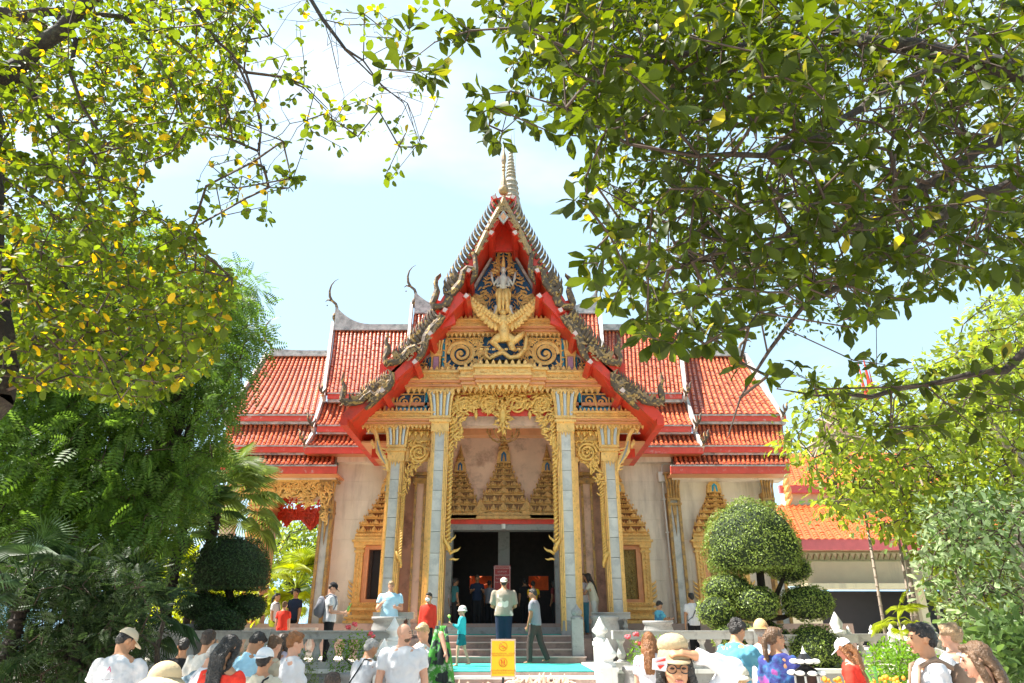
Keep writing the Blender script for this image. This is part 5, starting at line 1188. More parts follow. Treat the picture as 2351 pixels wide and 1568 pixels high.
def plant(name, label, cat, limbs_px, clusters, tmpl, size, per, spread, lm, bm_, nobj=0, tip=.004, droop=.2, tilt=.75, jit=.1, rmax=.05, extra=None, group=None, seg=.35, ros=None):
    """limbs_px: lists of (x, y, D, radius) in photo units or Vectors (x,y,z,r) flagged by 'w'"""
    t = empty(name, (0, 0, 0), label, cat, group); limbs = []
    for L_ in limbs_px: limbs.append([(p[1], p[2], p[3], p[4]) if p[0] == 'w' else (*W(p[0], p[1], p[2]), p[3]) for p in L_])
    E = grow(limbs, clusters, tip, seg, jit, rmax); branches('trunk', E, bm_, t)
    pos, d, nr = leaf_frames(clusters, per, spread, droop, tilt) if ros is None else leaf_twigs(clusters, TD_, per, spread, size, ros, droop); sz = size*rng.uniform(.5, 1.3, len(pos))
    if nobj: k = leaf_objects(pos, d, nr, sz, tmpl, lm, t, nobj); pos, d, nr, sz = pos[k], d[k], nr[k], sz[k]
    scatter('foliage', tmpl, pos, d, nr, sz, lm, t)
    return t
OB, RO, SM, FR, FA = [leaf_tmpl(k) for k in ('obovate', 'round', 'small', 'frond', 'fan')]
# ---- near right tree
dense = [(1060, -60), (1120, 60), (1160, 110), (1190, 250), (1300, 290), (1350, 330), (1375, 430), (1400, 560), (1430, 660), (1480, 760), (1560, 800), (1680, 800), (1760, 700), (1900, 690), (1950, 760), (2100, 690), (2250, 640), (2420, 620), (2420, -60)]
c1 = sample(dense, 1500, 3.8, 9.5, [(1790, 180, 30), (1950, 560, 28), (2200, 690, 30), (1470, 250, 16), (2050, 640, 35), (1960, 170, 26), (2290, 330, 24)])
low = [(1740, 810), (1850, 800), (1900, 860), (1990, 810), (2100, 870), (2240, 850), (2420, 780), (2420, 1010), (2200, 1000), (2050, 1010), (1950, 1060), (1860, 1010), (1800, 930)]
c2 = sample(low, 45, 5, 9)
c3 = sample([(1180, -60), (1900, -60), (1900, 260), (1500, 300), (1300, 270), (1190, 120)], 300, 3.0, 6)
ed = [(1020, 20), (1075, 75), (1045, 70), (1100, 220), (1130, 245), (1105, 260), (1125, 290), (1150, 325), (1135, 315), (1165, 205), (1345, 400), (1320, 460), (1350, 470), (1345, 395), (1430, 510), (1420, 530), (1335, 605), (1375, 600), (1360, 640), (1410, 690), (1380, 680), (1450, 735), (1500, 790), (1480, 770), (1545, 790), (1620, 790), (1700, 830), (1760, 860), (945, 60), (880, 160), (955, 165), (990, 165), (920, 130), (1010, 150), (985, 180), (1015, 85), (1390, 300), (1260, 300), (1310, 310), (1365, 510), (1390, 585), (1440, 620), (1560, 760), (1225, 290), (1190, 270), (1070, 100)]
c4 = np.array([tuple(W(x+rnd.uniform(-4, 4), y+rnd.uniform(-4, 4), 4.0+.4*math.sin(i))) for i, (x, y) in enumerate(ed)])
TRR = [[('w', 6.4, 4.6, -.1, .30), ('w', 6.1, 4.7, 2.2, .24), ('w', 5.6, 4.9, 3.4, .20), (2420, 190, 5.3, .14), (2250, 140, 5.4, .105), (2100, 110, 5.5, .095), (1990, 95, 5.6, .08), (1900, 60, 5.8, .05), (1780, 40, 6.0, .04), (1640, 20, 6.1, .03)],
       [('w', 5.6, 4.9, 3.4, .14), (2380, 400, 5.2, .07), (2200, 470, 5.2, .055), (2090, 560, 5.3, .045), (1960, 640, 5.3, .035), (1850, 700, 5.2, .022), (1760, 800, 5.0, .018), (1700, 930, 4.8, .010), (1665, 1010, 4.7, .004)],
       [('w', 5.6, 4.9, 3.4, .14), (2400, 280, 5.6, .08), (2250, 340, 5.6, .06), (2120, 430, 5.6, .05), (2000, 500, 5.7, .045), (1900, 540, 5.8, .03), (1760, 580, 5.8, .02), (1600, 600, 5.6, .014), (1480, 640, 5.2, .008)],
       [('w', 6.1, 4.7, 2.2, .12), (2420, 760, 6.4, .05), (2300, 850, 6.5, .04), (2150, 880, 6.6, .03), (2000, 900, 6.6, .025), (1880, 905, 6.5, .015), (1790, 895, 6.3, .008)],
       [(2200, 140, 5.5, .07), (2050, 200, 5.0, .04), (1900, 300, 4.6, .03), (1760, 350, 4.3, .024), (1600, 360, 4.1, .02), (1450, 330, 4.0, .014), (1300, 250, 4.0, .009), (1180, 210, 4.0, .006), (1150, 290, 4.0, .004)],
       [(1900, 60, 5.8, .04), (1750, 100, 5.0, .03), (1600, 120, 4.4, .024), (1450, 130, 4.1, .02), (1300, 70, 4.0, .014), (1180, 60, 4.0, .011), (1080, 60, 4.0, .009), (1000, 100, 4.0, .006), (940, 140, 4.0, .004)],
       [(1900, 540, 5.8, .02), (1700, 560, 5.4, .02), (1560, 520, 5.0, .015), (1450, 480, 4.6, .01), (1370, 420, 4.2, .006)]]
plant('shade_tree', 'big overhanging tree with dark obovate leaves filling the upper right', 'tree', TRR, np.vstack([c1, c2, c3, c4]), OB, .14, 9, .26, LF_RT, BARK, 300, .0045, .15, .8, .14, ros=.55)
far = sample([(1240, -60), (2420, -60), (2420, 640), (2250, 640), (2100, 680), (1950, 740), (1700, 780), (1560, 760), (1460, 640), (1400, 420), (1360, 260)], 900, 9.5, 13, [(1790, 180, 30), (1950, 560, 30), (2200, 690, 30), (2050, 640, 35), (1960, 170, 26), (2290, 330, 24), (1650, 640, 20)])
t_ = [o for o in bpy.data.objects if o.name == 'shade_tree'][0]; ps_, d_, n_ = leaf_frames(far, 9, .28, .3, .8); scatter('foliage', OB, ps_, d_, n_, .13*rng.uniform(.65, 1.2, len(ps_)), LF_RT, t_)
# bare hanging twig tangle of the right tree
tg = sample([(1700, 60), (2300, 60), (2300, 600), (2000, 700), (1500, 700), (1450, 450)], 430, 4.2, 6.6)
E_ = grow([[(*W(p[0], p[1], p[2]), p[3]) for p in TRR[0][3:]], [(*W(p[0], p[1], p[2]), p[3]) for p in TRR[2][1:]]], tg, .0055, .4, .12)
o_ = [o for o in bpy.data.objects if o.name.startswith('shade_tree')][0]
branches('limb', [e for e in E_ if e[2] < .045], TWIG, o_)
# ---- near left tree with round yellow-green leaves
dl = [(-60, -60), (480, -60), (600, 20), (560, 120), (530, 250), (600, 300), (560, 330), (440, 330), (330, 400), (380, 500), (470, 560), (540, 640), (520, 760), (480, 860), (330, 940), (180, 900), (-60, 900)]
a1 = sample(dl, 2700, 4.6, 10.5, [(420, 420, 50), (340, 455, 30), (60, 330, 22), (380, 400, 40)])
sp_ = [(620, 80), (640, 30), (690, 60), (660, 130), (700, 20), (740, 60), (760, 30), (840, 30), (860, 20), (800, 60), (835, 90), (700, 150), (690, 180), (660, 175), (720, 200), (760, 230), (790, 245), (740, 260), (705, 270), (770, 290), (800, 300), (720, 305), (820, 310), (845, 310), (700, 320), (780, 335), (660, 235), (630, 290), (600, 230), (590, 260), (560, 230), (640, 190), (830, 230), (870, 250), (875, 215), (905, 300), (930, 305), (945, 340), (965, 340), (920, 340), (885, 405), (895, 412), (655, 415), (640, 400), (675, 405), (690, 415), (660, 430), (600, 480), (610, 510), (490, 480), (460, 470), (510, 490), (450, 520), (440, 500), (435, 525), (540, 430), (520, 400), (560, 400), (500, 420), (470, 430), (550, 450), (580, 370), (545, 370), (610, 380), (350, 490), (650, 330), (905, 90), (930, 85), (890, 60), (970, 20), (1000, 225), (960, 215), (620, 440), (585, 150), (570, 60), (540, 200), (505, 300), (480, 380)]
a2 = np.array([tuple(W(x+rnd.uniform(-6, 6), y+rnd.uniform(-6, 6), 5.4+.8*math.sin(i*1.7))) for i, (x, y) in enumerate(sp_)])
bare = sample([(560, 0), (980, 0), (1000, 200), (980, 280), (800, 330), (640, 420), (420, 520), (480, 300)], 90, 5, 7)
LT = [[('w', -5.6, 5.2, -.1, .32), ('w', -5.2, 5.4, 2.0, .26), ('w', -4.6, 5.6, 3.6, .2), (-40, 190, 6.0, 0.0660), (60, 180, 6.1, 0.0495), (90, 240, 6.2, 0.0330), (140, 300, 6.3, 0.0248), (200, 350, 6.4, 0.0240), (240, 440, 6.5, 0.0120)],
      [('w', -4.6, 5.6, 3.6, .2), (-30, 20, 5.8, 0.0715), (110, 30, 5.8, 0.0550), (200, 30, 5.9, 0.0330), (290, 40, 6, 0.0275), (360, 120, 6, 0.0193), (420, 260, 6.1, 0.0120)],
      [(130, 35, 5.8, 0.0330), (165, 90, 5.8, 0.0275), (170, 165, 5.8, 0.0220), (195, 250, 5.8, 0.0193), (240, 330, 5.8, 0.0160), (250, 420, 5.7, 0.0096)],
      [('w', -4.6, 5.6, 3.6, .12), ('w', -5.7, 5.4, 6.5, .10), ('w', -4.4, 5.6, 9.2, .07), (400, -60, 5.8, 0.0330), (450, 30, 5.8, 0.0248), (500, 90, 5.8, 0.0220), (560, 165, 5.8, 0.0176), (590, 230, 5.8, 0.0144), (600, 350, 5.8, 0.0080), (608, 430, 5.8, 0.0048)],
      [(560, 165, 5.8, 0.0200), (650, 175, 5.7, 0.0160), (700, 200, 5.7, 0.0104), (760, 260, 5.7, 0.0056)],
      [('w', -4.4, 5.6, 9.2, .07), ('w', -2.8, 5.6, 9.4, .05), (660, -60, 5.6, 0.0220), (740, 40, 5.6, 0.0240), (790, 110, 5.6, 0.0176), (830, 140, 5.6, 0.0128), (880, 200, 5.5, 0.0080), (930, 240, 5.5, 0.0056), (960, 330, 5.5, 0.0032)],
      [('w', -5.2, 5.4, 2.0, .18), (-60, 380, 8, 0.0550), (60, 440, 8.3, 0.0330), (150, 520, 8.5, 0.0275), (220, 590, 8.6, 0.0193), (330, 700, 8.8, 0.0200), (390, 850, 9, 0.0096)],
      [('w', -5.2, 5.4, 2.0, .18), (-60, 450, 7.4, 0.0495), (40, 530, 7.4, 0.0330), (110, 600, 7.5, 0.0248), (170, 700, 7.6, 0.0240), (230, 800, 7.8, 0.0120)],
      [(200, 560, 8.5, 0.0220), (280, 610, 8.5, 0.0240), (350, 630, 8.6, 0.0176), (430, 700, 8.8, 0.0096)]]
lt = plant('shade_tree', 'overhanging tree with small round yellow-green leaves filling the upper left', 'tree', LT, np.vstack([a1, a2]), RO, .084, 8, .30, LF_YEL, BARK, 300, .0038, .3, .85, .12, ros=.25)
E_ = grow([[(*W(p[0], p[1], p[2]), p[3]) for p in LT[3][4:]], [(*W(p[0], p[1], p[2]), p[3]) for p in LT[5][3:]], [(*W(p[0], p[1], p[2]), p[3]) for p in LT[4]]], bare, .002, .14, .07)
branches('limb', [e for e in E_ if e[2] < .02], TWIG, lt)
# ---- feathery tree behind, left
fe = [(-60, 560), (250, 480), (380, 560), (470, 600), (520, 610), (590, 650), (600, 740), (610, 800), (560, 850), (540, 930), (500, 960), (490, 1060), (450, 1150), (380, 1250), (300, 1330), (120, 1300), (-60, 1330)]
f1 = sample(fe, 2000, 11.5, 16, [(430, 960, 30), (460, 1000, 20), (190, 1080, 20)])
plant('feathery_tree', 'dark green feathery-leaved tree left of the temple roof', 'tree', [[('w', -7.6, 13.6, -.1, .35), ('w', -7.4, 13.6, 3.5, .28), ('w', -7.0, 13.6, 6, .18), (420, 800, 13.5, .12), (460, 700, 13.5, .05)], [('w', -7.4, 13.6, 3.5, .2), (120, 900, 13.5, .15), (40, 700, 13.5, .08)], [('w', -7.4, 13.6, 3.5, .2), (430, 1020, 13.5, .12), (470, 900, 13.5, .06)], [('w', -7.4, 13.6, 3.5, .2), (250, 1180, 13, .08), (100, 1250, 13, .04)]], f1, FR, .42, 7, .36, LF_FEA, BARK, 0, .006, .5, .6, .2, .09)
lowl = sample([(-60, 1290), (280, 1290), (340, 1330), (350, 1420), (340, 1480), (330, 1568), (-60, 1600)], 600, 9.5, 12)
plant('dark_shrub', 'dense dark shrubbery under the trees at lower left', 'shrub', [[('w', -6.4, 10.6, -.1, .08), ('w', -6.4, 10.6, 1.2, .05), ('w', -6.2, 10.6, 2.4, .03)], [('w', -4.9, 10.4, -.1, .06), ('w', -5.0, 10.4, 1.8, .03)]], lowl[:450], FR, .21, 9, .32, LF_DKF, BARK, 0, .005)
# ---- pale tree at right, behind and below the big branches
li = [(1850, 870), (1960, 900), (2040, 860), (2140, 830), (2230, 770), (2300, 690), (2420, 640), (2420, 1200), (2380, 1420), (2200, 1430), (2150, 1330), (2100, 1240), (2000, 1210), (1900, 1170), (1850, 1080), (1780, 1000), (1830, 960)]
g1_ = sample(li, 1600, 12.5, 17.5, [(1880, 990, 26), (1990, 1160, 20)])
plant('pale_leaved_tree', 'sunlit light green tree in front of the orange-roofed building', 'tree', [[('w', 11.2, 15.5, -.1, .3), ('w', 11.0, 15.3, 3, .25), (2330, 1050, 15, .15), (2260, 950, 15, .08)], [('w', 11.0, 15.3, 3, .2), (2150, 1080, 15, .07), (2000, 1010, 15, .05), (1900, 1000, 15, .03)]], g1_, OB, .19, 8, .38, LF_LIT, BARKP, 0, .006, .3, .8, .2, .09)
vb = sample([(2120, 1160), (2250, 1130), (2420, 1100), (2420, 1480), (2250, 1500), (2160, 1440), (2110, 1330)], 400, 10.5, 13)
plant('variegated_tree', 'bushy tree with whitish-green leaves at the right edge above the hedge', 'tree', [[('w', 8.6, 12, -.1, .14), ('w', 8.6, 12, 2, .09), ('w', 8.8, 12, 3.4, .05)]], vb, OB, .13, 9, .24, leafmat('variegated_leaf', (.26, .33, .17), .35, .35, .5, ((.09, .15, .04), .45)), BARKP, 0, .005)
# background trees
for nm, lab, P, n, a_, b_, sz, m in (
    ('garden_tree', 'rounded green tree seen through the open side porch', [(600, 1190), (680, 1170), (750, 1190), (760, 1380), (600, 1400)], 330, 32, 36, .30, LF_LIT),
    ('garden_tree', 'yellow-green bush low behind the left topiary', [(330, 1290), (450, 1270), (560, 1330), (620, 1400), (560, 1440), (330, 1450)], 210, 21, 25, .26, LF_PALY),
    ('garden_tree', 'tall green tree at the right end behind the spire-topped building', [(2230, 700), (2420, 600), (2420, 1100), (2100, 1050), (2120, 900)], 300, 24, 30, .34, LF_LIT)):
    cl = sample(P, n, a_, b_); c0 = cl.mean(0); plant(nm, lab, 'tree', [[('w', c0[0], c0[1], -.1, .22), ('w', c0[0], c0[1], c0[2]*.8, .12)]], cl, OB, sz, 9, .62, m, BARK, 0, .01, rmax=.12)
# ---- palms
def fan_palm(x, y, z0, h, r, n, label, m, lean=0, dead=0, tr=.12):
    t = empty('fan_palm', (x, y, z0), label, 'palm'); b = MB(); pts = [(0, 0, 0), (lean*.3, 0, h*.5), (lean, 0, h)]; b.tube(pts, [tr*1.2, tr, tr*.9], 8)
    for k in range(int(h/.14)): b.tube([(lean*(k*.14/h)**1.3, 0, k*.14), (lean*(k*.14/h)**1.3, 0, k*.14+.05)], [tr*1.25, tr*1.05], 8)
    o = b.build('trunk', BARKP if tr < .08 else BARK, None, None, True); o.parent = t
    pos = []; ds = []; nr = []; b = MB(); c = Vector((lean, 0, h))
    for i in range(n):
        a = i*2.4; el = math.radians(rnd.uniform(-25, 75)); d = Vector((math.cos(a)*math.cos(el), math.sin(a)*math.cos(el), math.sin(el))); L_ = r*rnd.uniform(.55, .9)
        p1_ = c+d*L_*.5+Vector((0, 0, .05*r)); p2_ = c+d*L_+Vector((0, 0, -.12*r)); b.tube([c, p1_, p2_], [.015, .012, .01], 4); pos.append(p2_); dd = d.copy(); dd.z -= .45; ds.append(dd.normalized()); nn = Vector((0, 0, 1))+d*.25; nr.append(nn)
    o = b.build('leaf_stalk', m, None, 'stuff'); o.parent = t
    me = bpy.data.meshes.new('fan_leaf'); me.from_pydata(FA[0].tolist(), [], FA[1]); me.materials.append(m)
    for p, d, nn in zip(pos, ds, nr):
        X = d.cross(nn).normalized(); Z = X.cross(d); M = Matrix((X, d, Z)).transposed().to_4x4() @ Matrix.Scale(r*.52*rnd.uniform(.8, 1.15), 4); M.translation = p
        o = bpy.data.objects.new('fan_leaf', me); COL.objects.link(o); o.parent = t; o.matrix_basis = M
def PX(x, y, D): p = W(x, y, D); return p.x, p.y, p.z
for (x, y, D, r, n, lab, m, tr) in (
    (500, 1150, 17.5, 1.55, 40, 'tall fan palm with sunlit tips beside the open side porch', LF_PALS, .14),
    (420, 1200, 16, 1.3, 24, 'shaded fan palm left of the sunlit one', LF_PALM, .13),
    (440, 1360, 19, 1.2, 20, 'yellowish fan palm behind the dark clipped tree', LF_PALY, .1),
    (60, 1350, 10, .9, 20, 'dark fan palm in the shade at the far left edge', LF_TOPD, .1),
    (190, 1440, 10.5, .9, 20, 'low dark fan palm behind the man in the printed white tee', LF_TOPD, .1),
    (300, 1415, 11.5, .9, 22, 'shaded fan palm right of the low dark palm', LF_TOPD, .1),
    (345, 1330, 18, 1.2, 18, 'slender fan palm with brown trunk in front of the yellow bush', LF_PALM, .09),
    (680, 1350, 29, 1.9, 26, 'pale fan palm seen through the open side porch', LF_PALY, .2),
    (745, 1330, 30, 1.6, 20, 'smaller green fan palm right of the pale one behind the porch', LF_PALM, .2)):
    a = PX(x, y, D); fan_palm(a[0], a[1], -.05, a[2]+.05, r, n, lab, m, 0, 0, tr)
a = PX(2062, 1420, 14.6); fan_palm(a[0], a[1], .9, a[2]-.9, .55, 11, 'young yellow-green fan palm in front of the dark opening at right', LF_PALY, 0, 0, .03)
# slim areca trunks with crowns lost in the canopy
for i, (xb, yb_, xt_, yt_, D, w) in enumerate(((2030, 1440, 2000, 1260, 17.5, .075), (2105, 1420, 2072, 1220, 18, .11), (2098, 1440, 2062, 1230, 18.6, .07), (2160, 1440, 2128, 1230, 17.8, .085), (2185, 1440, 2150, 1280, 19, .06), (2200, 1440, 2168, 1290, 18.4, .06))):
    a, c = W(xb, yb_, D), W(xt_, yt_, D); d = (c-a)/(c.z-a.z); g = a-d*(a.z-.0); t = empty('areca_palm', (g.x, g.y, 0), ['leftmost slim grey palm trunk before the cream building', 'thickest slim grey palm trunk before the cream building', 'thin palm trunk just behind the thickest one', 'slim palm trunk right of the thickest one', 'thin palm trunk second from the right before the building', 'rightmost thin palm trunk before the building'][i], 'palm', 'slim palm trunks before the cream building')
    b = MB(); L_ = c.z+1.0; b.tube([(0, 0, -.05), (d.x*L_*.5, 0, L_*.5), (d.x*L_, 0, L_)], [w*.62, w*.5, w*.42], 8)
    for k in range(int(L_/.22)): b.tube([(d.x*k*.22, 0, k*.22), (d.x*k*.22, 0, k*.22+.02)], w*.62, 8)
    o = b.build('trunk', BARKP, None, None, True); o.parent = t
    n = 12; pos = np.tile(np.array([[d.x*L_, 0, L_]]), (n, 1)); ang = np.arange(n)*2.4; dr = np.stack([np.cos(ang), np.sin(ang), rng.uniform(-.2, .9, n)], 1); nr = np.tile([[0, 0, 1.]], (n, 1))+dr*.2
    scatter('frond', FR, pos, dr, nr, np.full(n, 1.5), LF_PALM, t)
# ---- clipped topiary trees
def blob(t, x0, x1, y0, y1, D, m, dens=1.0, ls=.055, flat=False):
    c = W((x0+x1)/2, (y0+y1)/2, D); rx = .93* (W(x1, (y0+y1)/2, D)-W(x0, (y0+y1)/2, D)).x/2; rz = (W((x0+x1)/2, y0, D)-W((x0+x1)/2, y1, D)).z/2; ry = rx*.92; rz *= .97
    if flat: c.z -= rz*.45; rz *= 1.5
    n = int(dens*2600*(rx*rx*2+rx*rz*2)); u = rng.normal(0, 1, (n*2, 3)); u /= np.linalg.norm(u, axis=1)[:, None]
    if flat: u = u[u[:, 2] > -.36]
    if flat: k = rng.random(len(u)) < .22; u[k, 2] = -.36-rng.random(k.sum())*.05; s = rng.random(k.sum())**.5; u[k, 0] *= s; u[k, 1] *= s
    u = u[:n]; bump_ = 1+.04*np.sin(u[:, 0]*9+3)+.035*np.sin(u[:, 2]*11+u[:, 1]*7)+rng.normal(0, .026, len(u))+.05*(rng.random(len(u)) < .02)
    pos = u*np.array([rx, ry, rz])*bump_[:, None]+np.array(c); nr = u/np.array([rx, ry, rz]); nr /= np.linalg.norm(nr, axis=1)[:, None]
    d = np.cross(nr, rng.normal(0, 1, nr.shape))+nr*.55; scatter('crown', OB if 0 else SM, pos, d, nr+rng.normal(0, .45, nr.shape), ls*rng.uniform(.6, 1.3, len(u)), m, t)
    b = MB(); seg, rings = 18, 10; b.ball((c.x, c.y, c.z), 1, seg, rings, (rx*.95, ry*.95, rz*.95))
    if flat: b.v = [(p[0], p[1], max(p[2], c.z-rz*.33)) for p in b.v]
    o = b.build('inner_foliage', mat('inner_'+m.name, tuple(k*.45 for k in (.04, .07, .02)), .9, .4, 20) if 'inner_'+m.name not in MATS else MATS['inner_'+m.name], None, 'stuff', True); o.parent = t  # solid core, shade between the leaves put into its dark green
    return c, rx, rz
DT = 16.2
t = empty('clipped_tree', (0, 0, 0), 'dark dome-topped clipped tree in a stone bowl at left of the terrace', 'topiary')
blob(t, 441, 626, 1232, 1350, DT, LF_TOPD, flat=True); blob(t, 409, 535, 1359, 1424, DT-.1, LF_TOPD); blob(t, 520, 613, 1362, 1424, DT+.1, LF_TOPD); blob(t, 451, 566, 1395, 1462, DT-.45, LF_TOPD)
b = MB(); p = W(519, 1462, DT); q_ = W(519, 1345, DT); b.tube([(p.x, DT, p.z-.2), (p.x+.03, DT, (p.z+q_.z)/2), (q_.x, DT, q_.z+.2)], [.13, .1, .09], 8); b.tube([(p.x, DT, p.z+.2), (p.x-.3, DT, p.z+.5)], .05, 6); o = b.build('trunk', BARK, None, None, True); o.parent = t
DR2 = 15.9
t = empty('clipped_tree', (0, 0, 0), 'large sunlit clipped tree with a big dome and round lower pads at right', 'topiary')
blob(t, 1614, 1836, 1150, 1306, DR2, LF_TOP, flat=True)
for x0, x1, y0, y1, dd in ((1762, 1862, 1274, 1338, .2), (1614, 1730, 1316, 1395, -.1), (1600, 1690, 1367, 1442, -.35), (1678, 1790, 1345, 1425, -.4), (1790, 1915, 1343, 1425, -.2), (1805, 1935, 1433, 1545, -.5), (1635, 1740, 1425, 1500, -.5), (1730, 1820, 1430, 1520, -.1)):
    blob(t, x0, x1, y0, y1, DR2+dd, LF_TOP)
b = MB()
def PT(x, y, dy=0): return W(x, y, DR2+dy)
b.tube([PT(1750, 1560), PT(1760, 1450), PT(1752, 1380), PT(1742, 1290)], [.16, .13, .1, .08], 8)
for e in ((1805, 1310), (1680, 1360), (1840, 1400), (1850, 1480), (1650, 1400)): b.tube([PT(1755, 1420), PT((1755+e[0])/2, (1420+e[1])/2+8), PT(*e)], [.07, .055, .04], 6)
o = b.build('trunk', BARK, None, None, True); o.parent = t
# ---- hedges and bushes
def bush(name, label, cat, P, n, a_, b_, sz, per, spread, m, flowers=None, parent=None):
    cl = sample(P, n, a_, b_); t = empty(name, (0, 0, 0), label, cat); pos, d, nr = leaf_frames(cl, per, spread, 0, .8); scatter('foliage', SM if sz < .07 else OB, pos, d, nr, sz*rng.uniform(.6, 1.2, len(pos)), m, t)
    c0 = cl.mean(0); lo = cl[:, 2].min(); E = grow([[(c0[0], c0[1], max(-.05, lo-.5), .03), (c0[0], c0[1], lo+.1, .02)]], cl[::3], .003, .3, .05, .02); branches('stem', E, TWIG, t)
    return t, cl
bush('hedge', 'bright green clipped hedge right of the spirit house', 'hedge', [(1990, 1500), (2030, 1475), (2120, 1480), (2150, 1500), (2160, 1600), (1990, 1600)], 330, 12.2, 13.4, .075, 9, .13, LF_HEDGE)
bush('hedge', 'yellow-green hedge behind the curly-haired man at right', 'hedge', [(2200, 1445), (2420, 1440), (2420, 1500), (2200, 1510)], 260, 15, 16.5, .08, 9, .15, LF_HEDGE)
bush('hedge', 'dark green hedge patch below the left balustrade', 'hedge', [(560, 1490), (700, 1490), (740, 1568), (560, 1600)], 170, 13.0, 13.9, .06, 8, .12, LF_TOP)
bush('grass_clump', 'spiky green plant with long blades at the lower right edge', 'plant', [(2250, 1440), (2320, 1420), (2420, 1500), (2420, 1600), (2270, 1600)], 120, 9.5, 11, .2, 7, .2, LF_PALM)
def flowers(t, pts, D, r, m):
    b = MB()
    for x, y in pts:
        p = W(x, y, D)
        for k in range(7): a = k*.9; b.ball((p.x+r*.6*math.cos(a), p.y+r*.6*math.sin(a)-.02, p.z+rnd.uniform(-.4, .4)*r), r*.55, 6, 4)
    o = b.build('blossom', m, None, 'stuff', True); o.parent = t
PINKFL = mat('pink_blossom', (.75, .10, .12), .6, .2, 30)
t, _ = bush('rose_bush', 'rose bush with small pink flowers in front of the left balustrade', 'bush', [(770, 1470), (830, 1455), (865, 1480), (850, 1540), (760, 1550), (745, 1510)], 130, 13.5, 14.1, .055, 8, .12, LF_HEDGE)
flowers(t, [(800, 1440), (815, 1433), (850, 1455), (856, 1462)], 13.9, .05, PINKFL)
t, _ = bush('rose_bush', 'flowering bush with red blooms beside the right stair post', 'bush', [(1445, 1490), (1470, 1465), (1530, 1475), (1540, 1560), (1460, 1570)], 130, 13.4, 14.0, .06, 8, .11, LF_HEDGE)
flowers(t, [(1441, 1462), (1460, 1457), (1464, 1476), (1487, 1461), (1486, 1473)], 13.7, .055, PINKFL)
# ---- stone bowls
def bowl(x, yr, D, r, label, z0=None, m=GREY, h=None):
    p = W(x, yr, D); z0 = zt_ if z0 is None else z0; h = p.z-z0; b = MB(); b.lathe([(r*.55, 0), (r*.62, h*.1), (r*.9, h*.4), (r*1.0, h*.75), (r*.88, h*.9), (r*1.02, h*.94), (r*1.02, h), (r*.85, h), (r*.8, h*.9), (0, h*.88)], (0, 0, 0), 18)
    o = tag(b.build('stone_bowl', m, None, None, True), label, 'planter'); o.location = (p.x, D, z0); return o
bowl(425, 1433, 16.2, .75, 'wide dark stone bowl holding the dark clipped tree'); bowl(893, 1416, 18.2, .42, 'round grey stone bowl below the man in the pale blue tee', .96)
bowl(1388, 1414, 18.2, .36, 'round grey stone bowl right of the upper white stair post', .96); bowl(1510, 1425, 17.5, .36, 'wide stone bowl beside the boy in blue', .96)
bowl(1472, 1530, 12.6, .32, 'glazed pale stone pot under the red-flowered bush', 0.0); bowl(820, 1545, 12.9, .3, 'stone pot under the rose bush at left', 0)
# ================================================================ PEOPLE
def skin_m(n, c): return mat(n, c, .5, .06, 6, .05, 60, 0, .4)
SK_P = skin_m('fair_skin', (.62, .33, .22)); SK_M = skin_m('tan_skin', (.48, .24, .13)); SK_D = skin_m('brown_skin', (.32, .15, .08))
HAIRS = {k: mat('hair_'+k, c, .4, .35, 14, .9, 60, 0, .5) for k, c in (('black', (.02, .016, .014)), ('dark_brown', (.05, .03, .02)), ('brown', (.13, .07, .035)), ('auburn', (.28, .11, .035)), ('blond', (.50, .34, .17)), ('grey', (.36, .34, .32)), ('sandy', (.34, .22, .12)))}
CL = {}
def cloth(n, c, **k):
    if n not in CL: CL[n] = mat('cloth_'+n, c, .85, k.pop('var', .05), 5, k.pop('bump', .9), k.pop('bscale', 9), 0, .2, **k)
    return CL[n]
cloth('white', (.66, .65, .67)); cloth('offwhite', (.62, .59, .54)); cloth('cream', (.62, .57, .45)); cloth('paleblue', (.42, .70, .86)); cloth('red', (.75, .05, .03)); cloth('black', (.02, .02, .022))
cloth('navy', (.02, .03, .06)); cloth('slate', (.20, .26, .30)); cloth('teal', (.05, .45, .50)); cloth('denimblue', (.10, .30, .40)); cloth('grey', (.22, .22, .25)); cloth('brownpants', (.07, .045, .04)); cloth('khaki', (.52, .40, .24)); cloth('beige', (.60, .50, .36)); cloth('tealdark', (.02, .14, .17))
cloth('capkhaki', (.42, .32, .19), bump=1.2, bscale=14); cloth('floral', (.74, .70, .72), wave=((.45, .36, .42), 14, .56)); cloth('tiedye', (.045, .05, .20), wave=((.28, .07, .26), 5, .60), dirt=(.04, .25, .42), dirtamt=.6, dscale=5); cloth('camo', (.34, .28, .22), wave=((.78, .68, .58), 3.0, .54), dirt=(.08, .08, .09), dirtamt=.4, dscale=3); cloth('sunflower', (.80, .48, .02), wave=((.10, .05, .01), 13, .60)); cloth('boyblue', (.12, .42, .55), wave=((.06, .20, .34), 6, .5)); cloth('greenleaf', (.06, .25, .04), wave=((.03, .04, .04), 7, .5), dirt=(.7, .75, .7), dirtamt=.35, dscale=8); cloth('brown', (.30, .20, .14)); cloth('maroon', (.16, .03, .03)); cloth('lilac', (.45, .38, .45)); cloth('dteal', (.03, .12, .13))
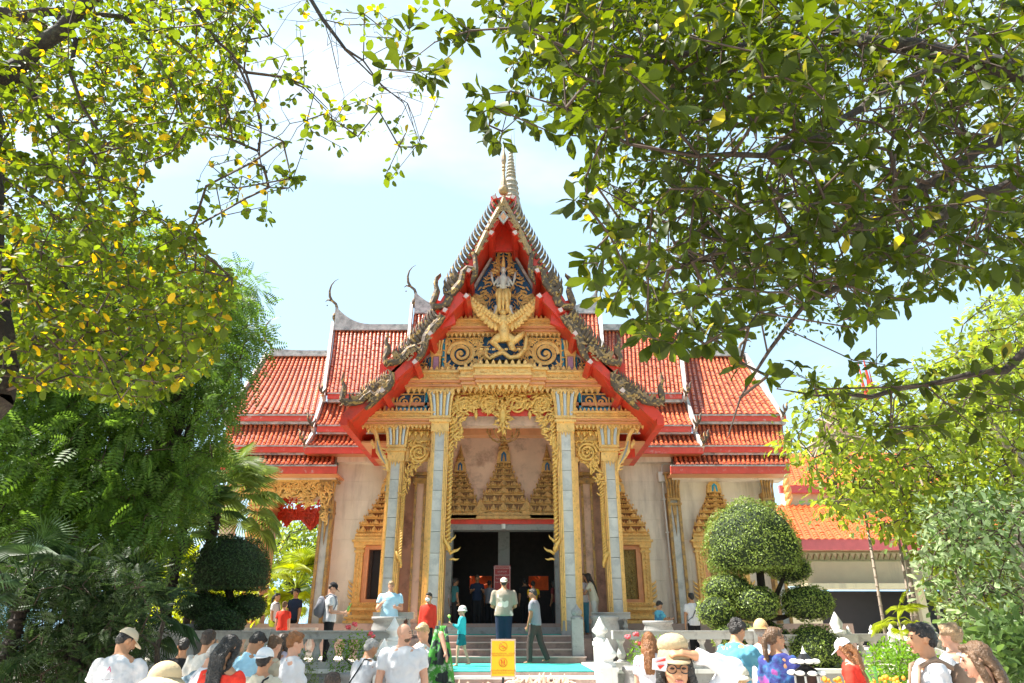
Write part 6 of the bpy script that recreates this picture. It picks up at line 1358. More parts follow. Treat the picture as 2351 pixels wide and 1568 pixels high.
EYE = mat('eye_dark', (.02, .012, .01), .2, 0, 1); LIP = mat('lip', (.45, .14, .11), .5, .05, 5); BLK = mat('black_plastic', (.012, .012, .014), .3, .1, 5); STRAW = mat('straw', (.66, .42, .19), .8, .2, 40, .4, 80); WHC = cloth('whitecap', (.80, .80, .82)); MASKM = cloth('mask', (.78, .78, .78)); FLW = mat('marigold', (.85, .35, .02), .6, .2, 20); STEMG = mat('green_stem', (.10, .30, .05), .5, .2, 10); PRINTM = mat('grey_print', (.34, .26, .27), .8, 0, 1); PRINTP = mat('pink_print', (.55, .05, .16), .8, 0, 1)
STR = bpy.data.textures.new('strands', 'CLOUDS'); STR.noise_scale = .022; STR.noise_depth = 2
WRK = bpy.data.textures.new('folds', 'CLOUDS'); WRK.noise_scale = .085; WRK.noise_depth = 1
def V(*a): return Vector(a)
def font_mesh(o):
    bpy.context.view_layer.update(); me = bpy.data.meshes.new_from_object(o.evaluated_get(bpy.context.evaluated_depsgraph_get())); r = bpy.data.objects.new(o.name, me); COL.objects.link(r); r.parent = o.parent; r.location = o.location; r.rotation_euler = o.rotation_euler; nm = o.name; bpy.data.objects.remove(o); r.name = nm; return r
def limb(b, p0, r0, p1, r1, seg=8):
    b.tube([p0, p1], [r0, r1], seg); b.ball(p0, r0*.99, seg, 5); b.ball(p1, r1*.99, seg, 5)
def loft(b, secs, lat, seg=14):
    """secs: (centre, rx, ry); lat = lateral axis"""
    vs = []; n = len(secs)
    for i, (c, rx, ry) in enumerate(secs):
        t = (Vector(secs[min(i+1, n-1)][0])-Vector(secs[max(i-1, 0)][0])).normalized(); x = (lat-t*lat.dot(t)).normalized(); y = t.cross(x)
        for k in range(seg): a = 2*PI*k/seg; vs.append(Vector(c)+x*rx*math.cos(a)+y*ry*math.sin(a))
    fs = [(j*seg+i, j*seg+(i+1) % seg, (j+1)*seg+(i+1) % seg, (j+1)*seg+i) for j in range(n-1) for i in range(seg)]+[tuple(range(seg-1, -1, -1)), tuple((n-1)*seg+i for i in range(seg))]
    b.add(vs, fs)
def remeshed(mb, name, m, parent, vox, sm=3):
    o = mb.build(name, m, None, None, True); o.parent = parent
    r = o.modifiers.new('r', 'REMESH'); r.mode = 'VOXEL'; r.voxel_size = vox; r.use_smooth_shade = True
    s_ = o.modifiers.new('s', 'SMOOTH'); s_.iterations = sm; s_.factor = .5; return o
def person(label, x, ytop, D, z0, H, phi, top='white', bottom='black', sleeve='short', hair='dark_brown', style='short', skin=None, lean=0, side=0, head=(0, 0), arms=None, legs=(0, 0), hat=None, hatm=None, build_=1.0, strap=None, pack=None, glasses=False, mask=False, face=False, hold=None, shorts=False, group=None, neckline='crew', xoff=0, female=False, hand_up=None, prints=None, tall=1.0, bow=None, beard=None):
    skin = skin or SK_P; p = W(x, ytop, D); t = empty('person', (p.x, D, z0), label, 'person', group, -math.radians(phi)); t.location.x = p.x
    vox = max(.0095, min(.020, D*.0016)); L_ = math.radians(lean); Ls = math.radians(side)
    cz_ = .90+.665*math.cos(L_) if lean <= 20 else .90+.50*math.cos(L_)+.165*math.cos(L_*.8); k = H/1.70
    for _ in range(6): k = (p.z-z0-(.105+({'newsboy': .08, 'straw': .05, 'cap': .02, 'capback': .02, 'bucket': .02, 'beanie': .02}.get(hat, 0)))*k**.5)/cz_
    k = max(.68, min(1.16, k)); w = build_*k
    def up(v, f=1):       # upper-body lean about the pelvis
        v = Vector(v)*k; o = Vector((0, 0, .90))*k; q_ = v-o; a = L_*f; q_ = Matrix.Rotation(-a, 3, 'X') @ q_; q_ = Matrix.Rotation(Ls*f, 3, 'Y') @ q_; return o+q_
    lat = Matrix.Rotation(Ls, 3, 'Y') @ Vector((1, 0, 0))
    shw = .152 if female else .172; b = MB()
    # --- torso and neck
    T0 = [(up((0, 0, .86), 0), .150, .105), (up((0, 0, .95), .2), .158, .11), (up((0, 0, 1.05), .6), .135 if female else .145, .10), (up((0, .005, 1.18), .9), .150, .112), (up((0, .0, 1.30)), .165, .108), (up((0, -.01, 1.38)), .135, .085), (up((0, -.012, 1.425)), .075, .06)]
    loft(b, [(c, rx*w*1.0, ry*w) for c, rx, ry in T0], lat)
    hy, hp = math.radians(head[0]), math.radians(head[1]); hc = up((0, .015, 1.565)); nk = up((0, -.01, 1.40))
    HR = Matrix.Rotation(Ls, 3, 'Y') @ Matrix.Rotation(-L_*.55, 3, 'X') @ Matrix.Rotation(-hy, 3, 'Z') @ Matrix.Rotation(-hp, 3, 'X')
    if lean > 20: hc = nk+(Matrix.Rotation(-L_*.8, 3, 'X') @ Vector((0, .03, .165)))*k
    hk = k**.5*1.0
    def h(*v): return hc+HR @ (Vector(v)*hk)
    limb(b, nk, .060*w, h(0, -.02, -.07), .055*hk, 10)
    HM = HR.to_4x4()
    b.ball(h(0, -.012, .018), hk, 14, 10, (.074, .092, .086), HM); b.ball(h(0, .028, -.022), hk, 12, 8, (.060, .062, .078), HM); b.ball(h(0, .034, -.062), hk, 10, 7, (.046, .050, .046), HM)
    b.tube([h(0, .086, .008), h(0, .102, -.018), h(0, .108, -.030), h(0, .088, -.038)], [.007*hk, .011*hk, .014*hk, .010*hk], 7); limb(b, h(-.034, .074, .022), .011*hk, h(.034, .074, .022), .011*hk, 6); b.ball(h(0, .074, -.092), .020*hk, 8, 6)
    for s in (-1, 1): b.ball(h(s*.076, -.004, -.012), hk, 8, 6, (.011, .020, .032), HM)
    # --- arms
    A = arms or {}; sl_ = MB(); hands = {}
    for s, nm in ((-1, 'l'), (1, 'r')):
        sh = up((s*shw*build_, -.005, 1.338)); ua, fa = A.get(nm, ((s*.12, .02, -1), (s*.05, .22, -1)))
        if nm not in A: ua = Vector(ua); fa = Vector(fa)
        ua = Vector(ua).normalized()*.285*k; fa = Vector(fa).normalized()*.245*k; el = sh+ua; wr = el+fa
        limb(b, sh, .052*w, el, .040*w, 8); limb(b, el, .042*w, wr, .027*w, 8)
        # hand: palm, four bent fingers, thumb
        d = fa.normalized(); ref = Vector((s, 0, 0)); nn = (ref-d*ref.dot(d)); nn = nn.normalized() if nn.length > .1 else Vector((0, 1, 0)); ww = d.cross(nn)
        pc = wr+d*.045*k; b.tube([wr, wr+d*.03*k, wr+d*.085*k], [.026*k, .038*k, .036*k], 8, (nn, .45))
        for f in range(4):
            o_ = ww*(f-1.5)*.021*k; fl = (.072, .082, .078, .062)[f]*k; q0 = wr+d*.08*k+o_; q1 = q0+(d*.9-nn*.35)*fl*.5; q2 = q1+(d*.45-nn*.75)*fl*.5; b.tube([q0-d*.01, q1, q2], [.0105*k, .0095*k, .008*k], 6)
        tb = wr+d*.03*k+ww*.030*k*(1); b.tube([tb, tb+(d*.6+ww*.8-nn*.2)*.04*k, tb+(d*1.4+ww*.9-nn*.5)*.045*k], [.014*k, .012*k, .010*k], 6); hands[nm] = (wr+d*.07*k, d, nn)
        m_ = 1.32
        e1 = el if sleeve == 'long' else sh+ua*(.60 if sleeve == 'short' else (.9 if sleeve == 'half' else .12))
        if sleeve != 'none':
            limb(sl_, sh, .060*w, sh+ua*.1, .062*w, 10); sl_.tube([sh, e1], [.064*w, (.054 if sleeve == 'long' else .066)*w], 12)
            if sleeve == 'long': sl_.ball(el, .056*w, 10, 6); sl_.tube([el, el+fa*.93], [.056*w, .042*w], 12)
    # --- legs
    pm = MB(); feet = []
    for s, st_ in ((-1, legs[0]), (1, legs[1])):
        hp_ = Vector((s*.085, 0, .88))*k; a = math.radians(st_); kn = hp_+Vector((s*.01, math.sin(a), -math.cos(a)))*.42*k; a2 = a-math.radians(max(8, abs(st_)*.9) if st_ != 0 else 0); an = kn+Vector((0, math.sin(a2), -math.cos(a2)))*.40*k
        if an.z < .07*k or st_ == 0: an.z = .07*k
        limb(b, hp_, .088*w, kn, .056*w, 8); limb(b, kn, .056*w, an, .036*w, 8); limb(b, an+V(0, -.02, -.03)*k, .035*k, an+V(0, .14, -.048)*k, .024*k, 8)
        if shorts: limb(pm, hp_, .100*w, hp_, .100*w, 10); pm.tube([hp_, hp_.lerp(kn, .75)], [.102*w, .088*w], 12)
        else: limb(pm, hp_, .100*w, kn, .074*w, 10); pm.tube([kn, an+V(0, 0, -.03)*k], [.074*w, .062*w], 12)
        feet.append(an)
    loft(pm, [(up((0, 0, .80), 0), .155*w, .112*w), (up((0, 0, .90), 0), .166*w, .120*w), (up((0, 0, 1.0), .35), .152*w, .112*w)], lat)
    remeshed(b, 'body', skin, t, vox)
    remeshed(pm, 'shorts' if shorts else 'trousers', cloth(bottom, (1, 1, 1)), t, vox*1.3)
    # --- shirt
    hem = .84 if not female else .86
    secs = [(up((0, 0, hem), .0), .178, .138), (up((0, 0, .95), .2), .170, .132), (up((0, 0, 1.06), .6), .158, .124), (up((0, .005, 1.18), .9), .168, .130), (up((0, .0, 1.30)), .176, .124), (up((0, -.008, 1.375)), .132, .094), (up((0, -.010, 1.415)), .098, .076)]
    if neckline == 'low': secs = secs[:5]+[(up((0, -.0, 1.345)), .165, .112)]
    loft(sl_, [(c, rx*w, ry*w) for c, rx, ry in secs], lat, 18)
    shirt = remeshed(sl_, 'shirt', cloth(top, (1, 1, 1)), t, vox*1.15)
    if D < 13: dm = shirt.modifiers.new('d', 'DISPLACE'); dm.texture = WRK; dm.strength = .042; dm.mid_level = .5
    # --- hair
    hm = HAIRS.get(hair); hb = MB()
    if style != 'bald' and hm:
        hb.ball(h(0, -.022 if not hat else -.03, .030 if not hat else .012), hk, 16, 10, (.080, .094, .088) if not hat else (.078, .082, .07), HM)
        if style in ('short', 'curly', 'crop'):
            hb.ball(h(0, -.055, -.012), hk, 12, 8, (.070, .060, .065), HM); 
            for s in (-1, 1): hb.ball(h(s*.062, -.01, .02), hk, 8, 6, (.020, .045, .045), HM)
            hat or hb.ball(h(0, .045, .082), hk, 10, 6, (.060, .045, .028), HM)
        if style == 'curly':
            for i in range(34):
                a = rnd.uniform(0, 2*PI); e = rnd.uniform(-.2, 1.3); d = Vector((math.cos(a)*math.cos(e)*.085, math.sin(a)*math.cos(e)*.095-.02, math.sin(e)*.09+.03))
                if d.y > .05 and d.z < .05: continue
                hb.ball(h(*d), rnd.uniform(.016, .026)*hk, 7, 5)
        if style in ('long', 'half'):
            ln = .52 if style == 'long' else .30; bt = [h(0, -.03, .05), h(0, -.075, -.03), h(0, -.095, -.10)]; ax = up((0, -.115, 1.25)); ay = up((0, -.125, 1.25-ln+.22)); 
            for dx, r in ((0, .056), (-.036, .042), (.036, .042)):
                o_ = HR @ Vector((dx, 0, 0)); hb.tube([bt[0]+o_, bt[1]+o_*1.1, bt[2]+o_*1.2, ax+o_*1.3*k, ay+o_*1.1*k], [r, r*.95, r*.85, r*.75, r*.3], 9, (HR @ Vector((0, 1, 0)), .55) if 0 else None)
            for s in (-1, 1): hb.tube([h(s*.066, .02, .05), h(s*.080, .005, -.03), h(s*.082, -.01, -.12), h(s*.09, -.01, -.24)], [.026, .028, .03, .012], 7)
            hat or hb.ball(h(0, .04, .080), hk, 10, 6, (.062, .05, .026), HM)
        if style == 'bun': hb.ball(h(0, -.055, -.01), hk, 12, 8, (.068, .055, .06), HM); hb.ball(h(0, -.095, .075), .040*hk, 10, 7); hat or hb.ball(h(0, .04, .08), hk, 10, 6, (.06, .05, .026), HM)
        if style == 'pony': hb.ball(h(0, -.055, -.01), hk, 12, 8, (.068, .055, .06), HM); hb.tube([h(0, -.10, .04), h(0, -.15, -.02), h(0, -.15, -.16), h(0, -.12, -.26)], [.03, .035, .03, .008], 8); hat or hb.ball(h(0, .04, .08), hk, 10, 6, (.06, .05, .026), HM)
        ho = remeshed(hb, 'hair', hm, t, vox, 1 if style == 'curly' else 2); dm = ho.modifiers.new('d', 'DISPLACE'); dm.texture = STR; dm.strength = .022; dm.mid_level = .5
    elif hm:
        hb.ball(h(0, -.03, -.012), hk, 14, 8, (.0765, .080, .05), HM); remeshed(hb, 'hair', hm, t, vox, 2)
    # --- face
    if face:
        f = MB(); f2 = MB(); f3 = MB()
        for s in (-1, 1):
            f.ball(h(s*.031, .0835, .002), hk, 8, 5, (.013, .006, .0055), HM); f2.tube([h(s*.016, .0905, .022), h(s*.034, .0885, .027), h(s*.050, .076, .021)], [.0035*hk]*3, 5)
        f3.ball(h(0, .0875, -.058), hk, 10, 5, (.024, .009, .0075), HM)
        for mb_, nm, m_ in ((f, 'eyes', EYE), (f2, 'eyebrows', hm or HAIRS['dark_brown']), (f3, 'lips', LIP)): o = mb_.build(nm, m_, None, None, True); o.parent = t
    if beard: g = MB(); g.ball(h(0, .036, -.070), hk, 12, 8, (.0475, .0505, .042), HM); o = g.build('beard', HAIRS[beard], None, None, True); o.parent = t
    if glasses:
        g = MB(); ring = lambda s: [h(s*.034+.026*math.cos(a)*(1), .098-.01*abs(math.cos(a)), .0+.021*math.sin(a)) for a in [i*PI/8 for i in range(17)]]
        for s in (-1, 1): g.tube(ring(s), .0032*hk, 5); g.tube([h(s*.060, .092, .004), h(s*.078, .05, .006), h(s*.082, -.01, .0)], .003*hk, 5)
        g.tube([h(-.010, .10, .003), h(.010, .10, .003)], .003*hk, 5); o = g.build('glasses', BLK, None, None, True); o.parent = t
    if mask: g = MB(); g.ball(h(0, .060, -.048), hk, 12, 8, (.056, .056, .048), HM); o = g.build('face_mask', MASKM, None, None, True); o.parent = t
    # --- hats
    if hat:
        g = MB(); hm2 = CL.get(hatm) or (STRAW if hatm == 'straw' else CL['beige'])
        Hc = h(0, -.016, .045); 
        def dome(rx, ry, rz, cut=-.1):
            vs = []; seg, rg = 18, 7
            for j in range(rg+1):
                th = (PI/2-cut)*(1-j/rg)+0
                for i in range(seg): a = 2*PI*i/seg; vs.append(Hc+HR @ (Vector((rx*math.sin(th)*math.cos(a), ry*math.sin(th)*math.sin(a), rz*math.cos(th)-.01))*hk))
            g.add(vs, [(j*seg+i, j*seg+(i+1) % seg, (j+1)*seg+(i+1) % seg, (j+1)*seg+i) for j in range(rg) for i in range(seg)])
        def brim(r0x, r0y, r1x, r1y, drop, a0=0, a1=2*PI, z=-.02):
            n = 24; vs = []
            for i in range(n+1):
                a = a0+(a1-a0)*i/n; e = 1
                if a1-a0 < 6: e = math.sin(PI*i/n)**.6
                for (rx, ry, dz) in ((r0x, r0y, 0), (r0x+(r1x-r0x)*e, r0y+(r1y-r0y)*e, drop*e), (r0x+(r1x-r0x)*e, r0y+(r1y-r0y)*e, drop*e-.006), (r0x, r0y, -.008)): vs.append(Hc+HR @ (Vector((rx*math.cos(a), ry*math.sin(a), z+dz))*hk))
            g.add(vs, [(i*4+q1, i*4+(q1+1) % 4, i*4+4+(q1+1) % 4, i*4+4+q1) for i in range(n) for q1 in range(4)])
        if hat in ('cap', 'capback'):
            dome(.089, .104, .085); a = PI/2 if hat == 'cap' else -PI/2; brim(.080, .092, .10, .185, -.028, a-1.05, a+1.05, -.012); g.ball(h(0, -.016, .128), .008, 6, 4)
        elif hat == 'bucket': dome(.092, .106, .088); brim(.090, .104, .155, .170, -.055, z=-.015)
        elif hat == 'beanie': dome(.096, .108, .095); brim(.095, .107, .115, .128, -.045, z=-.01)
        elif hat == 'straw': dome(.090, .104, .115); brim(.088, .102, .165, .185, -.005, z=-.01)
        elif hat == 'newsboy': dome(.088, .103, .120); g.ball(h(0, -.015, .120), hk, 14, 8, (.086, .100, .058), HM); brim(.082, .094, .100, .165, -.022, PI/2-1.2, PI/2+1.2, .004)
        o = g.build('hat', hm2, None, None, True); o.parent = t
        if hat == 'straw':
            g = MB(); seg = 18; g.lathe([(.093*hk, 0), (.0925*hk, .028*hk)], (Hc.x, Hc.y, Hc.z-.005), seg, False, HR.to_4x4()); o = g.build('hat_band', CL['brown']); o.parent = t
    # --- straps, bags
    def onback(u, v, s=-1): return up((u*build_, s*(.132*build_+.008), v))
    if strap:
        g = MB(); a, c = (1, -1) if strap > 0 else (-1, 1)
        pts = [onback(a*.09, 1.37, 1), onback(a*.10, 1.40, 0), onback(a*.09, 1.37), onback(a*.02, 1.22), onback(c*.07, 1.06), up((c*.165*build_, -.03, .97), .3)]; g.tube(pts, .012*k, 6, (Vector((0, 1, 0)), .4))
        pts = [onback(a*.09, 1.37, 1), onback(a*.02, 1.22, 1), onback(c*.07, 1.06, 1), up((c*.165*build_, .03, .97), .3)]; g.tube(pts, .012*k, 6, (Vector((0, 1, 0)), .4)); o = g.build('bag_strap', BLK, None, None, True); o.parent = t
    if pack:
        g = MB(); c = up((0, -.22, 1.16)); g.ball(c, k, 14, 10, (.15, .11, .24), (Matrix.Rotation(-L_, 3, 'X')).to_4x4()); g.ball(c+V(0, -.09, -.08)*k, k, 10, 8, (.11, .06, .12)); o = remeshed(g, 'backpack', CL[pack], t, vox*1.5, 2)
        g = MB()
        for s in (-1, 1): g.tube([up((s*.09, -.13, 1.36)), up((s*.10, -.02, 1.425)), up((s*.105, .10, 1.37)), up((s*.11, .135, 1.22)), up((s*.14, .06, 1.05))], .022*k, 6, (Vector((0, 1, 0)), .5))
        o = g.build('pack_strap', CL[pack], None, None, True); o.parent = t
    if prints:
        for (txt, z, sz, m_) in prints:
            cu = bpy.data.curves.new('print', 'FONT'); cu.body = txt; cu.size = sz; cu.align_x = 'CENTER'; cu.extrude = .001; o = bpy.data.objects.new('shirt_print', cu); COL.objects.link(o); o.parent = t; cu.materials.append(m_)
            q_ = up((0, -.172*build_, z)); o.location = q_; o.rotation_euler = (PI/2-L_*.9, 0, 0); font_mesh(o)
    if hold:
        for nm, kind in hold:
            c, d, nn = hands[nm]; g = MB(); m_ = STEMG
            if kind == 'flowers':
                for i in range(5): e = c+Vector((rnd.uniform(-.06, .06), rnd.uniform(0, .1), rnd.uniform(.10, .22))); g.tube([c, e], [.006, .012], 5)
                f = MB(); [f.ball(c+Vector((rnd.uniform(-.05, .05), .05+rnd.uniform(-.04, .04), rnd.uniform(0, .07))), .03, 7, 5) for i in range(5)]; o = f.build('flower', FLW, None, None, True)
                q = empty('flower_bunch', (0, 0, 0), 'green stems and orange flowers held by '+label[:1].lower()+label[1:] if 0 else None); bpy.data.objects.remove(q); o2 = g.build('stem', STEMG); 
                HELD.append((t, [o, o2], 'flower_bunch', 'flowers'))
            elif kind == 'lolly': g.tube([c, c+V(0, .02, .10)], .004, 5); g.ball(c+V(0, .02, .13), .035, 10, 7); o = g.build('lollipop', mat('lime_sweet', (.45, .75, .15), .2, 0, 1) if 'lime_sweet' not in MATS else MATS['lime_sweet'], None, None, True); HELD.append((t, [o], 'lollipop', 'sweet'))
            elif kind == 'redphone': g.box(-.035, .035, -.005, .005, 0, .15, Matrix.Translation(c) @ Matrix.Rotation(.5, 4, 'X')); o = g.build('phone', CL['red']); HELD.append((t, [o], 'phone', 'phone'))
    return t, up, h, hands, k
HELD = []
def held(label):
    """turn the last held pieces into a thing of their own (it is only carried)"""
    t, obs, nm, cat = HELD.pop(); bpy.context.view_layer.update(); M = Matrix.LocRotScale(t.location, t.rotation_euler, None)
    for o in obs: o.data.transform(M)
    c = sum((Vector(v.co) for v in obs[0].data.vertices), Vector())/len(obs[0].data.vertices)
    if len(obs) == 1: obs[0].name = nm; tag(obs[0], label, cat); return
    e = empty(nm, c, label, cat)
    for o in obs: o.data.transform(Matrix.Translation(-c)); o.parent = e
AD = {'l': ((-.25, .1, -1), (-.05, .8, -.2)), 'r': ((.25, .1, -1), (.05, .8, -.2))}   # both forearms forward
AF = {'l': ((-.2, .5, -.9), (.25, .9, .25)), 'r': ((.2, .5, -.9), (-.25, .9, .25))}
CR = dict
# ---- front crowd (on the forecourt)
person('man in white printed tee and beige cap seen from behind at lower left', 283, 1440, 7.6, 0, 1.76, -4, 'white', 'navy', 'short', 'black', 'short', SK_M, lean=12, head=(48, 26), hat='cap', hatm='beige', build_=1.12, arms=AD, prints=[('A', 1.24, .075, PRINTP), ('--- -----', 1.16, .055, PRINTM), ('- --- --', 1.11, .05, PRINTM), ('--- ---- ----', 1.03, .055, PRINTM), ('----- --- -----', .97, .055, PRINTM)])
person('person in khaki bucket hat, cut off at the bottom edge lower left', 358, 1517, 4.3, 0, 1.50, 10, 'khaki', 'khaki', 'short', 'brown', 'short', SK_P, hat='bucket', hatm='khaki', lean=10)
person('person bending forward in slate blue shirt behind the khaki hat', 415, 1490, 8.4, 0, 1.72, 60, 'slate', 'black', 'short', 'dark_brown', 'short', SK_M, lean=48, head=(0, 10), arms=AF)
person('dark-haired person in the shade between the capped man and the grey-haired one', 424, 1466, 10.6, 0, 1.60, -30, 'black', 'black', 'short', 'black', 'short', SK_M, head=(0, 15))
person('grey-haired elder in pale floral shirt looking down', 455, 1480, 7.9, 0, 1.62, 50, 'floral', 'grey', 'short', 'grey', 'short', SK_P, lean=18, head=(20, 20), arms=AD, build_=1.1)
person('man with close-cropped dark hair behind the grey-haired elder', 481, 1447, 9.0, 0, 1.68, 5, 'offwhite', 'navy', 'short', 'dark_brown', 'crop', SK_M, head=(0, 10))
person('woman with long black hair and red off-shoulder top', 512, 1460, 6.4, 0, 1.64, 12, 'red', 'black', 'short', 'black', 'long', SK_M, lean=10, head=(10, 20), neckline='low', female=True, arms=AD)
person('man in light blue tee bending over behind the woman in red', 548, 1452, 8.8, 0, 1.74, 35, 'paleblue', 'black', 'short', 'black', 'short', SK_M, lean=24, head=(0, 30), arms=AF)
person('person in white backwards cap and cream tee with a strap', 611, 1484, 7.4, 0, 1.46, 8, 'cream', 'khaki', 'short', 'black', 'crop', SK_M, hat='capback', hatm='whitecap', strap=1, head=(0, 5))
person('brown-haired woman in beige top behind the white cap', 632, 1462, 9.2, 0, 1.60, 30, 'beige', 'brown', 'short', 'brown', 'bun', SK_P, female=True, strap=-1, head=(0, 18))
person('dark-haired woman in pale pink top near the green hedge', 650, 1455, 11, 0, 1.60, 20, 'lilac', 'black', 'short', 'dark_brown', 'half', SK_M, female=True)
person('woman with curly golden-brown hair in white shirt holding out her arm', 679, 1454, 8.8, 0, 1.66, 42, 'white', 'white', 'long', 'auburn', 'curly', SK_P, female=True, head=(20, 10), arms={'l': ((-.1, .2, -1), (0, .7, -.4)), 'r': ((.1, .25, -1), (.15, .9, -.25))})
person('person with dark hair, only the crown visible at the bottom edge', 765, 1545, 6.6, 0, 1.26, 0, 'black', 'black', 'short', 'dark_brown', 'short', SK_M, build_=.95)
person('grey-haired man in white tee with black strap leaning to the candle stand', 828, 1468, 9.8, 0, 1.64, 35, 'white', 'grey', 'short', 'grey', 'short', SK_M, lean=18, strap=1, head=(15, 15), arms={'l': ((-.3, .1, -1), (-.2, .5, -.8)), 'r': ((.25, .6, -.6), (.1, 1, 0))})
person('bald bearded man in white v-neck tee looking right', 930, 1432, 9.3, 0, 1.77, 165, 'white', 'navy', 'short', 'none', 'bald', SK_P, head=(-62, 4), face=True, beard='brown', build_=1.2, hand_up=None, arms={'l': ((-.22, 0, -1), (-.05, .1, -1)), 'r': ((.22, 0, -1), (.05, .1, -1))})
person('blond woman in white top with green leaf-print skirt behind the bald man', 972, 1432, 10.6, 0, 1.78, -160, 'white', 'greenleaf', 'none', 'blond', 'short', SK_P, head=(20, 30), female=True, arms={'l': ((-.5, .3, .6), (-.4, .2, -.9)), 'r': ((.2, .1, -1), (0, .3, -1))})
b_ = MB(); p = W(1000, 1440, 10.4); 
for i in range(5): b_.tube([(p.x+.02+.03*i, 10.4, p.z+.02), (p.x+.05*i-.02, 10.38+.03*(i % 2), p.z-.35), (p.x+.07*i-.05, 10.36, p.z-.8)], [.02, .06, .09], 8)
tag(b_.build('patterned_cloth', CL['greenleaf'], None, None, True), 'green black and white leaf-print cloth hanging behind the bald man', 'cloth')
person('girl with straight auburn hair and floral top beside the flower pot', 1488, 1452, 9.6, 0, 1.62, 15, 'floral', 'lilac', 'short', 'auburn', 'half', SK_P, female=True, head=(0, 5))
# foreground woman with the hat
FW = person('woman in beige newsboy cap, round glasses and white jacket, arm raised to her hat', 1541, 1449, 3.95, 0, 1.60, 176, 'white', 'beige', 'long', 'black', 'half', SK_M, face=True, glasses=True, hat='newsboy', hatm='capkhaki', female=True, head=(6, -2), arms={'l': ((-.60, .1, .80), (1.0, .2, .30)), 'r': ((.35, .35, -.8), (-.2, .5, 1.1))})
b_ = MB(); p = W(1512, 1526, 3.72); b_.prism([(p.x-.035, p.z-.02), (p.x-.028, p.z+.028), (p.x+.035, p.z+.034), (p.x+.04, p.z+.0), (p.x+.028, p.z-.030)][::-1], 3.70, 3.715); o = empty('folded_leaflet', (0, 0, 0), 'white and red folded paper held beside the glasses of the woman in the cap', 'paper'); q_ = b_.build('paper', cloth('white', (1, 1, 1))); q_.parent = o; b_ = MB(); b_.prism([(p.x-.02, p.z+.012), (p.x+.032, p.z+.030), (p.x+.030, p.z+.018)][::-1], 3.690, 3.698); b_.prism([(p.x-.01, p.z-.003), (p.x+.025, p.z-.0), (p.x+.0, p.z-.020)][::-1], 3.690, 3.698); q_ = b_.build('red_print', CL['red']); q_.parent = o
person('dark-haired man in teal shirt leaning right near the topiary', 1668, 1423, 8.8, 0, 1.78, 55, 'denimblue', 'black', 'long', 'black', 'curly', SK_M, lean=14, head=(10, 12), arms={'l': ((-.2, .3, -1), (0, .9, .1)), 'r': ((.2, .6, -.7), (0, 1, 0))}, build_=1.12)
person('man in straw hat and white shirt seen from behind', 1745, 1418, 9.6, 0, 1.76, 15, 'white', 'grey', 'long', 'grey', 'short', SK_P, hat='straw', hatm='straw', arms=AD, head=(20, 0), build_=1.1)
person('woman with purple and blue tie-dye shirt and sunglasses', 1776, 1441, 8.0, 0, 1.68, 45, 'tiedye', 'navy', 'half', 'brown', 'pony', SK_M, female=True, glasses=True, head=(30, 0), arms=AD, build_=1.0, face=True)
person('small child in coral red shirt at the bottom edge near the spirit house', 1697, 1528, 7.4, 0, 1.22, 20, 'red', 'red', 'short', 'blond', 'short', SK_P, hat='beanie', hatm='cream')
person('woman in white cap and orange-red blouse with long auburn hair holding a phone', 1957, 1464, 9.0, 0, 1.56, -60, 'red', 'red', 'half', 'auburn', 'long', SK_P, female=True, hat='cap', hatm='whitecap', lean=10, head=(0, 22), arms=AD, hold=[('l', 'redphone')]); held('bright red phone held by the woman in the white cap')
person('young man in white tee with patterned backpack facing left', 2112, 1432, 5.9, 0, 1.75, -78, 'white', 'black', 'short', 'black', 'short', SK_M, pack='brown', head=(-4, 2), face=True, arms=AF, hold=[('l', 'flowers')]); held('small bunch of orange flowers held by the young man with the backpack')
person('curly-haired man in white tee behind the young man with the backpack', 2178, 1434, 7.7, 0, 1.76, -30, 'white', 'grey', 'short', 'sandy', 'curly', SK_P, head=(-10, 0), build_=1.1)
person('woman with long brown-blond hair and brown top at lower right', 2238, 1476, 5.1, 0, 1.61, -62, 'brown', 'brown', 'short', 'brown', 'long', SK_P, female=True, head=(0, 8), face=True, strap=-1, arms=AF)
# ---- on the terrace, stairs and porch
person('woman in red jacket and white face mask with black hair bun', 985, 1361, 16.4, .93, 1.52, -172, 'red', 'black', 'long', 'black', 'bun', SK_M, mask=True, head=(10, 0), face=True, female=True)
person('child in turquoise hoodie and white sun hat holding a lollipop', 1062, 1390, 16.3, .93, 1.22, -85, 'teal', 'tealdark', 'long', 'sandy', 'short', SK_P, hat='beanie', hatm='offwhite', shorts=True, legs=(14, -12), arms={'l': ((-.1, .3, -1), (0, .9, .5)), 'r': ((.1, .3, -1), (0, .9, .4))}, hold=[('l', 'lolly')], female=True); held('round green lollipop held by the child in turquoise')
person('large man in cream and brown camouflage shirt seen from behind on the stairs', 1157, 1325, 17.6, 1.08, 1.76, 0, 'camo', 'navy', 'half', 'black', 'short', SK_M, hat='capback', hatm='cream', build_=1.25, arms={'l': ((-.16, .1, -1), (.15, .8, -.1)), 'r': ((.16, .1, -1), (-.15, .8, -.1))})
person('man in grey tee and dark brown trousers walking past the stairs', 1228, 1352, 17.2, .935, 1.64, -70, 'grey', 'brownpants', 'short', 'black', 'short', SK_D, legs=(16, -14), head=(-10, 10), arms={'l': ((-.1, .1, -1), (0, .3, -1)), 'r': ((.1, .05, -1), (0, .25, -1))}, build_=1.08, lean=4, face=True)
